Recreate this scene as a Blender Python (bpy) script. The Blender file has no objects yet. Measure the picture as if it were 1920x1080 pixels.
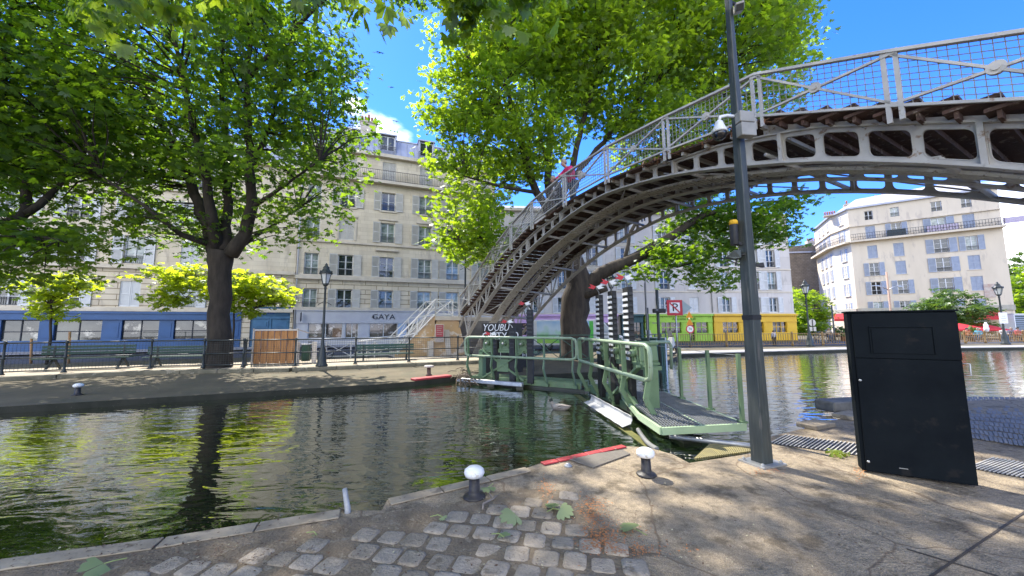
import bpy, math, random
import numpy as np
from mathutils import Vector, Matrix
from mathutils.geometry import tessellate_polygon
random.seed(7); RNG = np.random.default_rng(11)
R = math.radians
SC = bpy.context.scene
COL = SC.collection

# ------------------------------------------------------------------ camera
FPX = 690.0; EYE = 1.65; PITCH = R(6.0); ROLL = R(0.3)
def cam_axes():
    c, s = math.cos(ROLL), math.sin(ROLL)
    Rt = Vector((1, 0, 0)); U = Vector((0, -math.sin(PITCH), math.cos(PITCH))); F = Vector((0, math.cos(PITCH), math.sin(PITCH)))
    return c*Rt - s*U, s*Rt + c*U, F
_X, _Y, _F = cam_axes()
cam = bpy.data.cameras.new('camera'); cam_o = bpy.data.objects.new('camera', cam); COL.objects.link(cam_o)
cam.sensor_width = 36.0; cam.lens = 36.0*FPX/1920.0; cam.clip_start = 0.05; cam.clip_end = 2000
m3 = Matrix((_X, _Y, -_F)).transposed()
cam_o.matrix_world = Matrix.Translation((0, 0, EYE)) @ m3.to_4x4()
SC.camera = cam_o
# ------------------------------------------------------------------ light
SUN_EL = R(50); SUN_AZ = math.atan2(-0.57, 0.82)       # azimuth measured from +Y towards +X
sun_dir = Vector((math.sin(SUN_AZ)*math.cos(SUN_EL), math.cos(SUN_AZ)*math.cos(SUN_EL), math.sin(SUN_EL)))
sl = bpy.data.lights.new('sun', 'SUN'); sl.energy = 2.5; sl.angle = R(0.5); sl.color = (1.0, 0.94, 0.84)
so = bpy.data.objects.new('sun', sl); COL.objects.link(so); so.rotation_euler = sun_dir.to_track_quat('Z', 'Y').to_euler()
W = bpy.data.worlds.new('World'); SC.world = W; W.use_nodes = True
def build_world():
    nt = W.node_tree; n = nt.nodes; l = nt.links; n.clear()
    out = n.new('ShaderNodeOutputWorld'); bg = n.new('ShaderNodeBackground'); bg.inputs[1].default_value = 0.15
    sky = n.new('ShaderNodeTexSky'); sky.sky_type = 'NISHITA'; sky.sun_disc = False
    sky.sun_elevation = SUN_EL; sky.sun_rotation = SUN_AZ; sky.air_density = 1.0; sky.dust_density = 0.05; sky.ozone_density = 3.5
    geo = n.new('ShaderNodeTexCoord')
    sep = n.new('ShaderNodeSeparateXYZ'); l.new(geo.outputs['Generated'], sep.inputs[0])
    noi = n.new('ShaderNodeTexNoise'); noi.inputs['Scale'].default_value = 4.5; noi.inputs['Detail'].default_value = 9; noi.inputs['Roughness'].default_value = 0.62
    mp = n.new('ShaderNodeMapping'); mp.inputs['Scale'].default_value = (1, 1, 2.2); l.new(geo.outputs['Generated'], mp.inputs[0]); l.new(mp.outputs[0], noi.inputs['Vector'])
    acc = None
    # cumulus banks: direction, angular size, strength; last two unseen, added to brighten the facades
    for d, size, k in (((-0.455, 1, 0.64), 0.06, .9), ((-0.385, 1, 0.51), 0.13, 1.2), ((1.46, 1, 0.17), 0.24, 1.25), ((1.9, 1, 0.30), 0.35, .9), ((-1.6, .6, 0.5), .5, .8), ((-.3, -1, .45), 1.25, 1.2), ((.6, -1, .9), 1.0, 1.0)):
        v = Vector(d).normalized()
        dt = n.new('ShaderNodeVectorMath'); dt.operation = 'DISTANCE'; dt.inputs[1].default_value = v; l.new(geo.outputs['Generated'], dt.inputs[0])
        mr = n.new('ShaderNodeMapRange'); mr.inputs[1].default_value = size; mr.inputs[2].default_value = 0.0; mr.inputs[3].default_value = 0; mr.inputs[4].default_value = k; l.new(dt.outputs['Value'], mr.inputs[0])
        if acc is None: acc = mr.outputs[0]
        else:
            mx = n.new('ShaderNodeMath'); mx.operation = 'MAXIMUM'; l.new(acc, mx.inputs[0]); l.new(mr.outputs[0], mx.inputs[1]); acc = mx.outputs[0]
    ad = n.new('ShaderNodeMath'); ad.operation = 'MULTIPLY_ADD'; l.new(acc, ad.inputs[0]); ad.inputs[1].default_value = 0.75; l.new(noi.outputs[0], ad.inputs[2])
    rp = n.new('ShaderNodeMapRange'); rp.inputs[1].default_value = 0.84; rp.inputs[2].default_value = 1.24; rp.interpolation_type = 'SMOOTHSTEP'; l.new(ad.outputs[0], rp.inputs[0])
    hsv = n.new('ShaderNodeHueSaturation'); hsv.inputs['Saturation'].default_value = 1.15; tn = n.new('ShaderNodeMixRGB'); tn.blend_type = 'MULTIPLY'; tn.inputs[0].default_value = 1; tn.inputs[2].default_value = (.42, .45, .70, 1); l.new(sky.outputs[0], tn.inputs[1]); l.new(tn.outputs[0], hsv.inputs['Color'])
    mix = n.new('ShaderNodeMixRGB'); mix.inputs[2].default_value = (6.5, 6.7, 7.0, 1); l.new(rp.outputs[0], mix.inputs[0]); l.new(hsv.outputs[0], mix.inputs[1])
    l.new(mix.outputs[0], bg.inputs[0]); l.new(bg.outputs[0], out.inputs[0])
build_world()
SC.view_settings.view_transform = 'Standard'; SC.view_settings.look = 'None'; SC.view_settings.gamma = 1; SC.view_settings.exposure = 2.12
SC.cycles.max_bounces = 8; SC.cycles.diffuse_bounces = 4; SC.cycles.glossy_bounces = 3; SC.cycles.transmission_bounces = 6; SC.cycles.caustics_reflective = False; SC.cycles.caustics_refractive = False

# ------------------------------------------------------------------ layout helpers (survey of the site)
def ray(x, y):
    a = (x-960)/FPX; b = -(y-540)/FPX
    return _X*a + _Y*b + _F
O = Vector((0, 0, EYE))
def GP(x, y, z=0.0):
    d = ray(x, y); return O + d*((z-EYE)/d.z)
def DP(x, y, Y):
    d = ray(x, y); return O + d*(Y/d.y)
def PP(x, y, P, n):
    d = ray(x, y); return O + d*((Vector(P)-O).dot(n)/d.dot(n))

# ------------------------------------------------------------------ object helpers
MATS = {}
XF = {}
def setp(o, label=None, cat=None, group=None, kind=None):
    if label: o['label'] = label
    if cat: o['category'] = cat
    if group: o['group'] = group
    if kind: o['kind'] = kind
    return o
def thing(name, label, cat, loc=(0, 0, 0), rz=0.0, group=None):
    o = bpy.data.objects.new(name, None); COL.objects.link(o); o.location = loc; o.rotation_euler = (0, 0, rz); o.empty_display_size = .2
    XF[o.name] = Matrix.Translation(loc) @ Matrix.Rotation(rz, 4, 'Z')
    return setp(o, label, cat, group)
def copy_tree(o, parent=None, loc=None, rz=None, label=None, scale=None):
    c = o.copy(); COL.objects.link(c)
    if parent: c.parent = parent
    if loc is not None: c.location = loc
    if rz is not None: c.rotation_euler = (0, 0, rz)
    if scale is not None: c.scale = (scale,)*3
    if label: c['label'] = label
    for ch in list(KIDS.get(o.name, [])): copy_tree(ch, c)
    return c
KIDS = {}
def adopt(o, parent):
    o.parent = parent; KIDS.setdefault(parent.name, []).append(o)
class MB:
    def __init__(s): s.v = []; s.f = []; s.m = []; s.sm = []; s.mi = 0; s.smooth = False
    def add(s, vs, fs):
        b = len(s.v); s.v += [tuple(p) for p in vs]
        for f in fs: s.f.append([i+b for i in f]); s.m.append(s.mi); s.sm.append(s.smooth)
        return s
    def quad(s, *ps): return s.add(ps, [list(range(len(ps)))])
    def box(s, c, size, rot=None):
        hx, hy, hz = size[0]/2, size[1]/2, size[2]/2; c = Vector(c)
        vs = [Vector((x*hx, y*hy, z*hz)) for x in (-1, 1) for y in (-1, 1) for z in (-1, 1)]
        if rot is not None:
            if isinstance(rot, (int, float)): rot = Matrix.Rotation(rot, 3, 'Z')
            vs = [rot @ v for v in vs]
        return s.add([v+c for v in vs], [[0, 1, 3, 2], [4, 6, 7, 5], [0, 4, 5, 1], [2, 3, 7, 6], [0, 2, 6, 4], [1, 5, 7, 3]])
    def b2(s, x0, x1, y0, y1, z0, z1): return s.box(((x0+x1)/2, (y0+y1)/2, (z0+z1)/2), (abs(x1-x0), abs(y1-y0), abs(z1-z0)))
    def bar(s, p0, p1, w, h, up=(0, 0, 1)):
        p0 = Vector(p0); p1 = Vector(p1); d = (p1-p0); L = d.length
        if L < 1e-6: return s
        d.normalize(); up = Vector(up)
        sd = d.cross(up)
        if sd.length < 1e-4: sd = d.cross(Vector((1, 0, 0)))
        sd.normalize(); u = sd.cross(d)
        rot = Matrix((d, sd, u)).transposed()
        return s.box((p0+p1)/2, (L, w, h), rot)
    def tube(s, pts, r, n=8, caps=True):
        pts = [Vector(p) for p in pts]; k = len(pts)
        if isinstance(r, (int, float)): r = [r]*k
        ref = None; rings = []
        for i, p in enumerate(pts):
            d = (pts[min(i+1, k-1)]-pts[max(i-1, 0)]).normalized()
            if ref is None:
                ref = d.cross(Vector((0, 0, 1)))
                if ref.length < .05: ref = d.cross(Vector((1, 0, 0)))
            a = (ref - d*ref.dot(d))
            if a.length < 1e-4: a = d.orthogonal()
            a.normalize(); ref = a; b = d.cross(a)
            rings.append([p + (a*math.cos(t)+b*math.sin(t))*r[i] for t in [2*math.pi*j/n for j in range(n)]])
        vs = [q for rg in rings for q in rg]; fs = []
        for i in range(k-1):
            for j in range(n): fs.append([i*n+j, i*n+(j+1) % n, (i+1)*n+(j+1) % n, (i+1)*n+j])
        if caps: fs.append(list(range(n))[::-1]); fs.append([(k-1)*n+j for j in range(n)])
        o = s.smooth; s.smooth = n > 5; s.add(vs, fs); s.smooth = o; return s
    def lathe(s, prof, at=(0, 0, 0), n=16, flip=False):
        at = Vector(at); vs = []; fs = []
        for r, z in prof:
            for j in range(n):
                t = 2*math.pi*j/n; vs.append(at+Vector((r*math.cos(t), r*math.sin(t), z)))
        for i in range(len(prof)-1):
            for j in range(n): fs.append([i*n+j, i*n+(j+1) % n, (i+1)*n+(j+1) % n, (i+1)*n+j])
        fs.append(list(range(n))[::-1]); fs.append([(len(prof)-1)*n+j for j in range(n)])
        o = s.smooth; s.smooth = n > 6; s.add(vs, fs); s.smooth = o; return s
    def prism(s, pts, vec):
        pts = [Vector(p) for p in pts]; vec = Vector(vec); n = len(pts)
        fs = [list(range(n))[::-1], list(range(n, 2*n))]
        for i in range(n): fs.append([i, (i+1) % n, n+(i+1) % n, n+i])
        return s.add(pts+[p+vec for p in pts], fs)
    def sheet(s, poly, z):           # flat concave polygon
        vs = [Vector((p[0], p[1], z)) for p in poly]
        tr = tessellate_polygon([vs])
        fs = []
        for t in tr:
            a, b, c = [vs[i] for i in t]
            fs.append(list(t) if (b-a).cross(c-a).z > 0 else list(t)[::-1])
        return s.add(vs, fs)
    def build(s, name, mat, parent=None, label=None, cat=None, group=None, kind=None, at=None, bevel=0, world=True, autosm=False):
        me = bpy.data.meshes.new(name); vs = s.v
        off = None
        if parent is not None and world and parent.name in XF:
            inv = XF[parent.name].inverted()
            if at is None: vs = [tuple(inv @ Vector(p)) for p in vs]
        if at is not None: vs = [(p[0]-at[0], p[1]-at[1], p[2]-at[2]) for p in vs]
        me.from_pydata(vs, [], s.f); me.validate(clean_customdata=False)
        for mm in (mat if isinstance(mat, (list, tuple)) else [mat]): me.materials.append(mm)
        if len(me.polygons) == len(s.f):
            me.polygons.foreach_set('material_index', s.m); me.polygons.foreach_set('use_smooth', s.sm)
        me.update()
        o = bpy.data.objects.new(name, me); COL.objects.link(o)
        if at is not None: o.location = at
        if parent is not None:
            adopt(o, parent)
            if parent.name in XF and at is None: XF[o.name] = XF[parent.name]
        if bevel:
            b = o.modifiers.new('bevel', 'BEVEL'); b.width = bevel; b.segments = 2; b.limit_method = 'ANGLE'
        return setp(o, label, cat, group, kind)
def child(me, name, parent, loc=(0, 0, 0), rz=0.0):
    o = bpy.data.objects.new(name, me); COL.objects.link(o); o.location = loc; o.rotation_euler = (0, 0, rz); adopt(o, parent); return o
def text(body, size, parent, loc, mat, name='lettering', rot=(R(90), 0, 0), ext=.01, align='CENTER', shear=0, sx=1):
    c = bpy.data.curves.new(name, 'FONT'); c.body = body; c.size = size; c.extrude = ext; c.align_x = align; c.align_y = 'CENTER'; c.shear = shear; c.resolution_u = 2
    c.materials.append(mat); to = bpy.data.objects.new(name, c); COL.objects.link(to); me = bpy.data.meshes.new_from_object(to.evaluated_get(bpy.context.evaluated_depsgraph_get())); bpy.data.objects.remove(to); me.name = name; o = bpy.data.objects.new(name, me); COL.objects.link(o); o.location = loc; o.rotation_euler = rot; o.scale = (sx, 1, 1); adopt(o, parent); return o

# ------------------------------------------------------------------ materials
def mat(name, c1, c2=None, scale=3.0, rough=.7, bump=0.0, bscale=25.0, metal=0.0, c3=None, s3=12.0, t3=.62, spec=.4, stretch=(1, 1, 1), coat=0):
    if name in MATS: return MATS[name]
    m = bpy.data.materials.new(name); m.use_nodes = True; nt = m.node_tree; n = nt.nodes; l = nt.links
    b = n['Principled BSDF']; b.inputs['Roughness'].default_value = rough; b.inputs['Metallic'].default_value = metal; b.inputs['Specular IOR Level'].default_value = spec
    if coat: b.inputs['Coat Weight'].default_value = coat; b.inputs['Coat Roughness'].default_value = .15
    tc = n.new('ShaderNodeTexCoord'); mp = n.new('ShaderNodeMapping'); mp.inputs['Scale'].default_value = stretch; l.new(tc.outputs['Object'], mp.inputs[0])
    col = None
    if c2 is None: c2 = tuple(x*.82 for x in c1)
    no = n.new('ShaderNodeTexNoise'); no.inputs['Scale'].default_value = scale; no.inputs['Detail'].default_value = 6; no.inputs['Roughness'].default_value = .6; l.new(mp.outputs[0], no.inputs['Vector'])
    mr = n.new('ShaderNodeMapRange'); mr.inputs[1].default_value = .35; mr.inputs[2].default_value = .65; l.new(no.outputs[0], mr.inputs[0])
    mx = n.new('ShaderNodeMixRGB'); mx.inputs[1].default_value = (*c1, 1); mx.inputs[2].default_value = (*c2, 1); l.new(mr.outputs[0], mx.inputs[0]); col = mx.outputs[0]
    if c3 is not None:
        n3 = n.new('ShaderNodeTexNoise'); n3.inputs['Scale'].default_value = s3; n3.inputs['Detail'].default_value = 5; n3.inputs['Roughness'].default_value = .65; l.new(mp.outputs[0], n3.inputs['Vector'])
        r3 = n.new('ShaderNodeMapRange'); r3.inputs[1].default_value = t3-.04; r3.inputs[2].default_value = t3+.04; l.new(n3.outputs[0], r3.inputs[0])
        x3 = n.new('ShaderNodeMixRGB'); l.new(r3.outputs[0], x3.inputs[0]); l.new(col, x3.inputs[1]); x3.inputs[2].default_value = (*c3, 1); col = x3.outputs[0]
    l.new(col, b.inputs['Base Color'])
    if bump:
        bn = n.new('ShaderNodeTexNoise'); bn.inputs['Scale'].default_value = bscale; bn.inputs['Detail'].default_value = 5; l.new(mp.outputs[0], bn.inputs['Vector'])
        bp = n.new('ShaderNodeBump'); bp.inputs['Strength'].default_value = bump; bp.inputs['Distance'].default_value = .02; l.new(bn.outputs[0], bp.inputs['Height']); l.new(bp.outputs[0], b.inputs['Normal'])
    MATS[name] = m; return m
def stone_mat(name, c1, c2, mortar, bw, bh, msize=.012, rough=.85, stain=None, bump=.35):
    m = mat(name, c1, c2, scale=.9, rough=rough, c3=stain, s3=1.5, t3=.60, stretch=(1, 1, .28)) if stain else mat(name, c1, c2, scale=.8, rough=rough)
    nt = m.node_tree; n = nt.nodes; l = nt.links; b = n['Principled BSDF']
    src = b.inputs['Base Color'].links[0].from_socket
    tc = n.new('ShaderNodeTexCoord'); sp = n.new('ShaderNodeSeparateXYZ'); cb = n.new('ShaderNodeCombineXYZ'); l.new(tc.outputs['Object'], sp.inputs[0])
    ad = n.new('ShaderNodeMath'); ad.operation = 'ADD'; l.new(sp.outputs[0], ad.inputs[0]); l.new(sp.outputs[1], ad.inputs[1])
    l.new(ad.outputs[0], cb.inputs[0]); l.new(sp.outputs[2], cb.inputs[1])
    br = n.new('ShaderNodeTexBrick'); l.new(cb.outputs[0], br.inputs['Vector']); br.inputs['Scale'].default_value = 1; br.inputs['Brick Width'].default_value = bw; br.inputs['Row Height'].default_value = bh
    br.inputs['Mortar Size'].default_value = msize; br.inputs['Mortar Smooth'].default_value = .3; br.inputs['Bias'].default_value = 0
    br.inputs['Color1'].default_value = (1, 1, 1, 1); br.inputs['Color2'].default_value = (.86, .85, .83, 1); br.inputs['Mortar'].default_value = (*mortar, 1)
    mu = n.new('ShaderNodeMixRGB'); mu.blend_type = 'MULTIPLY'; mu.inputs[0].default_value = 1; l.new(src, mu.inputs[1]); l.new(br.outputs['Color'], mu.inputs[2]); l.new(mu.outputs[0], b.inputs['Base Color'])
    bp = n.new('ShaderNodeBump'); bp.invert = True; bp.inputs['Strength'].default_value = bump; bp.inputs['Distance'].default_value = .03; l.new(br.outputs['Fac'], bp.inputs['Height']); l.new(bp.outputs[0], b.inputs['Normal'])
    return m
def glass_mat(name, c, rough=.03):
    m = mat(name, c, tuple(x*.4 for x in c), scale=1.3, rough=rough, spec=.9); return m
def leaf_mat(name, d1, d2, t1, t2, tr=.45):
    m = bpy.data.materials.new(name); m.use_nodes = True; nt = m.node_tree; n = nt.nodes; l = nt.links; n.clear()
    out = n.new('ShaderNodeOutputMaterial'); at = n.new('ShaderNodeAttribute'); at.attribute_name = 'tint'
    cd = n.new('ShaderNodeMixRGB'); cd.inputs[1].default_value = (*d1, 1); cd.inputs[2].default_value = (*d2, 1); l.new(at.outputs['Fac'], cd.inputs[0])
    ct = n.new('ShaderNodeMixRGB'); ct.inputs[1].default_value = (*t1, 1); ct.inputs[2].default_value = (*t2, 1); l.new(at.outputs['Fac'], ct.inputs[0])
    di = n.new('ShaderNodeBsdfDiffuse'); tl = n.new('ShaderNodeBsdfTranslucent'); l.new(cd.outputs[0], di.inputs[0]); l.new(ct.outputs[0], tl.inputs[0])
    gl = n.new('ShaderNodeBsdfGlossy'); gl.inputs['Roughness'].default_value = .42; gl.inputs[0].default_value = (.8, .85, .8, 1)
    m1 = n.new('ShaderNodeMixShader'); m1.inputs[0].default_value = tr; l.new(di.outputs[0], m1.inputs[1]); l.new(tl.outputs[0], m1.inputs[2])
    m2 = n.new('ShaderNodeMixShader'); m2.inputs[0].default_value = .05; l.new(m1.outputs[0], m2.inputs[1]); l.new(gl.outputs[0], m2.inputs[2]); l.new(m2.outputs[0], out.inputs[0])
    MATS[name] = m; return m
def water_mat():
    m = bpy.data.materials.new('canal water'); m.use_nodes = True; nt = m.node_tree; n = nt.nodes; l = nt.links; b = n['Principled BSDF']
    tc = n.new('ShaderNodeTexCoord'); hs = []
    for rz, sx, sy, sc, k in ((.25, .9, 2.3, 1.5, 1.0), (-.35, .9, 1.7, 4.2, .22), (.1, 1, 1.4, 13.0, .03)):
        mp = n.new('ShaderNodeMapping'); mp.inputs['Rotation'].default_value = (0, 0, rz); mp.inputs['Scale'].default_value = (sx, sy, 1); l.new(tc.outputs['Object'], mp.inputs[0])
        no = n.new('ShaderNodeTexNoise'); no.inputs['Scale'].default_value = sc; no.inputs['Detail'].default_value = 2; no.inputs['Distortion'].default_value = .6; l.new(mp.outputs[0], no.inputs['Vector'])
        mu = n.new('ShaderNodeMath'); mu.operation = 'MULTIPLY'; mu.inputs[1].default_value = k; l.new(no.outputs[0], mu.inputs[0]); hs.append(mu.outputs[0])
    a = hs[0]
    for h in hs[1:]:
        ad = n.new('ShaderNodeMath'); l.new(a, ad.inputs[0]); l.new(h, ad.inputs[1]); a = ad.outputs[0]
    bp = n.new('ShaderNodeBump'); bp.inputs['Strength'].default_value = .6; bp.inputs['Distance'].default_value = .028; l.new(a, bp.inputs['Height'])
    n.remove(b); out = n['Material Output']; di = n.new('ShaderNodeBsdfDiffuse'); gl = n.new('ShaderNodeBsdfGlossy'); gl.inputs['Roughness'].default_value = .015; gl.inputs[0].default_value = (1, 1, .97, 1)
    nz = n.new('ShaderNodeTexNoise'); nz.inputs['Scale'].default_value = .35; l.new(tc.outputs['Object'], nz.inputs['Vector']); cm = n.new('ShaderNodeMixRGB'); cm.inputs[1].default_value = (.004, .010, .003, 1); cm.inputs[2].default_value = (.014, .026, .006, 1); l.new(nz.outputs[0], cm.inputs[0]); l.new(cm.outputs[0], di.inputs[0])
    fr = n.new('ShaderNodeFresnel'); fr.inputs[0].default_value = 1.36; l.new(bp.outputs[0], fr.inputs['Normal']); l.new(bp.outputs[0], gl.inputs['Normal'])
    fa = n.new('ShaderNodeMath'); fa.operation = 'MULTIPLY_ADD'; fa.use_clamp = True; fa.inputs[1].default_value = 1.6; fa.inputs[2].default_value = .10; l.new(fr.outputs[0], fa.inputs[0])
    mx = n.new('ShaderNodeMixShader'); l.new(fa.outputs[0], mx.inputs[0]); l.new(di.outputs[0], mx.inputs[1]); l.new(gl.outputs[0], mx.inputs[2]); l.new(mx.outputs[0], out.inputs[0])
    MATS['water'] = m; return m
# ================================================================== GROUND, WATER, QUAYS
WZ = -0.14
m_water = water_mat()
m_quay = mat('worn quay concrete', (.37, .295, .195), (.25, .20, .135), scale=1.6, rough=.9, bump=.9, bscale=45, c3=(.16, .125, .08), s3=3.2, t3=.58)
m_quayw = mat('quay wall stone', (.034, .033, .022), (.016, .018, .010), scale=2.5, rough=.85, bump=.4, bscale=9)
m_coping = mat('pale coping stone', (.39, .32, .22), (.24, .195, .135), scale=3, rough=.85, bump=.4, bscale=30, c3=(.2, .16, .11), s3=5, t3=.6)
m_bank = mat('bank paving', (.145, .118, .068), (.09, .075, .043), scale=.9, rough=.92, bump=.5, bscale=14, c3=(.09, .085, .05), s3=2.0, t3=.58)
m_pave = mat('street pavement', (.36, .34, .31), (.28, .265, .24), scale=.7, rough=.85, bump=.2)
m_asph = mat('asphalt', (.085, .088, .095), (.06, .062, .068), scale=1.5, rough=.8, bump=.3, bscale=60)
m_cob = None
MB().add([(-260, -60, WZ), (260, -60, WZ), (260, 260, WZ), (-260, 260, WZ)], [[0, 1, 2, 3]]).build('canal_water', m_water, kind='structure', label='dark green rippled canal water')
# --- near quay
E0 = GP(0, 1052); E1 = GP(310, 1010); E2 = GP(640, 957); E2b = GP(716, 957); E2c = GP(726, 938); E3 = GP(985, 878); E3b = GP(1012, 869); E4 = GP(1166, 836)
e = E0-E1; Lf = E0 + e.normalized()*30
near_edge = [Lf, E0, E1, E2, E2b, E2c, E3, E3b, E4, GP(1215, 839), GP(1262, 852), GP(1292, 868), GP(1424, 848), GP(1447, 818), GP(1520, 800), GP(1622, 772), GP(1800, 752), GP(1930, 746), Vector((34, 16, 0)), Vector((60, 24, 0))]
poly = [(p.x, p.y) for p in near_edge] + [(60, -40), (-40, -40)]
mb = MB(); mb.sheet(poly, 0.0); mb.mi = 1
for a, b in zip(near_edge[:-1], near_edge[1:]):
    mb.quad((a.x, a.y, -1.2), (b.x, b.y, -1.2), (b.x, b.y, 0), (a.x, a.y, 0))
def ground_mat():
    m = m_quay; nt = m.node_tree; n = nt.nodes; l = nt.links; b = n['Principled BSDF']
    src = b.inputs['Base Color'].links[0].from_socket
    tc = n.new('ShaderNodeTexCoord')
    # fine gravelly speckle, large cracks between old slabs
    sp = n.new('ShaderNodeTexNoise'); sp.inputs['Scale'].default_value = 120; sp.inputs['Detail'].default_value = 3; l.new(tc.outputs['Object'], sp.inputs['Vector'])
    mr = n.new('ShaderNodeMapRange'); mr.inputs[1].default_value = .3; mr.inputs[2].default_value = .7; mr.inputs[3].default_value = .55; mr.inputs[4].default_value = 1.3; l.new(sp.outputs[0], mr.inputs[0])
    mu = n.new('ShaderNodeMixRGB'); mu.blend_type = 'MULTIPLY'; mu.inputs[0].default_value = 1; l.new(src, mu.inputs[1]); l.new(mr.outputs[0], mu.inputs[2])
    s2 = n.new('ShaderNodeTexNoise'); s2.inputs['Scale'].default_value = 16; s2.inputs['Detail'].default_value = 9; s2.inputs['Roughness'].default_value = .7; l.new(tc.outputs['Object'], s2.inputs['Vector']); q2 = n.new('ShaderNodeMapRange'); q2.inputs[1].default_value = .32; q2.inputs[2].default_value = .66; q2.inputs[3].default_value = .62; q2.inputs[4].default_value = 1.15; l.new(s2.outputs[0], q2.inputs[0]); m2 = n.new('ShaderNodeMixRGB'); m2.blend_type = 'MULTIPLY'; m2.inputs[0].default_value = 1; l.new(mu.outputs[0], m2.inputs[1]); l.new(q2.outputs[0], m2.inputs[2]); mu = m2
    dn = n.new('ShaderNodeTexNoise'); dn.inputs['Scale'].default_value = 2.2; dn.inputs['Detail'].default_value = 6; l.new(tc.outputs['Object'], dn.inputs['Vector'])
    dm = n.new('ShaderNodeMixRGB'); dm.inputs[0].default_value = .22; l.new(tc.outputs['Object'], dm.inputs[1]); l.new(dn.outputs['Color'], dm.inputs[2])
    vo = n.new('ShaderNodeTexVoronoi'); vo.feature = 'DISTANCE_TO_EDGE'; vo.inputs['Scale'].default_value = .75; l.new(dm.outputs[0], vo.inputs['Vector'])
    cr = n.new('ShaderNodeMapRange'); cr.inputs[1].default_value = .001; cr.inputs[2].default_value = .008; l.new(vo.outputs['Distance'], cr.inputs[0])
    x = n.new('ShaderNodeMixRGB'); l.new(cr.outputs[0], x.inputs[0]); x.inputs[1].default_value = (.15, .11, .07, 1); l.new(mu.outputs[0], x.inputs[2]); l.new(x.outputs[0], b.inputs['Base Color'])
ground_mat()
mb.build('quay', [m_quay, m_quayw], kind='structure', label='worn sandy concrete quay with cracks beside the lock')
# pale stone coping along the edge
mb = MB()
def strip(mb, pts, w, z0, z1):      # band inside an edge
    for a, b in zip(pts[:-1], pts[1:]):
        d = (b-a).normalized(); nrm = Vector((d.y, -d.x, 0))
        a2 = a+nrm*w; b2 = b+nrm*w; g = d*.006
        mb.add([(a+g)+Vector((0, 0, z0)), (b-g)+Vector((0, 0, z0)), (b2-g)+Vector((0, 0, z0)), (a2+g)+Vector((0, 0, z0)), (a+g)+Vector((0, 0, z1)), (b-g)+Vector((0, 0, z1)), (b2-g)+Vector((0, 0, z1)), (a2+g)+Vector((0, 0, z1))],
               [[0, 3, 2, 1], [4, 5, 6, 7], [0, 1, 5, 4], [1, 2, 6, 5], [2, 3, 7, 6], [3, 0, 4, 7]])
def subdiv(a, b, n): return [a.lerp(b, i/n) for i in range(n+1)]
strip(mb, subdiv(Lf, E0, 14)+subdiv(E0, E1, 1)[1:]+subdiv(E1, E2, 2)[1:], .16, .004, .016)
strip(mb, subdiv(E2c, E3, 3), .14, .004, .018)
mb.build('edge_stones', m_coping, kind='structure', label='pale worn stone coping at the lock edge', bevel=.006)
m_red = mat('red kerb paint', (.42, .05, .05), (.30, .035, .04), scale=8, rough=.6, bump=.3, c3=(.25, .17, .12), s3=14, t3=.66)
mb = MB(); strip(mb, subdiv(E3b, E4, 6), .10, .004, .022)
mb.build('red_kerb', m_red, label='red painted kerb strip along the near lock edge beside the gate', cat='kerb', bevel=.008)
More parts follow.
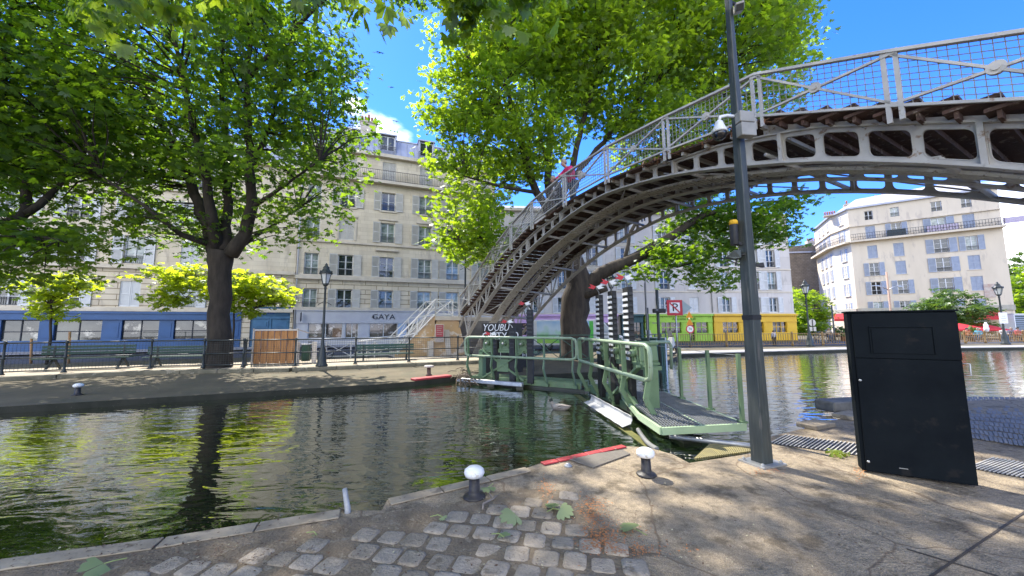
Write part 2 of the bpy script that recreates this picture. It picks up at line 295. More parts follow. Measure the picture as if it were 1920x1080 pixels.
# --- cobbles sunk in the quay
def cobbles():
    vs = []; fs = []; tint = []
    ang = R(-12); c, s = math.cos(ang), math.sin(ang); org = Vector((-1.6, 2.6)); st = .205
    k = 0
    for i in range(-14, 26):
        for j in range(-16, 10):
            px, py = i*st + (st*.5 if j % 2 else 0) + random.uniform(-.012, .012), j*st*.98 + random.uniform(-.012, .012)
            x, y = org.x + px*c - py*s, org.y + px*s + py*c
            # field limits: inside the quay, left of the concrete
            de = (Vector((x, y, 0))-E1); dd = (E2-E1).normalized(); inside = de.x*dd.y - de.y*dd.x
            if inside < .42 or y < .3: continue
            lim = .62 - (3.2-y)*-.15 + .18*math.sin(y*5)
            if x > lim or x < -4.0: continue
            q = GP(120, 1000)
            drop = .0
            if x < -1.9 and random.random() < .35: drop = -.03
            if random.random() < .07: continue
            h = .013 + random.uniform(-.007, .008) + drop; a, b = st*.5*random.uniform(.80, .92), st*.5*random.uniform(.80, .92); t = random.uniform(-.09, .09)+ang
            ct, sn = math.cos(t), math.sin(t); base = len(vs); tx, ty = random.uniform(-.05, .05), random.uniform(-.05, .05)
            for f, zz in ((1.0, -.01), (1.0, h*.45), (.93, h*.92), (.7, h), (.2, h*1.0)):
                for q8 in range(8):
                    th = math.pi/4*q8+math.pi/8; ex = .32
                    ux = math.copysign(abs(math.cos(th))**ex, math.cos(th)); uy = math.copysign(abs(math.sin(th))**ex, math.sin(th))
                    wob = 1+random.uniform(-.035, .035)
                    lx, ly = ux*a*f*wob, uy*b*f*wob
                    vs.append((x+lx*ct-ly*sn, y+lx*sn+ly*ct, zz+(lx*tx+ly*ty if zz > 0 else 0)))
            for r_ in range(4):
                for q8 in range(8): fs.append([base+r_*8+q8, base+r_*8+(q8+1) % 8, base+(r_+1)*8+(q8+1) % 8, base+(r_+1)*8+q8])
            fs.append([base+32+q8 for q8 in range(8)]); tint += [random.random()]*40; k += 1
    me = bpy.data.meshes.new('cobblestones'); me.from_pydata(vs, [], fs); at = me.attributes.new('tint', 'FLOAT', 'POINT'); at.data.foreach_set('value', tint)
    m = mat('cobble stone', (.40, .34, .26), (.28, .24, .185), scale=9, rough=.8, bump=.7, bscale=55, c3=(.21, .17, .12), s3=7, t3=.62)
    nt = m.node_tree; n = nt.nodes; l = nt.links; b = n['Principled BSDF']; src = b.inputs['Base Color'].links[0].from_socket
    a = n.new('ShaderNodeAttribute'); a.attribute_name = 'tint'; cr = n.new('ShaderNodeValToRGB'); l.new(a.outputs['Fac'], cr.inputs[0])
    cr.color_ramp.elements[0].color = (.75, .72, .66, 1); cr.color_ramp.elements[1].color = (1.15, 1.08, .98, 1); q = cr.color_ramp.elements.new(.5); q.color = (.92, .92, .92, 1)
    mu = n.new('ShaderNodeMixRGB'); mu.blend_type = 'MULTIPLY'; mu.inputs[0].default_value = 1; l.new(src, mu.inputs[1]); l.new(cr.outputs[0], mu.inputs[2]); l.new(mu.outputs[0], b.inputs['Base Color'])
    me.materials.append(m); me.polygons.foreach_set('use_smooth', [True]*len(me.polygons))
    o = bpy.data.objects.new('cobblestone_paving', me); COL.objects.link(o); o['kind'] = 'structure'; o['label'] = 'grey brown cobblestones sunk in earth in the foreground'
cobbles()
m_dirt = mat('earth between cobbles', (.22, .17, .11), (.13, .10, .065), scale=4, rough=.95, bump=.8, bscale=45, c3=(.24, .20, .14), s3=9, t3=.6)
pts = [GP(-60, 1090), GP(60, 1062), GP(330, 1022), GP(560, 985), GP(760, 957), GP(900, 935), GP(1000, 915), GP(1060, 925), GP(1100, 985), GP(1170, 1030), GP(1240, 1100), GP(1300, 1300), GP(600, 1500), GP(-400, 1300)]
jag = []
for a, b in zip(pts, pts[1:]+pts[:1]):
    n_j = max(2, min(26, int((b-a).length/.06)))
    for i in range(n_j):
        w = a.lerp(b, i/n_j); jag.append(w+Vector((random.gauss(0, .035), random.gauss(0, .035), 0)))
mb = MB(); mb.sheet([(p.x, p.y) for p in jag], .004); mb.build('earth_joint', m_dirt, kind='structure', label='brown earth between the cobbles')
# --- cobbled slip on the right, sloping to the water
m_slip = stone_mat('slip setts', (.15, .15, .15), (.10, .10, .105), (.35, .35, .35), .22, .12, .02, rough=.38)
n_ = m_slip.node_tree.nodes
p = [GP(1700, 742, -.02), GP(1960, 746, -.02), GP(1990, 850, .01), GP(1760, 812, .01)]
mb = MB()
nx, ny = 26, 12
for i in range(ny):
    for j in range(nx):
        def q(u, v): return (p[3].lerp(p[2], u)).lerp(p[0].lerp(p[1], u), v)
        o_ = .5*(i % 2)/nx
        u0, u1 = max(0, j/nx+o_+.003), min(1, (j+1)/nx+o_-.003); v0, v1 = i/ny+.006, (i+1)/ny-.006
        if u1 <= u0: continue
        h = random.uniform(.004, .012)
        a, b, c, d = [q(*w) for w in ((u0, v0), (u1, v0), (u1, v1), (u0, v1))]
        ce = (a+b+c+d)/4
        mb.prism([x.lerp(ce, .0) for x in (a, b, c, d)], (0, 0, h))
m_sett = mat('granite setts', (.20, .19, .175), (.12, .115, .11), scale=2.5, rough=.6, bump=.5, bscale=30, spec=.35)
mb.build('cobbled_slip', m_sett, kind='structure', label='grey granite setts sloping to the basin behind the black cabinet', bevel=.006)
# kerb stones beside the slip
mb = MB()
for (x, y, L) in ((1530, 800, .55), (1595, 782, .6)):
    P = GP(x, y); mb.box(P+Vector((0, 0, .035)), (L, .3, .07), R(25))
mb.build('kerb_stones', m_coping, kind='structure', label='pale kerb stones at the basin edge', bevel=.012)
P = GP(1600, 776); mb = MB(); mb.box(P+Vector((.2, .35, .10)), (1.1, .38, .20), R(12)); mb.build('stone_block', mat('grey stone block', (.19, .18, .16), (.12, .115, .10), scale=4, bump=.8, bscale=12), label='rough grey stone block at the water edge left of the black cabinet', cat='stone block', bevel=.03, at=tuple(P))
# slab joints lower right
mb = MB()
for a, b in ((GP(1925, 958), GP(1740, 1085)), (GP(1700, 1030), GP(1935, 1100)), (GP(1740, 1085), GP(1600, 1180))):
    mb.bar(a+Vector((0, 0, .002)), b+Vector((0, 0, .002)), .014, .006)
mb.build('slab_joint', mat('dark joint', (.05, .04, .03)), kind='structure', label='dark joints between the slabs lower right')
# --- far bank (one sheet with the streets behind)
I = [GP(0, 763), GP(350, 742), GP(690, 722), GP(778, 715), GP(855, 706)]
Lb = I[0] + (I[0]-I[1]).normalized()*40
bank_edge = [Lb]+I+[Vector((.75, 12.9, 0)), Vector((5.46, 14.4, 0)), Vector((6.6, 16.6, 0)), Vector((9.9, 21.8, 0)), Vector((13.2, 22.6, 0)), Vector((23.7, 25.3, 0)), Vector((36.6, 26.4, 0)), Vector((110, 34, 0))]
poly = [(p.x, p.y) for p in bank_edge]+[(400, 34), (400, 600), (-400, 600), (-400, -10)]
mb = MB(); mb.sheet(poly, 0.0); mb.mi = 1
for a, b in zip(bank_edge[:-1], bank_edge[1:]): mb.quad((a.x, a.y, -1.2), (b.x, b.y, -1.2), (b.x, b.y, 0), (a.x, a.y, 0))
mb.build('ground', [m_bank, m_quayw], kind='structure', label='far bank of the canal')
mb = MB(); strip(mb, subdiv(bank_edge[-5], bank_edge[-4], 1)+subdiv(bank_edge[-4], bank_edge[-3], 8)[1:]+subdiv(bank_edge[-3], bank_edge[-2], 9)[1:]+subdiv(bank_edge[-2], bank_edge[-1], 40)[1:], -1.6, .004, .05)
mb.build('basin_quay_coping', mat('basin coping', (.40, .38, .35), (.30, .285, .26), scale=1.2, bump=.3), kind='structure', label='pale coping slabs of the basin quay')
mb = MB(); strip(mb, [I[3]+Vector((.0, 0, 0)), I[4]+Vector((-.1, -.15, 0))], -.32, .004, .07)
mb.build('red_kerb', m_red, label='worn red kerb stone at the head of the far bank', cat='kerb', bevel=.02)
# low kerb wall, terrace and roads behind it
F0, F1, F2, F3 = GP(0, 705, .15), GP(280, 693, .15), GP(550, 688, .15), GP(905, 674, .15)
Fl = F0 + (F0-F1).normalized()*14
F3e = F3+(F3-F2).normalized()*1.0
kerb_line = [Fl, F1, F2, F3, F3e]
mb = MB(); strip(mb, subdiv(Fl, F1, 8)+subdiv(F1, F2, 4)[1:]+subdiv(F2, F3, 5)[1:]+[F3e], .34, -.16, -.01)
mb.build('kerb', mat('mossy kerb stone', (.17, .15, .10), (.09, .085, .055), scale=3, bump=.5, bscale=16, c3=(.26, .23, .17), s3=5, t3=.62), kind='structure', label='low mossy kerb stone under the railing', bevel=.02)
fd = Vector((.9336, .3584, 0)); fn = Vector((-.3584, .9336, 0))
mb = MB(); mb.sheet([(Fl.x, Fl.y), (F1.x, F1.y), (F2.x, F2.y), (F3.x, F3.y), ((F3+fd*2.2).x, (F3+fd*2.2).y), ((F3+fd*2.2+fn*3).x, (F3+fd*2.2+fn*3).y), ((Fl+fn*5).x, (Fl+fn*5).y)], .13)
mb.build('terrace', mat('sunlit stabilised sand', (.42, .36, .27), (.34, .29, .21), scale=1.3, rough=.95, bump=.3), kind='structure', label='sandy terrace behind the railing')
# road parallel to the facades
A = Vector((-11.58, 34, 0))
mb = MB(); q0 = A-fn*11-fd*60; q1 = A-fn*11+fd*6; q2 = A-fn*4.2+fd*8; q3 = A-fn*4.2-fd*60; mb.sheet([(w.x, w.y) for w in (q0, q1, q2, q3)], .008); mb.build('road', m_asph, kind='structure', label='asphalt road in front of the facades')
mb = MB(); mb.sheet([(w.x, w.y) for w in (A-fn*4.2-fd*60, A-fn*4.2+fd*9, A+fd*12, A-fd*60)], .12); mb.build('pavement', m_pave, kind='structure', label='pavement in front of the facades')
mb = MB(); mb.sheet([(12, 29.5), (30, 31), (46, 32.5), (80, 36), (80, 42), (52, 40), (30, 36), (6, 34)], .008); mb.build('road', m_asph, kind='structure', label='asphalt road behind the basin railing')
# ================================================================== BUILDINGS
m_gaya = stone_mat('cut limestone', (.70, .62, .47), (.60, .525, .395), (.66, .62, .55), 1.25, .36, .008, stain=(.52, .455, .35), bump=.2)
m_gaya_r = stone_mat('rusticated limestone', (.70, .615, .465), (.60, .52, .39), (.42, .38, .32), 1.9, .42, .028, stain=(.50, .435, .335), bump=.8)
m_trim = mat('stone trim', (.62, .55, .43), (.50, .44, .34), scale=1.5, bump=.2)
m_zinc = mat('zinc roof', (.42, .435, .50), (.34, .355, .41), scale=1.0, rough=.5, metal=.15)
m_white = mat('white joinery', (.62, .63, .62), (.54, .55, .55), scale=3, rough=.5)
m_shut = mat('grey white shutter', (.56, .54, .48), (.47, .455, .41), scale=2, rough=.6)
m_shutb = mat('grey blue shutter', (.34, .38, .45), (.28, .32, .39), scale=2, rough=.6)
m_glass = glass_mat('window glass', (.035, .045, .05), .02)
m_curt = mat('curtained glass', (.33, .38, .36), (.10, .13, .12), scale=1.6, rough=.05, spec=.9)
m_dark = mat('dark interior', (.012, .011, .010), (.02, .018, .016))
m_iron = mat('black ironwork', (.025, .026, .03), (.04, .04, .045), rough=.5)
m_ren = stone_mat('pale render', (.60, .56, .52), (.52, .485, .45), (.78, .77, .76), 5.2, 3.02, .02, stain=(.45, .42, .39), bump=.12)
m_cream = mat('cream render', (.66, .57, .43), (.58, .50, .375), scale=.5, rough=.85, c3=(.50, .43, .335), s3=1.2, t3=.60, stretch=(1, 1, .25))
m_brickb = stone_mat('brown rubble wall', (.24, .195, .15), (.16, .13, .10), (.62, .6, .58), .7, .33, .04)
m_chim = mat('chimney render', (.52, .46, .39), (.40, .35, .29), scale=1.5)
m_pot = mat('terracotta pot', (.40, .16, .09), (.30, .12, .07))
def facade(mb, x0, x1, z0, z1, ops, depth=.22, band=None):
    xs = sorted({x0, x1, *[v for o in ops for v in o[:2]]}); zs = sorted({z0, z1, *[v for o in ops for v in o[2:4]], *([band] if band else [])})
    xs = [x for x in xs if x0 <= x <= x1]; zs = [z for z in zs if z0 <= z <= z1]
    for i in range(len(xs)-1):
        for j in range(len(zs)-1):
            cx, cz = (xs[i]+xs[i+1])/2, (zs[j]+zs[j+1])/2
            if any(o[0] < cx < o[1] and o[2] < cz < o[3] for o in ops): continue
            mb.mi = 1 if band and cz < band else 0
            mb.quad((xs[i], 0, zs[j]), (xs[i+1], 0, zs[j]), (xs[i+1], 0, zs[j+1]), (xs[i], 0, zs[j+1]))
    for a, b, c, d in [o[:4] for o in ops]:
        mb.mi = 1 if band and (c+d)/2 < band else 0
        mb.quad((a, 0, c), (a, 0, d), (a, depth, d), (a, depth, c)); mb.quad((b, 0, d), (b, 0, c), (b, depth, c), (b, depth, d))
        mb.quad((a, 0, d), (b, 0, d), (b, depth, d), (a, depth, d)); mb.quad((b, 0, c), (a, 0, c), (a, depth, c), (b, depth, c))
    mb.mi = 0
_win = {}
def win_mesh(kind, w, h, m):
    key = (kind, round(w, 2), round(h, 2), m.name)
    if key in _win: return _win[key]
    mb = MB()
    if kind == 'frame':
        t = .075
        mb.b2(-w/2, -w/2+t, 0, .06, 0, h); mb.b2(w/2-t, w/2, 0, .06, 0, h); mb.b2(-w/2+t, w/2-t, 0, .06, 0, t); mb.b2(-w/2+t, w/2-t, 0, .06, h-t, h)
        mb.b2(-.055, .055, -.012, .06, t, h-t)
        nb = 2 if h < 1.9 else 3
        for i in range(1, nb+0): 
            z = h*i/nb
            mb.b2(-w/2+t, -.055, .005, .05, z-.02, z+.02); mb.b2(.055, w/2-t, .005, .05, z-.02, z+.02)
    elif kind == 'pane': mb.b2(-w/2, w/2, .052, .058, 0, h)
    elif kind == 'shutter':
        t = .06
        mb.b2(0, t, 0, .045, 0, h); mb.b2(w-t, w, 0, .045, 0, h)
        for z in (0, h*.47, h-.09): mb.b2(t, w-t, .002, .043, z, z+.09)
        n = int(h/.085)
        for i in range(n):
            z = .09+i*(h-.18)/n
            mb.quad((t, .006, z), (w-t, .006, z), (w-t, .040, z+.085), (t, .040, z+.085))
    elif kind == 'rail':
        mb.b2(-w/2, w/2, 0, .03, .0, .03); mb.b2(-w/2, w/2, 0, .03, h-.03, h); mb.b2(-w/2, w/2, .002, .028, h*.75, h*.75+.02)
        n = int(w/.12)
        for i in range(n+1): x = -w/2+.01+i*(w-.02)/n; mb.b2(x-.01, x+.01, .004, .026, .03, h-.03)
    elif kind == 'sill': mb.b2(-w/2, w/2, 0, .20, 0, h)
    me = bpy.data.meshes.new(kind); me.from_pydata(mb.v, [], mb.f); me.materials.append(m); _win[key] = me; return me
def window(par, x, z, w, h, frame=None, shut='open', sm=None, rail=True, pane=None, sill=False, rec=.16, railh=.55, label=None):
    """x = centre, z = foot of the opening, in the local frame of the facade (outside is -y)"""
    sm = sm or m_shut
    f = child(win_mesh('frame', w, h, frame or m_white), 'window', par, (x, rec, z))
    child(win_mesh('pane', w-.1, h-.1, pane or m_glass), 'pane', f, (0, 0, .05))
    if shut == 'open':
        sw = w*.52; s = win_mesh('shutter', sw, h+.06, sm)
        a = random.uniform(.02, .12)
        child(s, 'shutter', f, (-w/2-.03, -rec-.03, -.03), math.pi+a); child(s, 'shutter', f, (w/2+.03, -rec-.075, -.03), -a*.7)
    elif shut == 'closed':
        s = win_mesh('shutter', w/2-.01, h, sm); child(s, 'shutter', f, (-w/2, -.10, 0)); child(s, 'shutter', f, (.01, -.10, 0))
    if rail and shut != 'closed': child(win_mesh('rail', w, railh, m_iron), 'balcony_rail', f, (0, -rec+.03, .04))
    if sill: child(win_mesh('sill', w+.3, .09, m_trim), 'sill', f, (0, -rec-.07, -.10))
    return f
# ---------------------------------------------------------------- the two limestone houses along the quay (shared facade line)
FA = Vector((-11.58, 34, 0)); FZ = math.atan2(.3584, .9336)
def fxz(x, y):
    P = PP(x, y, FA, fn); return (P-FA).dot(fd), P.z
def fx(x, y=560): return fxz(x, y)[0]
tL, tR = fx(552), 7.9+2.6
rows = [(545, 580), (482, 520), (418, 455), (361, 395), (304, 341)]
gz = [(fxz(723, b)[1], fxz(723, t)[1]) for t, b in rows]          # (foot, head)
gcol = [fx(x, 560) for x in (645, 723, 795, 848)] + [fx(848)+3.2]
g = thing('limestone_house', 'tall limestone apartment house with zinc mansard, grey shutters and a white shop front', 'building', FA, FZ)
ww = 1.25
ops = []
for c in gcol:
    for (a, b) in gz: ops.append((c-ww/2, c+ww/2, a, b))
cw0 = fx(580); ops += [(cw0-.55, cw0+.55, a, min(b, a+1.9)) for (a, b) in gz[:4]]
ztop = fxz(700, 288)[1]; zsh1 = fxz(723, 584)[1]; zsh0 = fxz(723, 606)[1]
mb = MB(); zs_band = gz[1][0]-.45
facade(mb, tL, tR, zsh1+.25, ztop, ops, .24, band=zs_band)
mb.quad((tL, 0, 0.1), (tL, 0, ztop), (tL, 9, ztop), (tL, 9, 0.1)); mb.quad((tR, 0, .1), (tR, 9, .1), (tR, 9, ztop), (tR, 0, ztop)); mb.quad((tL, 9, .1), (tL, 9, ztop), (tR, 9, ztop), (tR, 9, .1))
mb.quad((tL, 0.5, 0.1), (tR, .5, .1), (tR, .5, zsh1+.25), (tL, .5, zsh1+.25))
mb.build('wall', [m_gaya, m_gaya_r], g, world=False)
panes = [m_glass, m_glass, m_curt, m_glass, m_curt]
for ci, c in enumerate(gcol):
    for ri, (a, b) in enumerate(gz):
        if ri == 4: window(g, c, a, ww, b-a, shut='closed', rail=False)
        else: window(g, c, a, ww, b-a, pane=random.choice(panes), shut='closed' if (ci == 0 and ri == 2) else 'open')
for (a, b) in gz[:4]: window(g, cw0, a, 1.1, min(1.9, b-a), shut=None, pane=m_curt)
mb = MB()        # string courses and cornices
for z, h, d in ((gz[1][0]-.42, .30, .28), (gz[1][0]-.10, .10, .14), (gz[3][0]-3.05-.42+.5, .0, .0), (gz[2][0]-.36, .16, .14), (gz[4][0]-.32, .26, .55), (ztop-.32, .32, .42), (zsh1+.06, .26, .20)):
    if h: mb.b2(tL-.02, tR+.02, -d, .02, z, z+h)
for c in gcol:      # lintel hoods
    mb.b2(c-.85, c+.85, -.12, .02, gz[2][1]+.22, gz[2][1]+.34)
    if c == gcol[1]: mb.b2(c-1.0, c+1.0, -.20, .02, gz[1][1]+.55, gz[1][1]+.72)
    mb.b2(c-.8, c+.8, -.09, .02, gz[3][0]-.16, gz[3][0]-.05)
    mb.b2(c-.8, c-.66, -.05, .02, gz[2][0], gz[2][1]+.2); mb.b2(c+.66, c+.8, -.05, .02, gz[2][0], gz[2][1]+.2)
mb.build('cornice', m_trim, g, world=False)
mb = MB(); z0 = gz[4][0]-.06       # long balcony railing
for z in (z0+.06, z0+.95): mb.b2(tL+.2, tR, -.52, -.48, z, z+.035)
x = tL+.2
while x < tR: mb.b2(x-.011, x+.011, -.511, -.489, z0, z0+.95); x += .16
mb.build('balcony_rail', m_iron, g, world=False)
zr = fxz(725, 251)[1]               # mansard
mb = MB(); sl = 1.15
mb.quad((tL, -.1, ztop), (tR, -.1, ztop), (tR, sl, zr), (tL, sl, zr)); mb.quad((tL, sl, zr), (tR, sl, zr), (tR, 4.5, zr+.9), (tL, 4.5, zr+.9)); mb.quad((tL, 4.5, zr+.9), (tR, 4.5, zr+.9), (tR, 9, ztop), (tL, 9, ztop))
mb.add([(tL, -.1, ztop), (tL, sl, zr), (tL, 4.5, zr+.9), (tL, 9, ztop)], [[0, 1, 2, 3]]); mb.add([(tR, -.1, ztop), (tR, sl, zr), (tR, 4.5, zr+.9), (tR, 9, ztop)], [[3, 2, 1, 0]])
x = tL+.3
while x < tR:
    mb.bar((x, -.12, ztop+.02), (x, sl-.02, zr+.02), .04, .06); x += .62
mb.b2(tL, tR, sl-.08, sl+.1, zr-.02, zr+.10)
roof = mb.build('roof', m_zinc, g, world=False)
for x in (fx(656, 275), fx(727, 275), fx(800, 285)):
    mb = MB(); w = 1.3; za, zb_ = ztop+.15, zr-.15
    mb.b2(x-w/2-.12, x-w/2, .1, sl, za, zb_+.1); mb.b2(x+w/2, x+w/2+.12, .1, sl, za, zb_+.1); mb.b2(x-w/2-.2, x+w/2+.2, .02, sl+.3, zb_+.1, zb_+.22)
    d = mb.build('dormer', m_zinc, g, world=False)
    f = child(win_mesh('frame', w, zb_-za, m_white), 'window', d, (x, .25, za)); child(win_mesh('pane', w-.1, zb_-za-.1, m_glass), 'pane', f, (0, 0, .05)); child(win_mesh('rail', w+.3, .8, m_iron), 'balcony_rail', f, (0, -.3, .0))
cx = fx(690, 240); mb = MB(); mb.b2(cx-.75, cx+.75, 1.6, 2.3, zr-.4, zr+1.7); mb.b2(cx-.85, cx+.85, 1.5, 2.4, zr+1.7, zr+1.85); ch = mb.build('chimney', m_chim, g, world=False)
mb = MB()
for i, dx in enumerate((-.6, -.3, 0, .3, .6)): mb.lathe([(.13, 0), (.10, .4), (.14, .45), (.1, .6+.25*(i == 2))], (cx+dx, 1.95, zr+1.85), 8)
mb.build('chimney_pot', m_pot, ch, world=False)
# shop front
m_shop = mat('pale grey shop paint', (.50, .50, .52), (.44, .44, .465), scale=1, rough=.5)
m_shopb = mat('pale blue panel', (.36, .46, .62), (.32, .42, .58), scale=1)
m_shopin = mat('shop glass', (.16, .13, .10), (.03, .035, .035), scale=1.1, rough=.03, spec=1.0, c3=(.45, .42, .38), s3=2.2, t3=.58)
mb = MB(); s0 = fx(557); mb.b2(s0, tR, -.12, .5, zsh0, zsh1); mb.b2(s0, tR, -.2, .5, zsh1, zsh1+.06); mb.b2(s0, tR, -.06, .5, .1, .7)
wins = [(577, 642), (647, 672), (692, 745), (762, 815), (824, 872)]
edges = [s0]+[v for a, b in wins for v in (fx(a, 620), fx(b, 620))]+[tR]
for a, b in zip(edges[0::2], edges[1::2]): mb.b2(a, b, -.06, .5, .7, zsh0)
shop = mb.build('shop_front', m_shop, g, world=False)
for a, b in wins:
    a, b = fx(a, 620), fx(b, 620); w = b-a; h = zsh0-.7; mbb = MB()
    mbb.b2(a, a+.06, .1, .16, .7, zsh0); mbb.b2(b-.06, b, .1, .16, .7, zsh0); mbb.b2(a+.06, b-.06, .1, .16, zsh0-.06, zsh0); mbb.b2(a+.06, b-.06, .1, .16, .7, .78); mbb.b2((a+b)/2-.03, (a+b)/2+.03, .1, .16, .78, zsh0-.06)
    f = mbb.build('shop_window', m_white, g, world=False); mbb = MB(); mbb.b2(a+.03, b-.03, .14, .15, .73, zsh0-.03); mbb.build('pane', m_shopin, f, world=False)
mb = MB(); a, b = fx(746, 620), fx(761, 620); mb.b2(a, b, -.08, .4, .72, zsh0-.02); mb.build('pilaster', m_shopb, g, world=False)
zt_ = (zsh0+zsh1)/2
m_let = mat('dark lettering', (.03, .032, .045))
text('GAYA', .66, g, (fx(719, 597), -.15, zt_+.02), m_let, sx=1.15)
mb = MB(); q = fx(719, 597); mb.prism([(q-1.02, -.13, zt_), (q-.80, -.13, zt_+.14), (q-.80, -.13, zt_-.10)], (0, -.03, 0)); mb.lathe([(.05, 0), (.05, .02)], (q+.98, -.14, zt_+.28), 8); mb.build('logo_mark', m_let, g, world=False)
mb = MB(); mb.lathe([(.0, 0), (.03, .1), (.03, .8), (0, .9)], (fx(566, 590), -.4, zsh0+.1), 8); mb.b2(fx(566, 590)-.03, fx(566, 590)+.03, -.55, -.25, zsh0+.2, zsh0+.85); mb.build('projecting_sign', m_let, g, world=False)
# drain pipe
mb = MB(); mb.tube([(tL+.12, -.14, .12), (tL+.12, -.14, ztop-.4)], .06, 8); mb.build('drain_pipe', mat('pale pipe', (.5, .5, .5)), g, world=False)
# ---- left house with blue shop
h = thing('blue_shop_house', 'limestone apartment house with white shutters above a long blue shop front', 'building', FA, FZ)
lcol = [fx(x, 555) for x in (-140, 12, 128, 243, 350, 440)]; lcol = [lcol[1]-(lcol[2]-lcol[1])*k for k in (4, 3, 2, 1)] + lcol[1:5]
lz = [(fxz(243, 575)[1], fxz(243, 527)[1])]; d0 = 3.1
zz = fxz(243, 494)[1]; lz.append((zz, zz+2.15))
for i in range(2): lz.append((zz+3.15*(i+1), zz+3.15*(i+1)+1.95))
x0 = lcol[0]-2.5; x1 = tL-.03; dl, dr = fx(472), fx(546)
zb1 = fxz(200, 584)[1]; zdoor = fxz(510, 575)[1]
ops = [(c-.6, c+.6, a, b) for c in lcol for a, b in lz]
ops += [(dl, dr, .1, zdoor)]
mb = MB(); lt = lz[-1][1]+1.0
facade(mb, x0, x1, .1, lt, ops+[(x0+.4, fx(456), .1, zb1)], .25, band=lz[1][0]-.4)
mb.quad((x0, 0, .1), (x0, 0, lt), (x0, 9, lt), (x0, 9, .1)); mb.quad((x1, 0, .1), (x1, 9, .1), (x1, 9, lt), (x1, 0, lt)); mb.quad((x0, 0.6, .1), (dl-.3, .6, .1), (dl-.3, .6, zb1+.2), (x0, .6, zb1+.2))
mb.build('wall', [m_gaya, m_gaya_r], h, world=False)
for ci, c in enumerate(lcol):
    for ri, (a, b) in enumerate(lz):
        window(h, c, a, 1.2, b-a, shut='closed' if (ri == 0 and ci in (6,)) or (random.random() < .1) else 'open', sm=m_white, pane=random.choice(panes))
mb = MB()
for z, hh, d in ((lz[1][0]-.4, .28, .25), (zb1+.02, .22, .2), (lz[0][0]-.16, .12, .12), (lz[3][0]-.4, .2, .2), (lt-.3, .3, .4)): mb.b2(x0, x1, -d, .02, z, z+hh)
mb.build('cornice', m_trim, h, world=False)
mb = MB(); mb.quad((x0, -.1, lt), (x1, -.1, lt), (x1, 1.2, lt+2.6), (x0, 1.2, lt+2.6)); mb.quad((x0, 1.2, lt+2.6), (x1, 1.2, lt+2.6), (x1, 9, lt+.5), (x0, 9, lt+.5)); mb.build('roof', m_zinc, h, world=False)
m_blue = mat('blue shop paint', (.03, .095, .24), (.023, .075, .19), scale=.8, rough=.45)
mb = MB(); f1 = fx(456); zf0 = fxz(200, 600)[1]; mb.b2(x0+.4, f1, -.14, .5, zf0, zb1-.02); mb.b2(x0+.4, f1, -.22, .5, zb1-.16, zb1+.0); mb.b2(x0+.4, f1, -.18, .3, zf0+.02, zf0+.10); mb.b2(x0+.4, f1, -.05, .5, .1, .85)
bw = [(-150, -40), (0, 72), (100, 190), (227, 297), (325, 392)]
bw = [(fx(a, 630), fx(b, 630)) for a, b in bw]; k = bw[0][0]
while k > x0+6: bw.insert(0, (k-5.2, k-1.2)); k -= 5.2
ed = [x0+.4]+[v for ab in bw for v in ab]+[f1]
for a, b in zip(ed[0::2], ed[1::2]):
    mb.b2(a, b, -.05, .5, .85, zf0)
    if b-a > .6: mb.b2(a+.15, b-.15, -.08, 0, 1.0, zf0-.2)
mb.build('shop_front', m_blue, h, world=False)
m_blk = mat('dark shop frame', (.03, .035, .045))
m_bglass = mat('blue shop glass', (.05, .06, .055), (.012, .015, .016), scale=.9, rough=.02, spec=1.0, c3=(.42, .40, .33), s3=.9, t3=.60)
for a, b in bw:
    mbb = MB(); n = max(2, int((b-a)/.9))
    for i in range(n+1): x = a+(b-a)*i/n; mbb.b2(x-.03, x+.03, .08, .13, .85, zf0)
    mbb.b2(a, b, .085, .125, zf0-.85, zf0-.79); mbb.b2(a, b, .085, .125, zf0-.06, zf0)
    f = mbb.build('shop_window', m_blk, h, world=False); mbb = MB(); mbb.b2(a, b, .12, .13, .85, zf0); mbb.build('pane', m_bglass, f, world=False)
m_door = mat('teal blue door', (.06, .17, .30), (.045, .13, .24), scale=1.5, rough=.4)
mb = MB(); mb.b2(dl, dr, .12, .22, .1, zdoor)
zl = zdoor-1.0; mb.b2(dl, dr, .02, .14, zl, zl+.14); cxx = (dl+dr)/2; mb.b2(cxx-.05, cxx+.05, .05, .14, .1, zl)
for s_ in (-1, 1):
    q0, q1 = (dl+.15, cxx-.15) if s_ < 0 else (cxx+.15, dr-.15)
    for z0_, z1_ in ((.5, 1.5), (1.65, zl-.15)): mb.b2(q0, q1, .07, .13, z0_, z1_); mb.b2(q0+.12, q1-.12, .04, .08, z0_+.12, z1_-.12)
mb.b2(dl+.2, dr-.2, .06, .13, zl+.3, zdoor-.1); d = mb.build('door', m_door, h, world=False)
mb = MB(); mb.b2(cxx-.25, cxx+.25, .03, .06, zl+.40, zl+.72); pl = mb.build('number_plate', mat('number plate blue', (.04, .10, .30)), d, world=False)
text('91', .26, d, (cxx, .02, zl+.55), m_white, name='house_number')
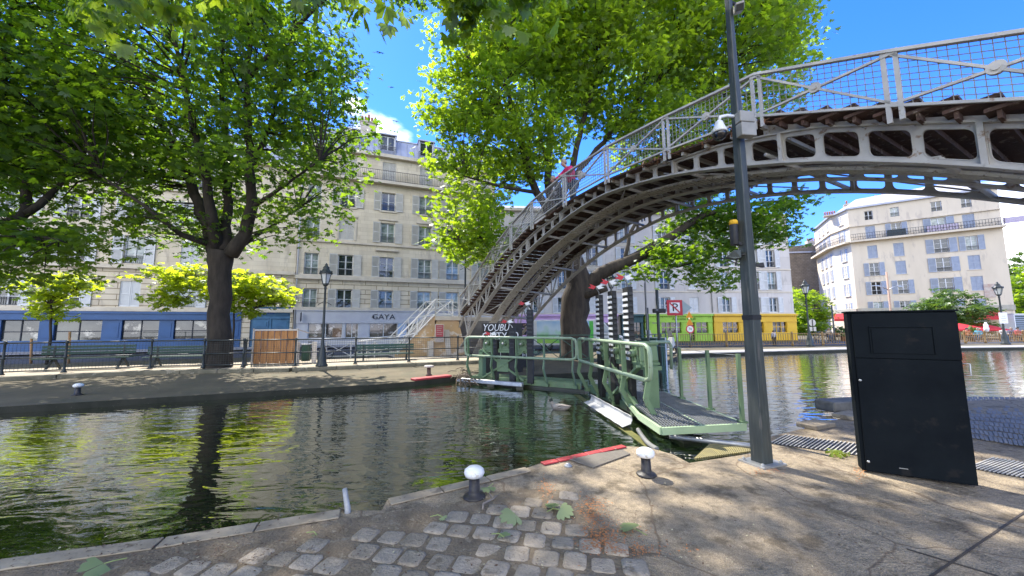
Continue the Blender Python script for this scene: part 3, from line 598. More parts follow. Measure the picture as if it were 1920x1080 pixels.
# ---------------------------------------------------------------- pale rendered house with the coloured shops
AZ = R(5); ad = Vector((math.cos(AZ), math.sin(AZ), 0)); an = Vector((-math.sin(AZ), math.cos(AZ), 0))
P0 = DP(1450, 600, 39.5); P0.z = 0
def axz(x, y): P = PP(x, y, P0, an); return (P-P0).dot(ad), P.z
def ax(x, y=575): return axz(x, y)[0]
a_ = thing('coloured_shops_house', 'long pale rendered apartment house above pink, green and yellow shop fronts', 'building', P0, AZ)
x0, x1 = ax(932), ax(1487, 560); at_ = axz(1471, 403)[1]
arow = [(axz(1451, 585.5)[1], axz(1451, 558)[1]), (axz(1451, 543)[1], axz(1451, 510)[1])]
stp = arow[1][0]-arow[0][0]
for i in range(2): arow.append((arow[1][0]+stp*(i+1)*1.0, arow[1][1]+stp*(i+1)*1.0))
acol = [ax(x) for x in (1000, 1055, 1113, 1176, 1248, 1302, 1363, 1418, 1451)]
azs1 = axz(1300, 590)[1]
ops = []
for c in acol:
    for a, b in arow:
        if b < at_-.3: ops.append((c-.5, c+.5, a, b))
mb = MB(); facade(mb, x0, x1, azs1, at_, ops, .2)
for xx in (x0, x1): mb.quad((xx, 0, .05), (xx, 0, at_), (xx, 10, at_), (xx, 10, .05))
mb.quad((x0, .5, .05), (x1, .5, .05), (x1, .5, azs1), (x0, .5, azs1)); mb.quad((x0, 10, .05), (x1, 10, .05), (x1, 10, at_), (x0, 10, at_))
mb.build('wall', m_ren, a_, world=False)
closed = {(5, 0), (5, 1), (2, 0)}
for ci, c in enumerate(acol):
    for ri, (a, b) in enumerate(arow):
        if b < at_-.3: window(a_, c, a, 1.0, b-a, shut='closed' if (ci, ri) in closed else 'open', sm=m_white, rail=ri > 0, sill=True, pane=random.choice([m_glass, m_glass, m_curt]))
mb = MB()
for z in (arow[1][0]-.2, arow[2][0]-.2, arow[3][0]-.2): mb.b2(x0, x1, -.06, .02, z-.14, z)
mb.b2(x0, x1+.1, -.3, .02, at_-.25, at_+.02); mb.b2(x0, x1, -.16, .02, azs1, azs1+.16); mb.build('cornice', m_trim, a_, world=False)
mb = MB(); mb.quad((x0, -.1, at_), (x1+.1, -.1, at_), (x1+.1, 5, at_+2), (x0, 5, at_+2)); mb.quad((x0, 5, at_+2), (x1+.1, 5, at_+2), (x1+.1, 10, at_), (x0, 10, at_)); mb.add([(x1, 0, at_), (x1, 5, at_+2), (x1, 10, at_)], [[0, 1, 2]])
mb.build('roof', m_zinc, a_, world=False)
m_pink = mat('pink shop paint', (.60, .38, .60), (.52, .32, .53), scale=1, rough=.5); m_lime = mat('lime green shop paint', (.32, .52, .05), (.27, .45, .04), scale=1, rough=.5); m_yel = mat('yellow shop paint', (.68, .42, .025), (.60, .36, .02), scale=1, rough=.5)
m_dkgreen = mat('dark green shop paint', (.04, .09, .09)); m_goods = mat('display window', (.05, .045, .04), (.018, .02, .02), scale=1.5, rough=.04, spec=.9, c3=(.42, .26, .16), s3=3.5, t3=.6)
def ashop(xa, xb, m, wins, name, doors=()):
    xa, xb = ax(xa), ax(xb)
    mb = MB(); zt1 = azs1-.02; zf = azs1-.75
    mb.b2(xa, xb, -.12, .4, zf, zt1); mb.b2(xa-.05, xb+.05, -.28, .4, zt1-.12, zt1+.08); mb.b2(xa, xb, -.16, .1, zf-.05, zf+.05)
    k = xa+.1
    while k < xb-.1: mb.b2(k, k+.07, -.22, -.1, zt1-.22, zt1-.12); k += .25
    ws = sorted((ax(p), ax(q), z0) for p, q, z0 in wins); e_ = [xa]+[v for w in ws for v in w[:2]]+[xb]
    for a, b in zip(e_[0::2], e_[1::2]):
        mb.b2(a, b, -.08, .4, .05, zf)
        if b-a > .5: mb.b2(a+.1, b-.1, -.11, 0, 1.0, zf-.2)
    for a, b, z0 in ws: mb.b2(a, b, -.06, .4, .05, z0)
    s = mb.build(name, m, a_, world=False)
    for a, b, z0 in ws:
        mbb = MB(); n = max(2, round((b-a)/.6))
        for i in range(n+1): x = a+(b-a)*i/n; mbb.b2(x-.025, x+.025, .06, .11, z0, zf)
        mbb.b2(a, b, .065, .105, zf-.6, zf-.55); f = mbb.build('shop_window', m, a_, world=False)
        mbb = MB(); mbb.b2(a, b, .1, .11, z0, zf); mbb.build('pane', m_goods, f, world=False)
    return s, (xa+xb)/2, (zf+zt1)/2-.05
ashop(962, 1156, m_pink, [(975, 1000, .8), (1010, 1040, .8), (1052, 1085, .8), (1100, 1108, .1), (1116, 1140, .8)], 'pink_shop_front')
ashop(1165, 1204, m_dkgreen, [(1170, 1184, .1), (1186, 1200, .1)], 'dark_green_doorway')
s_, cx_, cz_ = ashop(1208, 1333, m_lime, [(1221, 1234, 1.9), (1238, 1275, .9), (1290, 1300, .1), (1303, 1325, .9)], 'lime_shop_front')
text('Antoine & Lili', .40, a_, (ax(1280), -.15, cz_), mat('olive lettering', (.12, .20, .03)), sx=1.15)
ashop(1336, 1490, m_yel, [(1352, 1382, .9), (1412, 1428, .9), (1445, 1471, .9)], 'yellow_shop_front')
mb = MB(); mb.b2(ax(1476)-.15, ax(1476)+.28, -.11, -.06, 2.2, 2.65); mb.build('wall_plaque', mat('dark plaque', (.06, .05, .04), (.3, .25, .2), scale=20), a_, world=False)
mb = MB(); mb.tube([(ax(1335), -.1, azs1), (ax(1335), -.1, at_-.3)], .05, 6); mb.build('drain_pipe', m_shut, a_, world=False)
# ---------------------------------------------------------------- big cream corner house on the right
CD = Vector((.8, -.6, 0)); CN = Vector((.6, .8, 0)); C0 = DP(1606, 560, 60.0); C0.z = 0; CZ = math.atan2(-.6, .8)
def cxz(x, y): P = PP(x, y, C0, CN); return (P-C0).dot(CD), P.z
c_ = thing('corner_house', 'large cream corner apartment house with blue grey shutters and an upper balcony', 'building', C0, CZ)
xr = cxz(1888, 480)[0]
crow = []
for t, b in ((566, 590), (528.5, 552.5), (493, 517), (460, 484), (423, 447), (394, 411)):
    crow.append((cxz(1638, b)[1], cxz(1638, t)[1]))
ztopc = cxz(1640, 386)[1]; ccol = [cxz(x, 500)[0] for x in (1639, 1689, 1770, 1828)]
ops = []; spec = []
for ci, c in enumerate(ccol):
    for ri, (a, b) in enumerate(crow):
        w = 1.15 if ri < 5 else 1.0
        if ci == 2: w = 1.5 if ri < 5 else 1.1
        ops.append((c-w/2, c+w/2, a, b)); spec.append((c, a, w, b-a, ci, ri))
mb = MB(); facade(mb, 0, xr, .05, ztopc, ops, .2)
mb.quad((xr, 0, .05), (xr, 12, .05), (xr, 12, ztopc), (xr, 0, ztopc))
# chamfer and receding left face in the same local frame
K = Matrix.Rotation(-CZ, 3, 'Z')
def cl(P): return K @ (Vector(P)-C0)
B1 = DP(1571, 560, 64.5); B1.z = 0; B2 = DP(1538, 560, 74); B2.z = 0
b1, b2 = cl(B1), cl(B2)
mb.quad((b1.x, b1.y, .05), (0, 0, .05), (0, 0, ztopc), (b1.x, b1.y, ztopc)); mb.quad((b2.x, b2.y, .05), (b1.x, b1.y, .05), (b1.x, b1.y, ztopc), (b2.x, b2.y, ztopc))
mb.quad((b2.x, b2.y, .05), (b2.x, b2.y, ztopc), (xr, 12, ztopc), (xr, 12, .05))
mb.build('wall', m_cream, c_, world=False)
closedset = {(0, 3), (1, 3), (1, 2), (3, 2), (3, 1), (3, 0), (0, 4), (3, 4)}
for c, a, w, hh, ci, ri in spec:
    window(c_, c, a, w, hh, shut=None if ri == 5 else ('closed' if (ci, ri) in closedset else 'open'), sm=m_shutb, rail=ri != 4, sill=ri < 4, pane=m_dark if (ci, ri) in ((0, 1), (0, 5)) else random.choice([m_glass, m_curt, m_glass]))
def face_windows(p, q, fracs, w):
    d = (q-p); L = d.length; d.normalize(); rz = math.atan2(d.y, d.x)
    for fr in fracs:
        for ri, (a, b) in enumerate(crow):
            P = p+d*(L*fr); nrm = Vector((d.y, -d.x, 0)); P = P+nrm*.05
            f = child(win_mesh('frame', w, b-a, m_white), 'window', c_, (P.x, P.y, a), rz); child(win_mesh('pane', w-.1, b-a-.1, m_glass), 'pane', f, (0, 0, .05))
            if ri < 5:
                s = win_mesh('shutter', w*.5, b-a, m_shutb)
                child(s, 'shutter', f, (-w/2-.02, .03, 0), math.pi-.15); child(s, 'shutter', f, (w/2+.02, -.02, 0), .15)
            child(win_mesh('sill', w+.3, .09, m_trim), 'sill', f, (0, -.12, -.10))
face_windows(b1, Vector((0, 0, 0)), (.58,), 1.0)
face_windows(b2, b1, (.32, .56, .82), .95)
mb = MB()
path = [b2, b1, Vector((0, 0, 0)), Vector((xr, 0, 0))]
def run(z0, z1, d, w=.3):
    for p, q in zip(path[:-1], path[1:]):
        dd = (q-p).normalized(); nr = Vector((dd.y, -dd.x, 0)); mid = (p+q)/2+nr*(d-w/2)
        L = (q-p).length+.25*d; mb.box((mid.x, mid.y, (z0+z1)/2), (L, w, z1-z0), math.atan2(dd.y, dd.x))
bz = crow[4][0]-.12
run(bz-.3, bz, .9, 1.2); run(crow[5][0]-.9, crow[5][0]-.72, .25, .4)
mb.build('balcony_slab', m_cream, c_, world=False)
mb = MB(); run(ztopc-.02, ztopc+.25, .35, .6); mb.build('gutter', m_zinc, c_, world=False)
mb = MB()
for p, q in zip(path[:-1], path[1:]):
    dd = (q-p).normalized(); nr = Vector((dd.y, -dd.x, 0)); a = p+nr*.85; b = q+nr*.85; L = (b-a).length
    for z in (.06, .5, 1.0): mb.bar((a.x, a.y, bz+z), (b.x, b.y, bz+z), .05, .05)
    n = int(L/.28)
    for i in range(n+1):
        P = a+dd*(L*i/n); mb.bar((P.x, P.y, bz), (P.x, P.y, bz+1.0), .035, .035)
        if i < n and i % 2: P2 = a+dd*(L*(i+1)/n); mb.bar((P.x, P.y, bz+.1), (P2.x, P2.y, bz+.5), .03, .03)
rl = mb.build('balcony_rail', m_iron, c_, world=False)
mb = MB(); a, b = cxz(1661, 440)[0], cxz(1697, 440)[0]; mb.b2(a, b, -.82, -.78, bz+.1, bz+1.05); mb.build('balcony_screen', mat('dark green screen', (.03, .05, .06)), c_, world=False)
a, b = cxz(1735, 430)[0], cxz(1795, 430)[0]; mb = MB(); m_lil = mat('lilac screen', (.36, .28, .40), (.5, .46, .5), scale=6)
for a, b in ((a, b), (b+4, b+6.5)): mb = MB(); mb.b2(a, b, -.82, -.80, bz+.1, bz+.95); mb.build('balcony_screen', m_lil, c_, world=False)
mb = MB(); zrf = ztopc+.2; pt = [(b2.x, b2.y, zrf), (b1.x, b1.y, zrf), (0, 0, zrf), (xr, 0, zrf), (xr, 12, zrf)]
ins = [(b2.x+3, b2.y+1, zrf+1.4), (b1.x+2.5, b1.y+2, zrf+1.8), (1.5, 2.6, zrf+2.0), (xr-1.5, 3.2, zrf+2.6), (xr-2, 9, zrf+2.2)]
for i in range(4): mb.quad(pt[i], pt[i+1], ins[i+1], ins[i])
mb.add(ins, [[0, 1, 2, 3, 4]]); rf = mb.build('roof', mat('pale zinc roof', (.50, .49, .47), (.42, .41, .40), scale=.6, rough=.55), c_, world=False)
def chim(x, y, w, hgt, pots):
    P, z = cxz(x, y); mb = MB(); mb.b2(P-w/2, P+w/2, 2.6, 3.8, zrf-.2, z-.0); mb.b2(P-w/2-.1, P+w/2+.1, 2.5, 3.9, z-.25, z-.1); c = mb.build('chimney', m_chim, rf, world=False)
    mb = MB()
    for i in range(pots): mb.lathe([(.15, 0), (.11, .5), (.16, .55), (.12, .75)], (P-w/2+w*(i+.5)/pots, 3.2, z-.1), 8)
    mb.build('chimney_pot', m_pot, rf, world=False)
chim(1559, 395, 1.6, 1, 5); chim(1592, 374, .7, 1, 1); chim(1656, 362, 1.6, 1, 2); chim(1713, 362, 1.7, 1, 3)
m_awn = mat('red awning cloth', (.55, .03, .035), (.46, .025, .03), scale=2, rough=.7)
mb = MB()      # cafe front: two red awnings, pale band
run(3.6, 4.3, .25, .3); mb.build('shop_front', mat('cafe fascia', (.42, .40, .32), (.35, .33, .26)), c_, world=False)
for (xa, xb) in ((1562, 1604), (1812, 1874)):
    a, za = cxz(xa, 608); b, _ = cxz(xb, 608); mb = MB()
    mb.quad((a, -.1, 3.5), (b, -.1, 3.5), (b, -2.6, 2.6), (a, -2.6, 2.6)); mb.quad((a, -2.6, 2.6), (b, -2.6, 2.6), (b, -2.62, 2.25), (a, -2.62, 2.25)); mb.add([(a, -.1, 3.5), (a, -2.6, 2.6), (a, -.1, 2.6)], [[0, 1, 2]]); mb.add([(b, -.1, 3.5), (b, -2.6, 2.6), (b, -.1, 2.6)], [[0, 1, 2]])
    mb.build('awning', m_awn, c_, world=False)
mb = MB()
for xx in (1625, 1660, 1700, 1745, 1830): a, _ = cxz(xx, 620); mb.b2(a-1, a+1, -.06, .02, .6, 3.0)
mb.build('shop_window', m_goods, c_, world=False)
mb = MB(); a, _ = cxz(1868, 575); mb.b2(a-.9, a+.1, -.1, 0, 5.4, 7.3); mb.build('wall_sign', mat('faded sign', (.42, .30, .24), (.5, .45, .38), scale=2.5), c_, world=False)
# ---------------------------------------------------------------- brown rubble house between them
Bk = DP(1480, 560, 78); Bk.z = 0; bz_ = thing('rubble_wall_house', 'windowless brown rubble stone gable behind the street trees', 'building', Bk, R(-8))
zt2 = DP(1500, 470, 78).z; mb = MB(); mb.b2(-6, 11, 0, 8, 0, zt2-.6); mb.add([(-6, 0, zt2-.6), (11, 0, zt2-.6), (11, 0, zt2+.6), (4, 0, zt2+1.2), (-6, 0, zt2)], [[0, 1, 2, 3, 4]]); mb.build('wall', m_brickb, bz_, world=False)
mb = MB(); mb.b2(-6.2, 11.2, -.3, 8, zt2-.6, zt2-.3); r_ = mb.build('roof', m_zinc, bz_, world=False)
mb = MB(); mb.b2(5.0, 7.0, .8, 1.8, zt2, zt2+2.2); c2 = mb.build('chimney', m_chim, r_, world=False)
mb = MB()
for i in range(4): mb.lathe([(.16, 0), (.12, .6)], (5.3+.45*i, 1.3, zt2+2.2), 6)
mb.build('chimney_pot', m_pot, r_, world=False)
# ================================================================== FOOTBRIDGE
BA = R(-29); BD = Vector((math.sin(BA), math.cos(BA), 0)); BN = Vector((math.cos(BA), -math.sin(BA), 0)); BO = Vector((5.6, 5.5, 0)); BW = 3.1
def BP(s, w, z): return BO + BD*s + BN*w + Vector((0, 0, z))
def zb(s):
    D = s-5.0; return 5.27-(.0435 if D < 0 else .0425-.0006*D)*D*D
_ds = [(-9, .6), (-6, 2.05), (-1.53, 4.2), (-.4, 4.73), (1.39, 5.52), (3.41, 5.73), (5.41, 5.86), (7.38, 5.78), (9.43, 5.48), (11.08, 4.99), (12.8, 4.32), (15.57, 2.96), (17.2, 2.3), (20, 2.3)]
def zd(s):
    for (a, za), (b, zb_) in zip(_ds[:-1], _ds[1:]):
        if a <= s <= b: return za+(zb_-za)*(s-a)/(b-a)
    return _ds[0][1] if s < _ds[0][0] else _ds[-1][1]
_dl = [(-9, 0), (2, 0), (3, .06), (4.4, .15), (6, .31), (8.5, .33), (11, .42), (13, .50), (14, .55), (17, .58), (20, .58)]
_zb0 = zb
def zb(s, w=0):
    d = 0
    for (a, da), (b, db) in zip(_dl[:-1], _dl[1:]):
        if a <= s <= b: d = da+(db-da)*(s-a)/(b-a)
    return _zb0(s)+d*(1-.45*max(0, w)/BW)
def zt(s, w=0): return zb(s, w)+.28 if .2 < w < BW-.2 else max(zb(s, w)+.34, min(zb(s, w)+.45+.008*(s-5)**2, zd(s)-.14))
m_br = mat('bridge paint', (.45, .435, .40), (.36, .34, .31), scale=2.2, rough=.55, bump=.15, bscale=40, c3=(.22, .15, .10), s3=5.5, t3=.63)
m_brw = mat('bridge railing paint', (.50, .49, .465), (.42, .405, .38), scale=2.5, rough=.5, c3=(.30, .21, .15), s3=9, t3=.66)
m_wire = mat('backlit wire', (.27, .265, .25), (.22, .21, .20), rough=.6)  # darker copy of the railing paint; backlit shade put into the colour
m_tread = mat('worn brown tread', (.095, .05, .035), (.055, .033, .024), scale=3, rough=.85, bump=.5, bscale=22, c3=(.22, .17, .13), s3=6, t3=.6)
br = thing('footbridge', 'arched iron footbridge with mesh railings and brown stair treads over the canal', 'footbridge', BP(17, 1.35, 0), 0)
S0, S1 = -5.6, 17.0
def web(w, name, holes=True, smax=12.4):
    mb = MB(); th = .03
    step = .56; s = S0
    N = int(round((S1-S0)/step)); step = (S1-S0)/N
    for side in (0, 1): pass
    lo = [BP(S0+i*step, w, zb(S0+i*step, w)) for i in range(N+1)]; hi = [BP(S0+i*step, w, zt(S0+i*step, w)) for i in range(N+1)]
    for i in range(N):
        mb.bar(lo[i], lo[i+1]+(lo[i+1]-lo[i])*.02, .20, .035); mb.bar(hi[i], hi[i+1]+(hi[i+1]-hi[i])*.02, .16, .03)
        s = S0+i*step
        if s < smax and s > -4.5:
            a, b, c, d = lo[i], lo[i+1], hi[i+1], hi[i]
            def P(u, v): return a.lerp(b, u).lerp(d.lerp(c, u), v)
            rx, ry = .14, .16; u0, u1, v0, v1 = .09, .91, .13, .86
            hole = []
            for (cu, cv, t0) in ((u1-rx, v0+ry, -90), (u1-rx, v1-ry, 0), (u0+rx, v1-ry, 90), (u0+rx, v0+ry, 180)):
                for k in range(5):
                    t = R(t0+k*22.5); hole.append((cu+rx*math.cos(t), cv+ry*math.sin(t)))
            hole = hole
            outer = []
            for (u, v) in hole:
                # project to the panel border
                du, dv = u-.5, v-.5; k = .5/max(abs(du), abs(dv)); outer.append((.5+du*k, .5+dv*k))
            n = len(hole)
            for off in (-th/2, th/2):
                O_ = BN*off; vs = [P(*h_)+O_ for h_ in hole]+[P(*o_)+O_ for o_ in outer]
                mb.add(vs, [[k, (k+1) % n, n+(k+1) % n, n+k] for k in range(n)])
            vs = [P(*h_)-BN*th/2 for h_ in hole]+[P(*h_)+BN*th/2 for h_ in hole]; mb.add(vs, [[k, (k+1) % n, n+(k+1) % n, n+k] for k in range(n)])
            # hole rim flange
            for k in range(n): mb.bar(P(*hole[k])-BN*.0, P(*hole[(k+1) % n]), .045, .010, up=BN.cross(P(*hole[(k+1) % n])-P(*hole[k])))
            if i % 4 == 0: mb.bar(a, d, .17, .06, up=BD)
        else:
            # open lattice struts near the foot
            k = i % 2
            mb.bar(lo[i] if k else hi[i], hi[i+1] if k else lo[i+1], .05, .05, up=BN)
            if i % 2: mb.bar(lo[i], hi[i], .05, .05, up=BN)
    mb.bar(lo[-1], BP(18.2, w, .1), .20, .05); mb.bar(hi[-1], BP(18.0, w, 1.4), .12, .05); mb.bar(BP(18.1, w, .05), BP(17.9, w, 1.5), .12, .1, up=BN)
    mb.bar(lo[0], BP(S0-.5, w, 0), .2, .05); mb.bar(hi[0], BP(S0-.6, w, .5), .2, .05)
    return mb.build(name, m_br, br)
web(0, 'girder'); web(BW, 'girder'); web(1.6, 'girder')
mb = MB()        # perforated wind plate along the soffit
N = 40
for i in range(N):
    sa = S0+(18-S0)*i/N; sb = S0+(18-S0)*(i+1)/N
    za, zc = (zb(sa, 1) if sa < 17 else zb(17, 1)-(sa-17)*1.0)+.02, (zb(sb, 1) if sb < 17 else zb(17, 1)-(sb-17)*1.0)+.02
    mb.add([BP(sa, .78, za), BP(sb, .78, zc), BP(sb, 1.2, zc), BP(sa, 1.2, za), BP(sa, .78, za+.06), BP(sb, .78, zc+.06), BP(sb, 1.2, zc+.06), BP(sa, 1.2, za+.06)], [[0, 1, 2, 3], [7, 6, 5, 4], [0, 4, 5, 1], [2, 6, 7, 3]])
    if sa > 1.5 and sa < 8:
        for j in range(5):
            t = (j+.5)/5; P = BP(sa+(sb-sa)*t, .99, za+(zc-za)*t-.012)
            mb.box(P, (.38, .035, .03), math.atan2(BN.y, BN.x))
mb.build('wind_plate', mat('plate paint', (.54, .51, .44), (.42, .39, .33), scale=5, rough=.65, bump=.5, bscale=30, c3=(.18, .14, .10), s3=14, t3=.6), br)
s = -4.6; k = 0
while s < 16.6:
    mb = MB(); z = zb(s)+.06
    mb.tube([BP(s, .02, z), BP(s, BW-.02, zb(s, BW)+.06)], .045, 8); mb.tube([BP(s+.22, .02, zb(s+.22)+.2), BP(s+.22, BW-.02, zb(s+.22, BW)+.2)], .035, 8)
    mb.build('cross_beam', m_br, br); s += 1.95; k += 1
for i, s in enumerate((-3.4, -.7, 2.0, 5.0, 8.2, 10.9, 13.4)):
    mb = MB(); a, b = (0.05, 1.5) if i % 2 else (1.5, .05)
    e = s+1.8; mb.tube([BP(s, a, zb(s)+.12), BP(e, b, zb(e)+.12)], .016, 6); mb.tube([BP(s, BW-.05, zb(s)+.12), BP(e, 1.6, zb(e)+.12)], .016, 6)
    mid = BP(s, a, zb(s)+.12).lerp(BP(e, b, zb(e)+.12), .5); dv = (BP(e, b, zb(e))-BP(s, a, zb(s))).normalized()
    mb.bar(mid-dv*.16+BN*.03, mid+dv*.16+BN*.03, .02, .04); mb.bar(mid-dv*.16-BN*.03, mid+dv*.16-BN*.03, .02, .04)
    mb.build('tie_rod', m_br, br)
# deck in the middle, stair treads at both ends
WL, WR = -.30, BW+.30
mb = MB(); s = 1.4
while s < 9.4:
    e = s+.30; mb.prism([BP(s, WL+.05, zd(s)-.07), BP(e-.015, WL+.05, zd(e)-.07), BP(e-.015, WL+.05, zd(e)-.02), BP(s, WL+.05, zd(s)-.02)], BN*(WR-WL-.1)); s = e
mb.build('deck_planks', m_tread, br)
mb = MB(); s = 1.4
while s < 9.3:
    mb.bar(BP(s, 0, zt(s)), BP(s, 0, zd(s)-.07), .07, .10, up=BD); mb.bar(BP(s, BW, zt(s)), BP(s, BW, zd(s)-.07), .07, .10, up=BD); mb.bar(BP(s, -.2, zd(s)-.11), BP(s, BW+.2, zd(s)-.11), .06, .08); s += .56
mb.build('deck_bearers', m_br, br)
def treads(sa, sb, n):
    for i in range(n):
        a = sa+(sb-sa)*i/n; b = sa+(sb-sa)*(i+1)/n
        z = min(zd(a), zd(b)); hi = max(zd(a), zd(b)); up = a if zd(a) > zd(b) else b; dn = b if up == a else a
        d = .16 if up > dn else -.16
        mb = MB(); lo_, hi_ = sorted((dn-d*.25, up+d*.7))
        mb.prism([BP(lo_, WL+.02, hi-.05), BP(hi_, WL+.02, hi-.05), BP(hi_, WL+.02, hi), BP(lo_, WL+.02, hi)], BN*(WR-WL-.04))
        mb.prism([BP(up-.02, WL+.05, z+.0), BP(up+.02, WL+.05, z), BP(up+.02, WL+.05, hi-.05), BP(up-.02, WL+.05, hi-.05)], BN*(WR-WL-.1))
        mb.build('stair_tread', m_tread, br, bevel=0)
treads(9.4, 17.2, 29); treads(-7.6, 1.4, 27)
for sa, sb, n in ((9.4, 17.0, 29), (-5.5, 1.4, 21)):
    for w in (0, BW):
        mb = MB()      # saw-tooth brackets carrying the treads
        for i in range(n):
            a = sa+(sb-sa)*i/n; b = sa+(sb-sa)*(i+1)/n
            mb.prism([BP(a, w-.02, min(zt(a, w), zd(a)-.06)), BP(b, w-.02, min(zt(b, w), zd(b)-.06)), BP(b, w-.02, zd(b)-.05), BP(a, w-.02, zd(a)-.05)], BN*.04)
        mb.build('stair_stringer', m_br, br)
# railings
posts = [-7.4, -5.5, -3.9, -2.2, -.40, 1.39, 3.41, 5.41, 7.38, 9.43, 11.08, 12.8, 14.2, 15.6, 17.0]
RH = .90
def zrail(s): return zd(s)+RH
for w in (WL, WR):
    for s in posts:
        mb = MB()
        for ds in (-.065, .065): mb.bar(BP(s+ds, w, zd(s)-.18), BP(s+ds, w, zrail(s)), .045, .055, up=BD)
        mb.bar(BP(s-.09, w, zrail(s)-.05), BP(s+.09, w, zrail(s)-.05), .06, .05); mb.build('railing_post', m_brw, br)
    for a, b in zip(posts[:-1], posts[1:]):
        mb = MB(); A0, B0_, A1, B1_ = BP(a, w, zd(a)+.06), BP(b, w, zd(b)+.06), BP(a, w, zrail(a)), BP(b, w, zrail(b))
        mb.bar(A1, B1_, .085, .045); mb.bar(A0, B0_, .05, .04)
        mb.bar(A0+Vector((0, 0, .03)), B1_-Vector((0, 0, .05)), .035, .045, up=BN); mb.bar(A1-Vector((0, 0, .05)), B0_+Vector((0, 0, .03)), .036, .046, up=BN)
        ce = (A0+B0_+A1+B1_)/4; vs = [ce+BN*.03+(Vector((0, 0, 1))*math.sin(t)+BD*math.cos(t))*.085 for t in [2*math.pi*k/14 for k in range(14)]]; mb.prism(vs, BN*-.06)
        vs = [ce+BN*.045+(Vector((0, 0, 1))*math.sin(t)+BD*math.cos(t))*.04 for t in [2*math.pi*k/10 for k in range(10)]]; mb.prism(vs, BN*-.09)
        mb.build('railing_panel', m_brw, br)
        mb = MB(); n = int((b-a)/.09); g = .0046
        for i in range(1, n): t = i/n; mb.bar(A0.lerp(B0_, t), A1.lerp(B1_, t), g*2, g*2, up=BD)
        for j in range(1, 9): t = j/9; mb.bar(A0.lerp(A1, t), B0_.lerp(B1_, t), g*2, g*2, up=BN)
        mb.build('wire_mesh', m_wire, br)
# dry leaf litter caught on the edge
mb = MB()
for i in range(150):
    s = random.uniform(1.0, 4.2); P = BP(s, WL-.02+random.uniform(-.02, .15), zd(s)-.02+random.uniform(-.06, .04)); d = Vector((random.gauss(0, 1), random.gauss(0, 1), random.gauss(0, .7))).normalized(); mb.bar(P, P+d*random.uniform(.04, .12), .025, .006)
mb.build('leaf_litter', mat('dry brown leaves', (.26, .14, .08), (.18, .09, .05)), br, kind='stuff')
mb = MB(); P = BP(1.75, WL, zd(1.75)-.02); mb.tube([P, P+Vector((0, 0, -.3)), P+Vector((.01, 0, -.55))], .012, 5)
for k in range(7): mb.box(P+Vector((0, 0, -.1-.07*k)), (.03, .03, .04), k)
mb.build('hanging_rag', mat('dry brown leaves', (1, 1, 1)), br)
# ---------------------------------------------------------------- stone pier, landing and lower flight
m_pier = mat('ochre pier stone', (.50, .33, .17), (.42, .29, .17), scale=1.1, rough=.9, bump=.5, bscale=11, c3=(.58, .50, .40), s3=2.0, t3=.58)
m_pierw = mat('pale pier stone', (.55, .50, .43), (.48, .42, .35), scale=2, rough=.85)
def QP(a, b, z): return BP(17.95, -1.0, 0) + BN*a + BD*b + Vector((0, 0, z))      # pier frame
pier = thing('stone_pier', 'ochre stone stair pier with pale corner blocks carrying the foot of the bridge', 'stair pier', QP(0, 0, 0))
lft = -BN; 
mb = MB()
def frustum(mb, a0, a1, b0, b1, z0, A0, A1, B0, B1, z1):
    vs = [QP(a0, b0, z0), QP(a1, b0, z0), QP(a1, b1, z0), QP(a0, b1, z0), QP(A0, B0, z1), QP(A1, B0, z1), QP(A1, B1, z1), QP(A0, B1, z1)]
    mb.add(vs, [[3, 2, 1, 0], [4, 5, 6, 7], [0, 1, 5, 4], [1, 2, 6, 5], [2, 3, 7, 6], [3, 0, 4, 7]])
frustum(mb, -.75, 1.35, -.45, 1.9, .1, -.30, .95, -.2, 1.8, 2.02)
mb.build('pier_body', m_pier, pier)
mb = MB(); frustum(mb, 1.3, 4.6, .35, 1.9, .1, 1.0, 4.5, .35, 1.8, 2.0)
for i in range(7): mb.prism([QP(1.2, .30, .2+.27*i), QP(4.5, .30, .2+.27*i), QP(4.5, .36, .2+.27*i), QP(1.2, .36, .2+.27*i)], (0, 0, .06))
mb.build('back_wall', mat('grey stair back', (.22, .20, .18), (.13, .12, .105), scale=2, bump=.4), pier)
mb = MB(); frustum(mb, -.42, 1.1, -.3, 1.9, 2.02, -.42, 1.1, -.3, 1.9, 2.26); frustum(mb, 1.1, 4.15, .4, 1.9, 2.0, 1.1, 4.15, .4, 1.9, 2.24); frustum(mb, -.86, -.58, -.55, -.2, .1, -.86, -.58, -.55, -.2, .9); frustum(mb, .15, .45, -.5, -.2, .1, .05, .35, -.36, -.1, 1.5)
mb.build('corner_blocks', m_pierw, pier, bevel=.02)
mb = MB()
for i in range(14):      # lower flight, turning along the quay
    z1 = 2.2-.15*i; a1 = -.42-.15*i; mb2 = mb; frustum(mb, a1-.15, a1, -.1, 1.7, .1, a1-.15, a1, -.1, 1.7, z1)
mb.build('stair_flight', m_pierw, pier)
mb = MB(); q = [QP(-.42, -.16, .1), QP(-2.5, -.16, .1), QP(-2.5, -.16, .25), QP(-.42, -.16, 2.35)]; mb.prism(q, BD*.08); mb.build('stair_cheek', m_pier, pier)
m_wrail = mat('white railing paint', (.66, .65, .62), (.58, .56, .52), scale=4, rough=.5)
mb = MB()
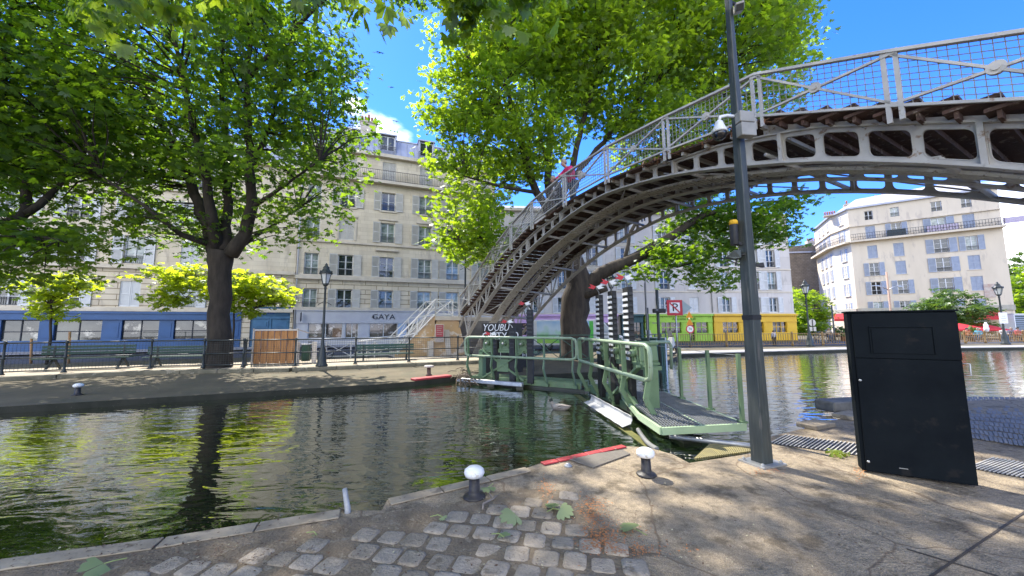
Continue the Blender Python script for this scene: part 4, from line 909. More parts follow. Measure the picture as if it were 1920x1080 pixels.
for b in (-.2, 1.75):
    a = QP(3.9, b, 2.26); c = QP(-.4, b, 2.26); d = QP(-2.4, b, .22); up = Vector((0, 0, .92))
    for p, q in ((c, d),)+(((a, c),) if b > 0 else ((QP(.6, b, 2.26), c),)):
        L = (q-p).length; n = max(1, int(L/1.15))
        mb.bar(p+up, q+up, .07, .05); mb.bar(p+up*.12, q+up*.12, .05, .05); mb.bar(p+up*.55, q+up*.55, .03, .03)
        for i in range(n+1): w = p.lerp(q, i/n); mb.bar(w, w+up, .05, .05, up=BD)
        for i in range(n):
            w0, w1 = p.lerp(q, i/n), p.lerp(q, (i+1)/n); mb.bar(w0+up*.12, w1+up, .035, .035, up=BD); mb.bar(w0+up, w1+up*.12, .036, .036, up=BD)
    mb.tube([d+up, d+up+lft*1.6-up*.15, d+lft*1.9+up*.82], .035, 8); mb.bar(d+lft*1.5, d+lft*1.5+up*.85, .05, .05, up=BD)
mb.build('stair_railing', m_wrail, pier)
P = QP(-.3, -.62, 1.32); nb = thing('notice_board', 'red notice in a pale frame on the ochre stone pier', 'notice', P, math.atan2(BN.y, BN.x))
mb = MB(); mb.b2(-.25, .25, -.03, .03, -.48, .48); mb.build('board_frame', m_pierw, nb, world=False)
mb = MB(); mb.b2(-.21, .21, -.045, -.032, -.2, .44); mb.build('notice_sheet', mat('dark red notice', (.30, .03, .045), (.36, .10, .10), scale=14), nb, world=False)
mb = MB(); mb.b2(-.21, .21, -.045, -.032, -.44, -.23); mb.build('notice_footer', mat('grey notice', (.25, .2, .2), (.5, .45, .42), scale=20), nb, world=False)
for i in range(5):
    mb = MB(); mb.b2(-.16, .16-.04*(i % 3), -.05, -.046, .33-.1*i, .355-.1*i); mb.build('text_line', mat('pale print', (.5, .38, .36)), nb, world=False)
# abutment at the near end (right of the view)
mb = MB(); a = BP(S0-2.9, -.5, 0); mb.prism([BP(S0-3.4, -.5, -.1), BP(S0-.3, -.5, -.1), BP(S0-.4, -.5, 1.2), BP(S0-3.4, -.5, 1.0)], BN*(BW+1)); mb.build('stone_abutment', m_pier, label='low stone abutment under the near end of the footbridge', cat='abutment', at=tuple(a))
# ================================================================== LOCK GATES
m_gr = mat('green gate paint', (.15, .225, .12), (.115, .18, .095), scale=3, rough=.5, c3=(.14, .13, .08), s3=9, t3=.64, bump=.1)
m_grl = mat('pale green rail paint', (.30, .38, .25), (.24, .31, .20), scale=4, rough=.42, c3=(.20, .19, .12), s3=16, t3=.66)
m_grd = mat('dark green paint', (.035, .09, .06), (.03, .07, .05), scale=2, rough=.5)
m_wet = mat('wet dark timber', (.03, .035, .02), (.05, .05, .03), scale=3, rough=.35)
m_grate = mat('galvanised grating', (.30, .31, .31), (.22, .23, .23), scale=8, rough=.45, metal=.5)
m_steel = mat('galvanised steel', (.50, .50, .48), (.36, .36, .35), scale=5, rough=.4, metal=.6)
m_rack = mat('black rack', (.014, .014, .014), (.022, .022, .021), scale=8, rough=.55)
m_rib = mat('black rack rib', (.03, .03, .03), (.045, .045, .043), rough=.5)
m_wht = mat('white paint', (.78, .78, .76), (.70, .70, .68), scale=5, rough=.5)
m_redp = mat('red paint', (.50, .03, .04), (.42, .025, .03), scale=5, rough=.5)
def grate(mb, c0, du, dv, nu, nv, h=.035, t=.010, z=0):
    """bar grating in a parallelogram c0 + u*du + v*dv"""
    c0 = Vector(c0); du = Vector(du); dv = Vector(dv)
    for i in range(nu+1): mb.bar(c0+du*(i/nu), c0+du*(i/nu)+dv, t, h)
    for j in range(nv+1): mb.bar(c0+dv*(j/nv), c0+dv*(j/nv)+du, t*.8, h*.8)
def handrail(mb, pts, posts, foot, z_top, z_mid, r=.035, ph=.05):
    pass
RA, RB = Vector((2.25, 6.1, 0)), Vector((1.77, 10.0, 0))      # right gate, hinge to mitre
LA, LB = Vector((-1.5, 11.85, 0)), Vector((1.73, 10.05, 0))   # left gate, hinge to mitre
def gate_frame(a, b):
    d = (b-a).normalized(); n = Vector((d.y, -d.x, 0)); return d, n
def lockgate(root, a, b, side, L, racks, fender):
    """a = hinge end, b = mitre end; `side` = unit normal towards the upper basin"""
    d = (b-a).normalized(); n = side
    def G(u, v, z): return a+d*u+n*v+Vector((0, 0, z))
    # leaf below the walkway
    mb = MB(); mb.prism([G(-.3, .32, -.9), G(L+.1, .32, -.9), G(L+.1, .62, -.9), G(-.3, .62, -.9)], (0, 0, .82)); mb.build('gate_leaf', m_wet, root)
    mb = MB(); mb.prism([G(.1, .25, -.06), G(L, .25, -.06), G(L, .34, -.06), G(.1, .34, -.06)], (0, 0, .16)); mb.prism([G(.1, .9, -.06), G(L, .9, -.06), G(L, .99, -.06), G(.1, .99, -.06)], (0, 0, .16)); mb.build('walkway_beam', m_gr, root)
    mb = MB(); grate(mb, G(.1, .34, .10), d*(L-.1), n*.56, int(L/.06), 6, h=.03, t=.012); mb.build('walkway_grating', m_gr, root)
    # double handrail on the lower side
    rt = .038
    for v, zt_, zm in ((0, 1.33, .75),):
        c = .16
        pts = [G(.0+c, v, zm), G(.03, v, zm+.05), G(0, v, zm+c), G(0, v, zt_-c), G(.03, v, zt_-.05), G(c, v, zt_), G(L-c, v, zt_), G(L-.03, v, zt_-.05), G(L, v, zt_-c), G(L, v, zm+c), G(L-.03, v, zm+.05), G(L-c, v, zm), G(c, v, zm)]
        mb = MB(); mb.tube(pts, rt, 10); mb.build('handrail', m_grl, root)
    for u in [L*k for k in (.03, .27, .5, .74, .97)]:
        mb = MB(); mb.bar(G(u, 0, 1.33), G(u, .02, .72), .03, .085, up=n); mb.bar(G(u, .02, .75), G(u, -.05, .45), .029, .085, up=n); mb.bar(G(u, -.05, .46), G(u, .2, -.02), .031, .085, up=n); mb.bar(G(u, .12, .0), G(u, .32, .0), .1, .08); mb.build('rail_post', m_gr, root)
    # X bracing with gusset plate under the machinery
    for uc in racks[1]:
        mb = MB(); zc = .62; hh = .42
        for su, sv in ((-1, 1), (1, 1), (-1, -1), (1, -1)): mb.bar(G(uc, .16, zc-.12), G(uc+su*.72, .16, zc-.12+sv*.42), .05, .10, up=n)
        mb.prism([G(uc-.2, .13, zc-.32), G(uc+.2, .13, zc-.32), G(uc+.2, .13, zc+.06), G(uc-.2, .13, zc+.06)], n*.03)
        mb.build('cross_brace', m_gr, root)
        for su in (-.85, .85):
            mb = MB(); mb.prism([G(uc+su-.07, .20, -.04), G(uc+su+.07, .20, -.04), G(uc+su+.07, .42, -.04), G(uc+su-.07, .42, -.04)], (0, 0, .95)); mb.build('machine_column', m_gr, root, bevel=.01)
    mb = MB(); u0, u1 = racks[2]; mb.prism([G(u0, .2, .86), G(u1, .2, .86), G(u1, .5, .86), G(u0, .5, .86)], (0, 0, .07)); mb.build('machine_shelf', m_gr, root)
    for (u, zt_) in racks[0]:
        # winding gear box: cast housing with ribs, round boss
        mb = MB(); mb.prism([G(u-.19, .20, .93), G(u+.19, .20, .93), G(u+.22, .20, 1.02), G(u+.17, .20, 1.32), G(u-.17, .20, 1.32), G(u-.22, .20, 1.02)], n*.34)
        mb.prism([G(u-.24, .18, .93), G(u+.24, .18, .93), G(u+.24, .18, .98), G(u-.24, .18, .98)], n*.38); mb.prism([G(u-.21, .18, 1.30), G(u+.21, .18, 1.30), G(u+.21, .18, 1.35), G(u-.21, .18, 1.35)], n*.38)
        for q in (-.12, .12): mb.bar(G(u+q, .19, .95), G(u+q*.7, .19, 1.33), .03, .03, up=n)
        mb.tube([G(u, .20, 1.14), G(u, .10, 1.14)], .07, 10); gb = mb.build('gear_box', m_gr, root, bevel=.008)
        mb = MB(); mb.tube([G(u, .10, 1.14), G(u, .04, 1.14)], .035, 8); mb.build('shaft_end', m_steel, gb)
        # toothed rack bar
        u0_ = u; u = u+.26; hw = .125 if fender else .09
        mb = MB(); mb.prism([G(u-hw, .16, .0), G(u+hw, .16, .0), G(u+hw, .26, .0), G(u-hw, .26, .0)], (0, 0, zt_)); mb.mi = 1; m9 = MB(); z = 1.0
        while z < zt_-.05:
            m9.prism([G(u-hw+.02, .142, z), G(u+hw-.01, .142, z), G(u+hw-.01, .16, z-.01), G(u-hw+.02, .16, z-.01)], (0, 0, .05))
            mb.prism([G(u-hw-.018, .17, z), G(u-hw, .165, z-.02), G(u-hw, .255, z-.02), G(u-hw-.018, .25, z)], (0, 0, .05)); z += .115
        rk = mb.build('rack_bar', [m_rack, m_rib], root); m9.build('rack_teeth', m_wht if fender else m_rib, rk)
        mb = MB(); mb.tube([G(u, .21, zt_), G(u-.03, .20, zt_+.06), G(u-.1, .12, zt_+.14), G(u-.12, .10, zt_+.2)], .012, 5); mb.build('flag_stem', m_steel, rk)
        for k, mm in ((-1, m_redp), (1, m_wht)):
            c = G(u-.12, .10, zt_+.20); mb = MB(); rgt = Vector((1, .1, 0))
            mb.prism([c, c+rgt*.16*k+Vector((0, 0, .06)), c+rgt*.12*k, c+rgt*.2*k+Vector((0, 0, -.03)), c+rgt*.06*k+Vector((0, 0, -.07))], Vector((0, .015, 0))); mb.build('signal_arrow', mm, rk)
    return G
rg = thing('lock_gate', 'near green lock gate with three tall toothed racks and a steel platform', 'lock gate', RA)
lg = thing('lock_gate', 'far green lock gate with short racks in front of the black graffiti board', 'lock gate', LA)
nR = Vector((.992, .122, 0)); nL = Vector((.487, .873, 0))
Lr, Ll = (RB-RA).length, (LB-LA).length
GR = lockgate(rg, RA, RB, nR, Lr, ([(.95, 2.42), (1.75, 2.42), (2.55, 2.40)], (1.45,), (.55, 2.95)), True)
GL = lockgate(lg, LA, LB, nL, Ll, ([(.75, 1.25), (1.35, 1.62), (1.95, 2.15)], (1.3,), (.4, 2.3)), False)
# folded white sheet-steel fender hanging under the near gate
mb = MB(); prof = [(0, .03), (.16, .08), (.19, .16), (.17, .22)]
N = 14
for i in range(N):
    for (a, za), (b, zb_) in zip(prof[:-1], prof[1:]):
        u0, u1 = .5+i*2.1/N, .5+(i+1)*2.1/N; w0, w1 = .007*math.sin(i*2.1), .007*math.sin((i+1)*2.1)
        mb.add([GR(u0, -.30+a+w0, -.12+za), GR(u1, -.30+a+w1, -.12+za), GR(u1, -.30+b+w1, -.12+zb_), GR(u0, -.30+b+w0, -.12+zb_)], [[0, 1, 2, 3]])
fe = mb.build('steel_fender', mat('bright steel sheet', (.50, .50, .49), (.36, .36, .35), scale=4, rough=.45), rg); fe.modifiers.new('thick', 'SOLIDIFY').thickness = .012
mb = MB(); mb.prism([GL(-.2, -.16, -.06), GL(2.1, -.16, -.06), GL(2.1, -.02, -.06), GL(-.2, -.02, -.06)], (0, 0, .12)); mb.build('steel_fender', m_steel, lg, bevel=.02)
for u in (0.1, .9, 1.9): 
    mb = MB(); mb.bar(GL(u, .1, -.6), GL(u, .1, -.05), .2, .2, up=(1, 0, 0)); mb.build('gate_pile', m_wet, lg)
mb = MB(); mb.bar(GR(Lr-.1, -.1, -.18), GR(-.9, -.28, -.18), .13, .10); mb.build('sill_beam', mat('algae stained beam', (.17, .155, .04), (.10, .11, .03), scale=4, rough=.6), rg)
# steel platform with grating and three posts
pf = [GP(1240, 803, .2), GP(1397, 795, .2), GP(1236, 730, .2), GP(1192, 772, .2)]
A, B = pf[0], pf[1]; C = Vector((3.35, 8.35, .2)); D = Vector((2.38, 8.35, .2)); A2 = Vector((2.05, 6.0, .2))
mid = A.lerp(B, .5); midb = D.lerp(C, .5)
mb = MB(); 
for p, q, hh in ((A, B, .10), (B, C, .10), (A, Vector((2.1, 6.3, .2)), .10), (mid, midb, .09), (Vector((2.1, 6.3, .2)), D, .08)): mb.bar(p+Vector((0, 0, -.04)), q+Vector((0, 0, -.04)), .05, hh)
mb.build('platform_frame', mat('light green paint', (.36, .47, .28), (.30, .40, .24), scale=4, rough=.5), rg)
def grate4(mb, a, b, c, d, nu, nv):
    for i in range(1, nu): mb.bar(a.lerp(b, i/nu), d.lerp(c, i/nu), .009, .03)
    for j in range(1, nv): mb.bar(a.lerp(d, j/nv), b.lerp(c, j/nv), .009, .026)
mb = MB(); grate4(mb, A, mid, midb, D, 14, 30); mb.build('platform_grating', m_grate, rg); mb = MB(); grate4(mb, mid, B, C, midb, 14, 60); mb.build('platform_grating', m_grate, rg)
for t in (.02, .33, .70):
    P = B.lerp(C, t); mb = MB(); mb.bar(P, P+Vector((0, 0, 1.02)), .05, .05, up=(1, 0, 0)); mb.box(P+Vector((0, 0, .02)), (.11, .11, .03)); mb.build('platform_post', m_gr, rg)
mb = MB(); mb.tube([B.lerp(C, .02)+Vector((0, 0, 1.0)), B.lerp(C, .33)+Vector((0, 0, .98)), B.lerp(C, .70)+Vector((0, 0, 1.0)), GR(2.6, .9, 1.25)], .005, 5); mb.build('safety_wire', m_steel, rg)
# second green frame behind the racks
mb = MB(); q = GR(.6, 1.35, 0); 
mb.tube([DP(1216, 735, 9.1), DP(1216, 648, 9.1), DP(1219, 641, 9.1), DP(1254, 641, 9.6), DP(1258, 648, 9.6), DP(1259, 692, 9.6)], .04, 8); mb.build('handrail', m_grl, rg)
mb = MB(); 
for k in range(3): mb.tube([GR(1.9+.12*k, .1, 1.25), GR(1.75, .02, .9), GR(1.5+.1*k, .0, .65), GR(1.2, .1, .25)], .009, 5)
mb.build('cable', m_rack, rg)
# ribbed hose and steel pipe at the hinge
mb = MB(); P0_, P1_ = GP(1196, 805, 0), GP(1232, 842, -.05)
pts = [P0_.lerp(P1_, i/30)+Vector((0, 0, -.05*math.sin(i/30*3.1))) for i in range(31)]; mb.tube(pts, [.030+.008*(i % 2) for i in range(31)], 10)
mb.build('ribbed_hose', mat('grey hose', (.20, .20, .19), (.12, .12, .115)), label='grey ribbed hose curving down beside the hinge of the near gate', cat='hose', at=tuple(P0_))
mb = MB(); a, b = GP(1255, 818, -.03), GP(1425, 838, -.01); mb.tube([a, b], .035, 10); mb.build('steel_pipe', m_steel, label='straight grey pipe lying behind the foot of the tall pole', cat='pipe', at=tuple(a))
mb = MB(); 
a, b, c, d = GP(1300, 862, -.05), GP(1422, 846, -.05), GP(1424, 826, -.05), GP(1330, 834, -.05); grate4(mb, a, b, c, d, 30, 16); mb.build('floor_grate', mat('yellowish grate', (.34, .29, .13), (.24, .21, .11), scale=6, rough=.6), label='yellowish mesh grate in the recess behind the pole', cat='grate', at=tuple(a))
# debris at the far hinge
mb = MB()
for i in range(60):
    P = GP(868+random.uniform(-14, 16), 712+random.uniform(-8, 8), 0)+Vector((0, 0, random.uniform(0, .25))); d_ = Vector((random.gauss(0, 1), random.gauss(0, 1), random.gauss(0, .5))).normalized(); mb.tube([P, P+d_*.18, P+d_*.3+Vector((0, 0, -.05))], .012, 4)
mb.build('driftwood', mat('driftwood', (.16, .11, .07), (.08, .06, .04)), label='tangle of sticks caught at the far gate hinge', cat='debris', at=tuple(GP(868, 712)))
# ---------------------------------------------------------------- bollards
m_bcap = mat('white bollard paint', (.82, .81, .78), (.74, .72, .68), scale=10, rough=.35, c3=(.50, .46, .38), s3=14, t3=.60)
m_bst = mat('black iron', (.022, .02, .02), (.045, .04, .036), scale=9, rough=.5, bump=.3)
bol = thing('mooring_bollard', 'nearest white-capped mooring bollard, at the lock edge among fallen leaves', 'bollard', GP(889, 933), 0, 'white-capped mooring bollards')
mb = MB(); mb.lathe([(.105, 0), (.11, .012), (.10, .025), (.065, .035), (.055, .06), (.05, .20)], (0, 0, 0), 20); mb.build('bollard_stem', m_bst, bol, world=False)
mb = MB(); mb.lathe([(.045, .190), (.088, .203), (.101, .232), (.094, .262), (.062, .286), (.02, .295)], (0, 0, 0), 24); mb.build('bollard_cap', m_bcap, bol, world=False)
copy_tree(bol, loc=GP(1212, 891), rz=1, label='white-capped mooring bollard beside the red kerb and the metal cover plate')
copy_tree(bol, loc=GP(145, 741), rz=2, label='white-capped mooring bollard on the shaded far bank', scale=1.0)
b2_ = thing('mooring_bollard', 'small rusty bollard with a pale flat top on the far bank by the red kerb', 'bollard', GP(804, 704))
mb = MB(); mb.lathe([(.11, 0), (.11, .03), (.07, .05), (.065, .28)], (0, 0, 0), 14); mb.build('bollard_stem', mat('rusty iron', (.12, .07, .05), (.08, .05, .04), scale=8), b2_, world=False)
mb = MB(); mb.lathe([(.16, .28), (.17, .31), (.15, .34)], (0, 0, 0), 16); mb.build('bollard_cap', m_pierw, b2_, world=False)
# bent pipe stub, anchor bolt, cover plate, drains
P = GP(652, 962); mb = MB(); t = (GP(648, 962)-P); mb.tube([P+Vector((.0, .0, -.05)), P+Vector((-.005, .01, .03)), P+Vector((-.05, .06, .12)), P+Vector((-.075, .09, .17))], [.026, .026, .022, .022], 12); mb.build('pipe_stub', mat('grey pipe', (.38, .38, .37), (.28, .28, .27), scale=20, rough=.45), label='short bent grey pipe sticking out of the lock edge', cat='pipe', at=tuple(P))
P = GP(1065, 874); mb = MB(); mb.lathe([(.05, 0), (.05, .01), (.03, .014), (.028, .03), (.012, .036)], P, 12); mb.build('anchor_bolt', m_steel, label='round steel anchor bolt on the quay beside the cover plate', cat='bolt', at=tuple(P))
pl = [GP(1060, 861), GP(1168, 845), GP(1182, 853), GP(1112, 879)]; mb = MB(); mb.prism([q+Vector((0, 0, .005)) for q in pl], (0, 0, .012)); mb.build('cover_plate', mat('chequered cover plate', (.17, .15, .12), (.13, .115, .095), scale=6, rough=.55, bump=.5, bscale=70), label='dark metal cover plate behind the red kerb strip', cat='cover plate', at=tuple(pl[0]), bevel=.003)
m_slat = mat('pale grate slat', (.50, .48, .43), (.40, .38, .34), scale=6, rough=.55)
m_slot = mat('black drain void', (.012, .012, .014), (.02, .02, .02))
def drain(name, a, b, w, n, lab, skew):
    d = (b-a).normalized(); nr = Vector((-d.y, d.x, 0))
    t = thing(name, lab, 'drain grate', a); L = (b-a).length
    mb = MB(); mb.prism([a+Vector((0, 0, .004)), b+Vector((0, 0, .004)), b+nr*w+d*skew+Vector((0, 0, .004)), a+nr*w+d*skew+Vector((0, 0, .004))], (0, 0, .002)); mb.build('drain_channel', m_slot, t)
    for i in range(n+1):
        p = a+d*(L*i/n)+Vector((0, 0, .012)); mb = MB(); mb.bar(p, p+nr*w+d*skew, .011, .009); mb.build('grate_bar', m_slat, t)
drain('drain_grate', GP(1444, 832), GP(1660, 862), .62, 26, 'slotted drain grate between the tall pole and the black cabinet', .22)
drain('drain_grate', GP(1815, 878), GP(1960, 905), .75, 17, 'slotted drain grate at the right edge past the black cabinet', .2)
# ---------------------------------------------------------------- black steel cabinet
PL, PR = GP(1617, 885), GP(1835, 916); ex = (PR-PL); CWid = ex.length; cz = math.atan2(ex.y, ex.x)
cb = thing('steel_cabinet', 'tall black steel cabinet with an embossed panel standing on the quay', 'cabinet', PL, cz)
m_cab = mat('black cabinet paint', (.005, .007, .009), (.009, .012, .014), scale=1.6, rough=.7, bump=.15, bscale=6, spec=.06, c3=(.016, .016, .016), s3=4.5, t3=.63)
HC = 1.79
mb = MB(); mb.b2(0, CWid, .0, .15, .02, HC); mb.build('cabinet_body', m_cab, cb, world=False, bevel=.008)
mb = MB(); mb.b2(.035, CWid-.005, -.022, -.002, .03, HC-.52); mb.build('door', m_cab, cb, world=False, bevel=.005)
mb = MB(); mb.b2(.035, CWid-.002, -.026, -.002, HC-.515, HC-.012)
a, b, z0, z1 = .17, .69, HC-.46, HC-.17
mb.b2(a, b, -.036, -.024, z1, z1+.012); mb.b2(a, a+.012, -.036, -.024, z0, z1); mb.b2(b-.012, b, -.036, -.024, z0, z1); mb.b2(a+.02, b-.02, -.032, -.024, z0, z1-.015); mb.build('door', m_cab, cb, world=False, bevel=.004)
mb = MB(); mb.b2(-.012, CWid+.012, -.03, .17, HC, HC+.018); mb.build('cabinet_top', m_cab, cb, world=False, bevel=.004)
mb = MB(); mb.tube([(CWid, .02, 1.12), (CWid+.06, .02, 1.12), (CWid+.06, .02, 1.24), (CWid, .02, 1.24)], .007, 6); mb.build('handle', m_steel, cb, world=False)
for z in (.13, 1.02):
    mb = MB(); mb.lathe([(.014, 0), (.012, .012)], (0, 0, 0), 10); o = mb.build('rivet', m_steel, cb, world=False, at=(0, 0, 0)); o.location = (.055, -.022, z); o.rotation_euler = (R(90), 0, 0)
mb = MB(); mb.b2(.30, .37, -.025, -.021, .1, .107); mb.build('scratch_mark', m_steel, cb, world=False)
# ---------------------------------------------------------------- tall pole and what hangs on it
PB = GP(1429, 868); m_pole = mat('weathered pole', (.075, .085, .076), (.05, .058, .052), scale=4, rough=.5, metal=.35, stretch=(6, 6, .5), c3=(.12, .115, .10), s3=3, t3=.6)
pole = thing('camera_pole', 'tall square grey green pole on a bolted foot plate', 'pole', PB, R(20))
mb = MB(); mb.add([(x*w, y*w, z) for z, w in ((.0, .084), (7.2, .026)) for x, y in ((-1, -1), (1, -1), (1, 1), (-1, 1))], [[0, 1, 5, 4], [1, 2, 6, 5], [2, 3, 7, 6], [3, 0, 4, 7], [4, 5, 6, 7]]); mb.build('pole_shaft', m_pole, pole, world=False, bevel=.012)
mb = MB(); mb.b2(-.20, .20, -.16, .16, .0, .018)
for x in (-.15, .15):
    for y in (-.12, .12): mb.lathe([(.02, .018), (.02, .04), (.01, .05)], (x, y, 0), 6)
mb.build('foot_plate', m_steel, pole, world=False)
mb = MB(); mb.b2(-.074, .074, -.074, .074, 1.72, 1.78); mb.build('pole_band', m_rack, pole, world=False)
def on_pole(y): return PP(1393-(560-y)*.06, y, PB, Vector((0, 1, 0))).z
zc = on_pole(245)
jb = thing('junction_box', 'pair of grey beige boxes strapped to the tall pole', 'junction box', PB+Vector((0, -.13, zc)), R(8))
mb = MB(); mb.b2(-.105, .105, -.07, .03, .015, .16); mb.build('box_housing', mat('beige grey box', (.30, .29, .26), (.24, .235, .21), scale=5, rough=.5), jb, world=False, bevel=.01); mb = MB(); mb.b2(-.10, .11, -.075, .03, -.17, .005); mb.build('box_housing', MATS['beige grey box'], jb, world=False, bevel=.01)
dc = thing('dome_camera', 'white dome security camera with a black bubble on an arm off the tall pole', 'security camera', DP(1349, 245, PB.y-.05), 0)
mb = MB(); mb.lathe([(.02, .14), (.045, .12), (.055, .08), (.09, .0), (.095, -.03)], (0, 0, 0), 20); mb.build('camera_hood', m_wht, dc, world=False)
mb = MB(); mb.lathe([(.088, -.03), (.088, -.05), (.07, -.10), (.035, -.125), (.0, -.13)], (0, 0, 0), 20); mb.build('camera_bubble', mat('black bubble', (.01, .01, .012), rough=.08, spec=.8), dc, world=False)
mb = MB(); mb.tube([(0, 0, .13), (0.02, 0, .19), (.12, .02, .22), (.26, .05, .22)], .022, 8); mb.build('camera_arm', m_wht, dc, world=False)
bc = thing('box_camera', 'small grey box camera at the top of the tall pole', 'security camera', DP(1384, 18, PB.y), R(-25))
mb = MB(); mb.box((0, -.04, -.01), (.10, .26, .10), Matrix.Rotation(R(28), 3, 'X')); mb.build('camera_body', mat('pale grey casing', (.5, .48, .45), (.42, .4, .38)), bc, world=False, bevel=.01); mb = MB(); mb.box((0, -.145, -.085), (.09, .02, .08), Matrix.Rotation(R(28), 3, 'X')); mb.build('camera_lens', m_rack, bc, world=False); mb = MB(); mb.tube([(0, 0, .05), (-.05, .05, .16), (-.12, .06, .16)], .025, 6); mb.build('camera_arm', m_rack, bc, world=False)
sp_ = thing('warning_beacon', 'black cylinder with a yellow cap on the left side of the tall pole', 'beacon', DP(1378, 460, PB.y), 0)
mb = MB(); mb.lathe([(.045, 0), (.05, .01), (.05, .27), (.047, .28)], (0, 0, 0), 16); mb.build('beacon_body', m_rack, sp_, world=False); mb = MB(); mb.lathe([(.052, .27), (.052, .31), (.04, .33), (.0, .335)], (0, 0, 0), 16); mb.build('beacon_cap', mat('yellow cap', (.75, .42, .02)), sp_, world=False); mb = MB(); mb.bar((.03, 0, .03), (.16, 0, .0), .04, .04); mb.build('bracket', m_rack, sp_, world=False)
fl = thing('floodlight', 'small grey lamp head on a bracket below the yellow capped beacon', 'floodlight', DP(1378, 478, PB.y), R(-20))
mb = MB(); mb.prism([(-.11, -.06, -.03), (-.02, -.09, .05), (.06, -.06, .05), (.06, -.06, -.05), (-.02, -.07, -.06)], (0, .12, 0)); mb.build('lamp_housing', m_pole, fl, world=False, bevel=.008); mb = MB(); mb.tube([(.05, 0, 0), (.17, .03, 0)], .02, 6); mb.tube([(.02, 0, -.05), (.0, 0, -.14)], .012, 5); mb.build('bracket', m_rack, fl, world=False)
lb = thing('loudspeaker', 'small dark fitting on the right of the tall pole', 'fitting', DP(1422, 497, PB.y+.02), 0); mb = MB(); mb.prism([(-.05, -.02, -.01), (.06, -.03, -.03), (.05, -.03, .03), (-.05, -.02, .02)], (0, .05, 0)); mb.build('fitting_body', m_rack, lb, world=False)
# ---------------------------------------------------------------- black board with graffiti + green bin + cabinets behind the gates
P = GP(905, 704, .0); gb = thing('graffiti_board', 'black board with white graffiti under the foot of the bridge', 'board', P+Vector((0, .6, 0)), R(12))
zt_ = DP(930, 606, P.y+.6).z; wB = 1.5
mb = MB(); mb.b2(-.05, wB*.56, 0, .35, 0, zt_); mb.b2(wB*.58, wB*.95, .02, .35, 0, zt_); mb.build('board_panel', m_rack, gb, world=False)
text('YOUBU', .36, gb, (.42, -.012, zt_-.17), m_wht, name='graffiti', shear=.25, sx=.8); text('OUTY', .36, gb, (.40, -.012, zt_-.47), m_wht, name='graffiti', shear=-.1, sx=.95); text('40', .32, gb, (1.12, .008, zt_-.45), m_wht, name='graffiti'); text('N 31', .3, gb, (.45, -.012, zt_-.80), m_wht, name='graffiti', shear=.2)
for (x0_, z0_, x1_, z1_) in ((.35, .55, .55, .95), (.5, .55, .35, 1.0), (.60, .3, .60, .75)):
    mb = MB(); mb.bar((x0_, -.008, z0_), (x1_, -.008, z1_), .01, .03, up=(0, 1, 0)); mb.build('graffiti', m_wht, gb, world=False)
P = GP(962, 694); g2 = thing('graffiti_board', 'low dark panel with scrawled white capitals behind the far gate', 'board', P+Vector((0, .9, 0)), R(12)); mb = MB(); mb.b2(-.1, .75, 0, .06, 0, 1.0); mb.build('board_panel', m_rack, g2, world=False)
text('NG', .30, g2, (.42, -.012, .80), m_wht, name='graffiti'); text('FREE', .30, g2, (.36, -.012, .48), m_wht, name='graffiti')
P = GP(1242, 688, -.1)+Vector((0, .4, .1)); gc = thing('green_cabinet', 'dark green ribbed cabinet at the corner of the far bank behind the gate', 'cabinet', P, R(25))
zt_ = DP(1250, 634, P.y).z
mb = MB(); mb.b2(-.1, .42, 0, .9, -.3, zt_)
for k in range(4): mb.b2(-.06+.12*k, -.02+.12*k, -.02, 0, -.1, zt_-.1)
mb.build('cabinet_body', m_grd, gc, world=False); mb = MB(); mb.b2(.42, .50, -.03, .9, -.4, zt_+.02); mb.build('steel_edge', m_steel, gc, world=False)
# ---------------------------------------------------------------- duck
P = GP(1050, 768, WZ); du = thing('duck', 'mallard duck with dark head and pale flank swimming in the lock', 'duck', P, R(160))
def skin(name, verts, edges, radii, mats_, parent, sub=1, root=0):
    me = bpy.data.meshes.new(name); me.from_pydata(verts, edges, []); o = bpy.data.objects.new(name, me); COL.objects.link(o)
    o.modifiers.new('skin', 'SKIN'); 
    if not me.skin_vertices: 
        pass
    sv = me.skin_vertices[0].data
    for i, r in enumerate(radii): sv[i].radius = (r, r) if isinstance(r, (int, float)) else r
    sv[root].use_root = True
    s = o.modifiers.new('sub', 'SUBSURF'); s.levels = sub; s.render_levels = sub
    me.materials.append(mats_); o.modifiers['skin'].use_smooth_shade = True
    if parent is not None: adopt(o, parent)
    return o
skin('duck_body', [(-.22, 0, .07), (-.14, 0, .05), (0, 0, .04), (.12, 0, .05), (.17, 0, .10), (.185, 0, .16), (.21, 0, .18), (.275, 0, .165)], [(i, i+1) for i in range(7)], [.02, .06, .085, .075, .045, .036, .04, .012], mat('duck plumage', (.30, .27, .23), (.18, .15, .12), scale=12, rough=.8), du, 2, 2)
mb = MB(); mb.lathe([(.0, -.045), (.03, -.035), (.046, 0), (.03, .037), (0, .047)], (.20, 0, .185), 12); mb.build('duck_head', mat('dark green head', (.01, .02, .015)), du, world=False)
mb = MB(); mb.prism([(-.25, -.02, .09), (-.02, -.09, .11), (.06, -.088, .07), (-.04, -.09, .05)], (0, .012, 0)); mb.prism([(-.25, .01, .09), (-.02, .08, .11), (.06, .078, .07), (-.04, .08, .05)], (0, .012, 0)); mb.build('duck_wing', mat('duck wing', (.12, .10, .085), (.3, .27, .24), scale=14), du, world=False)
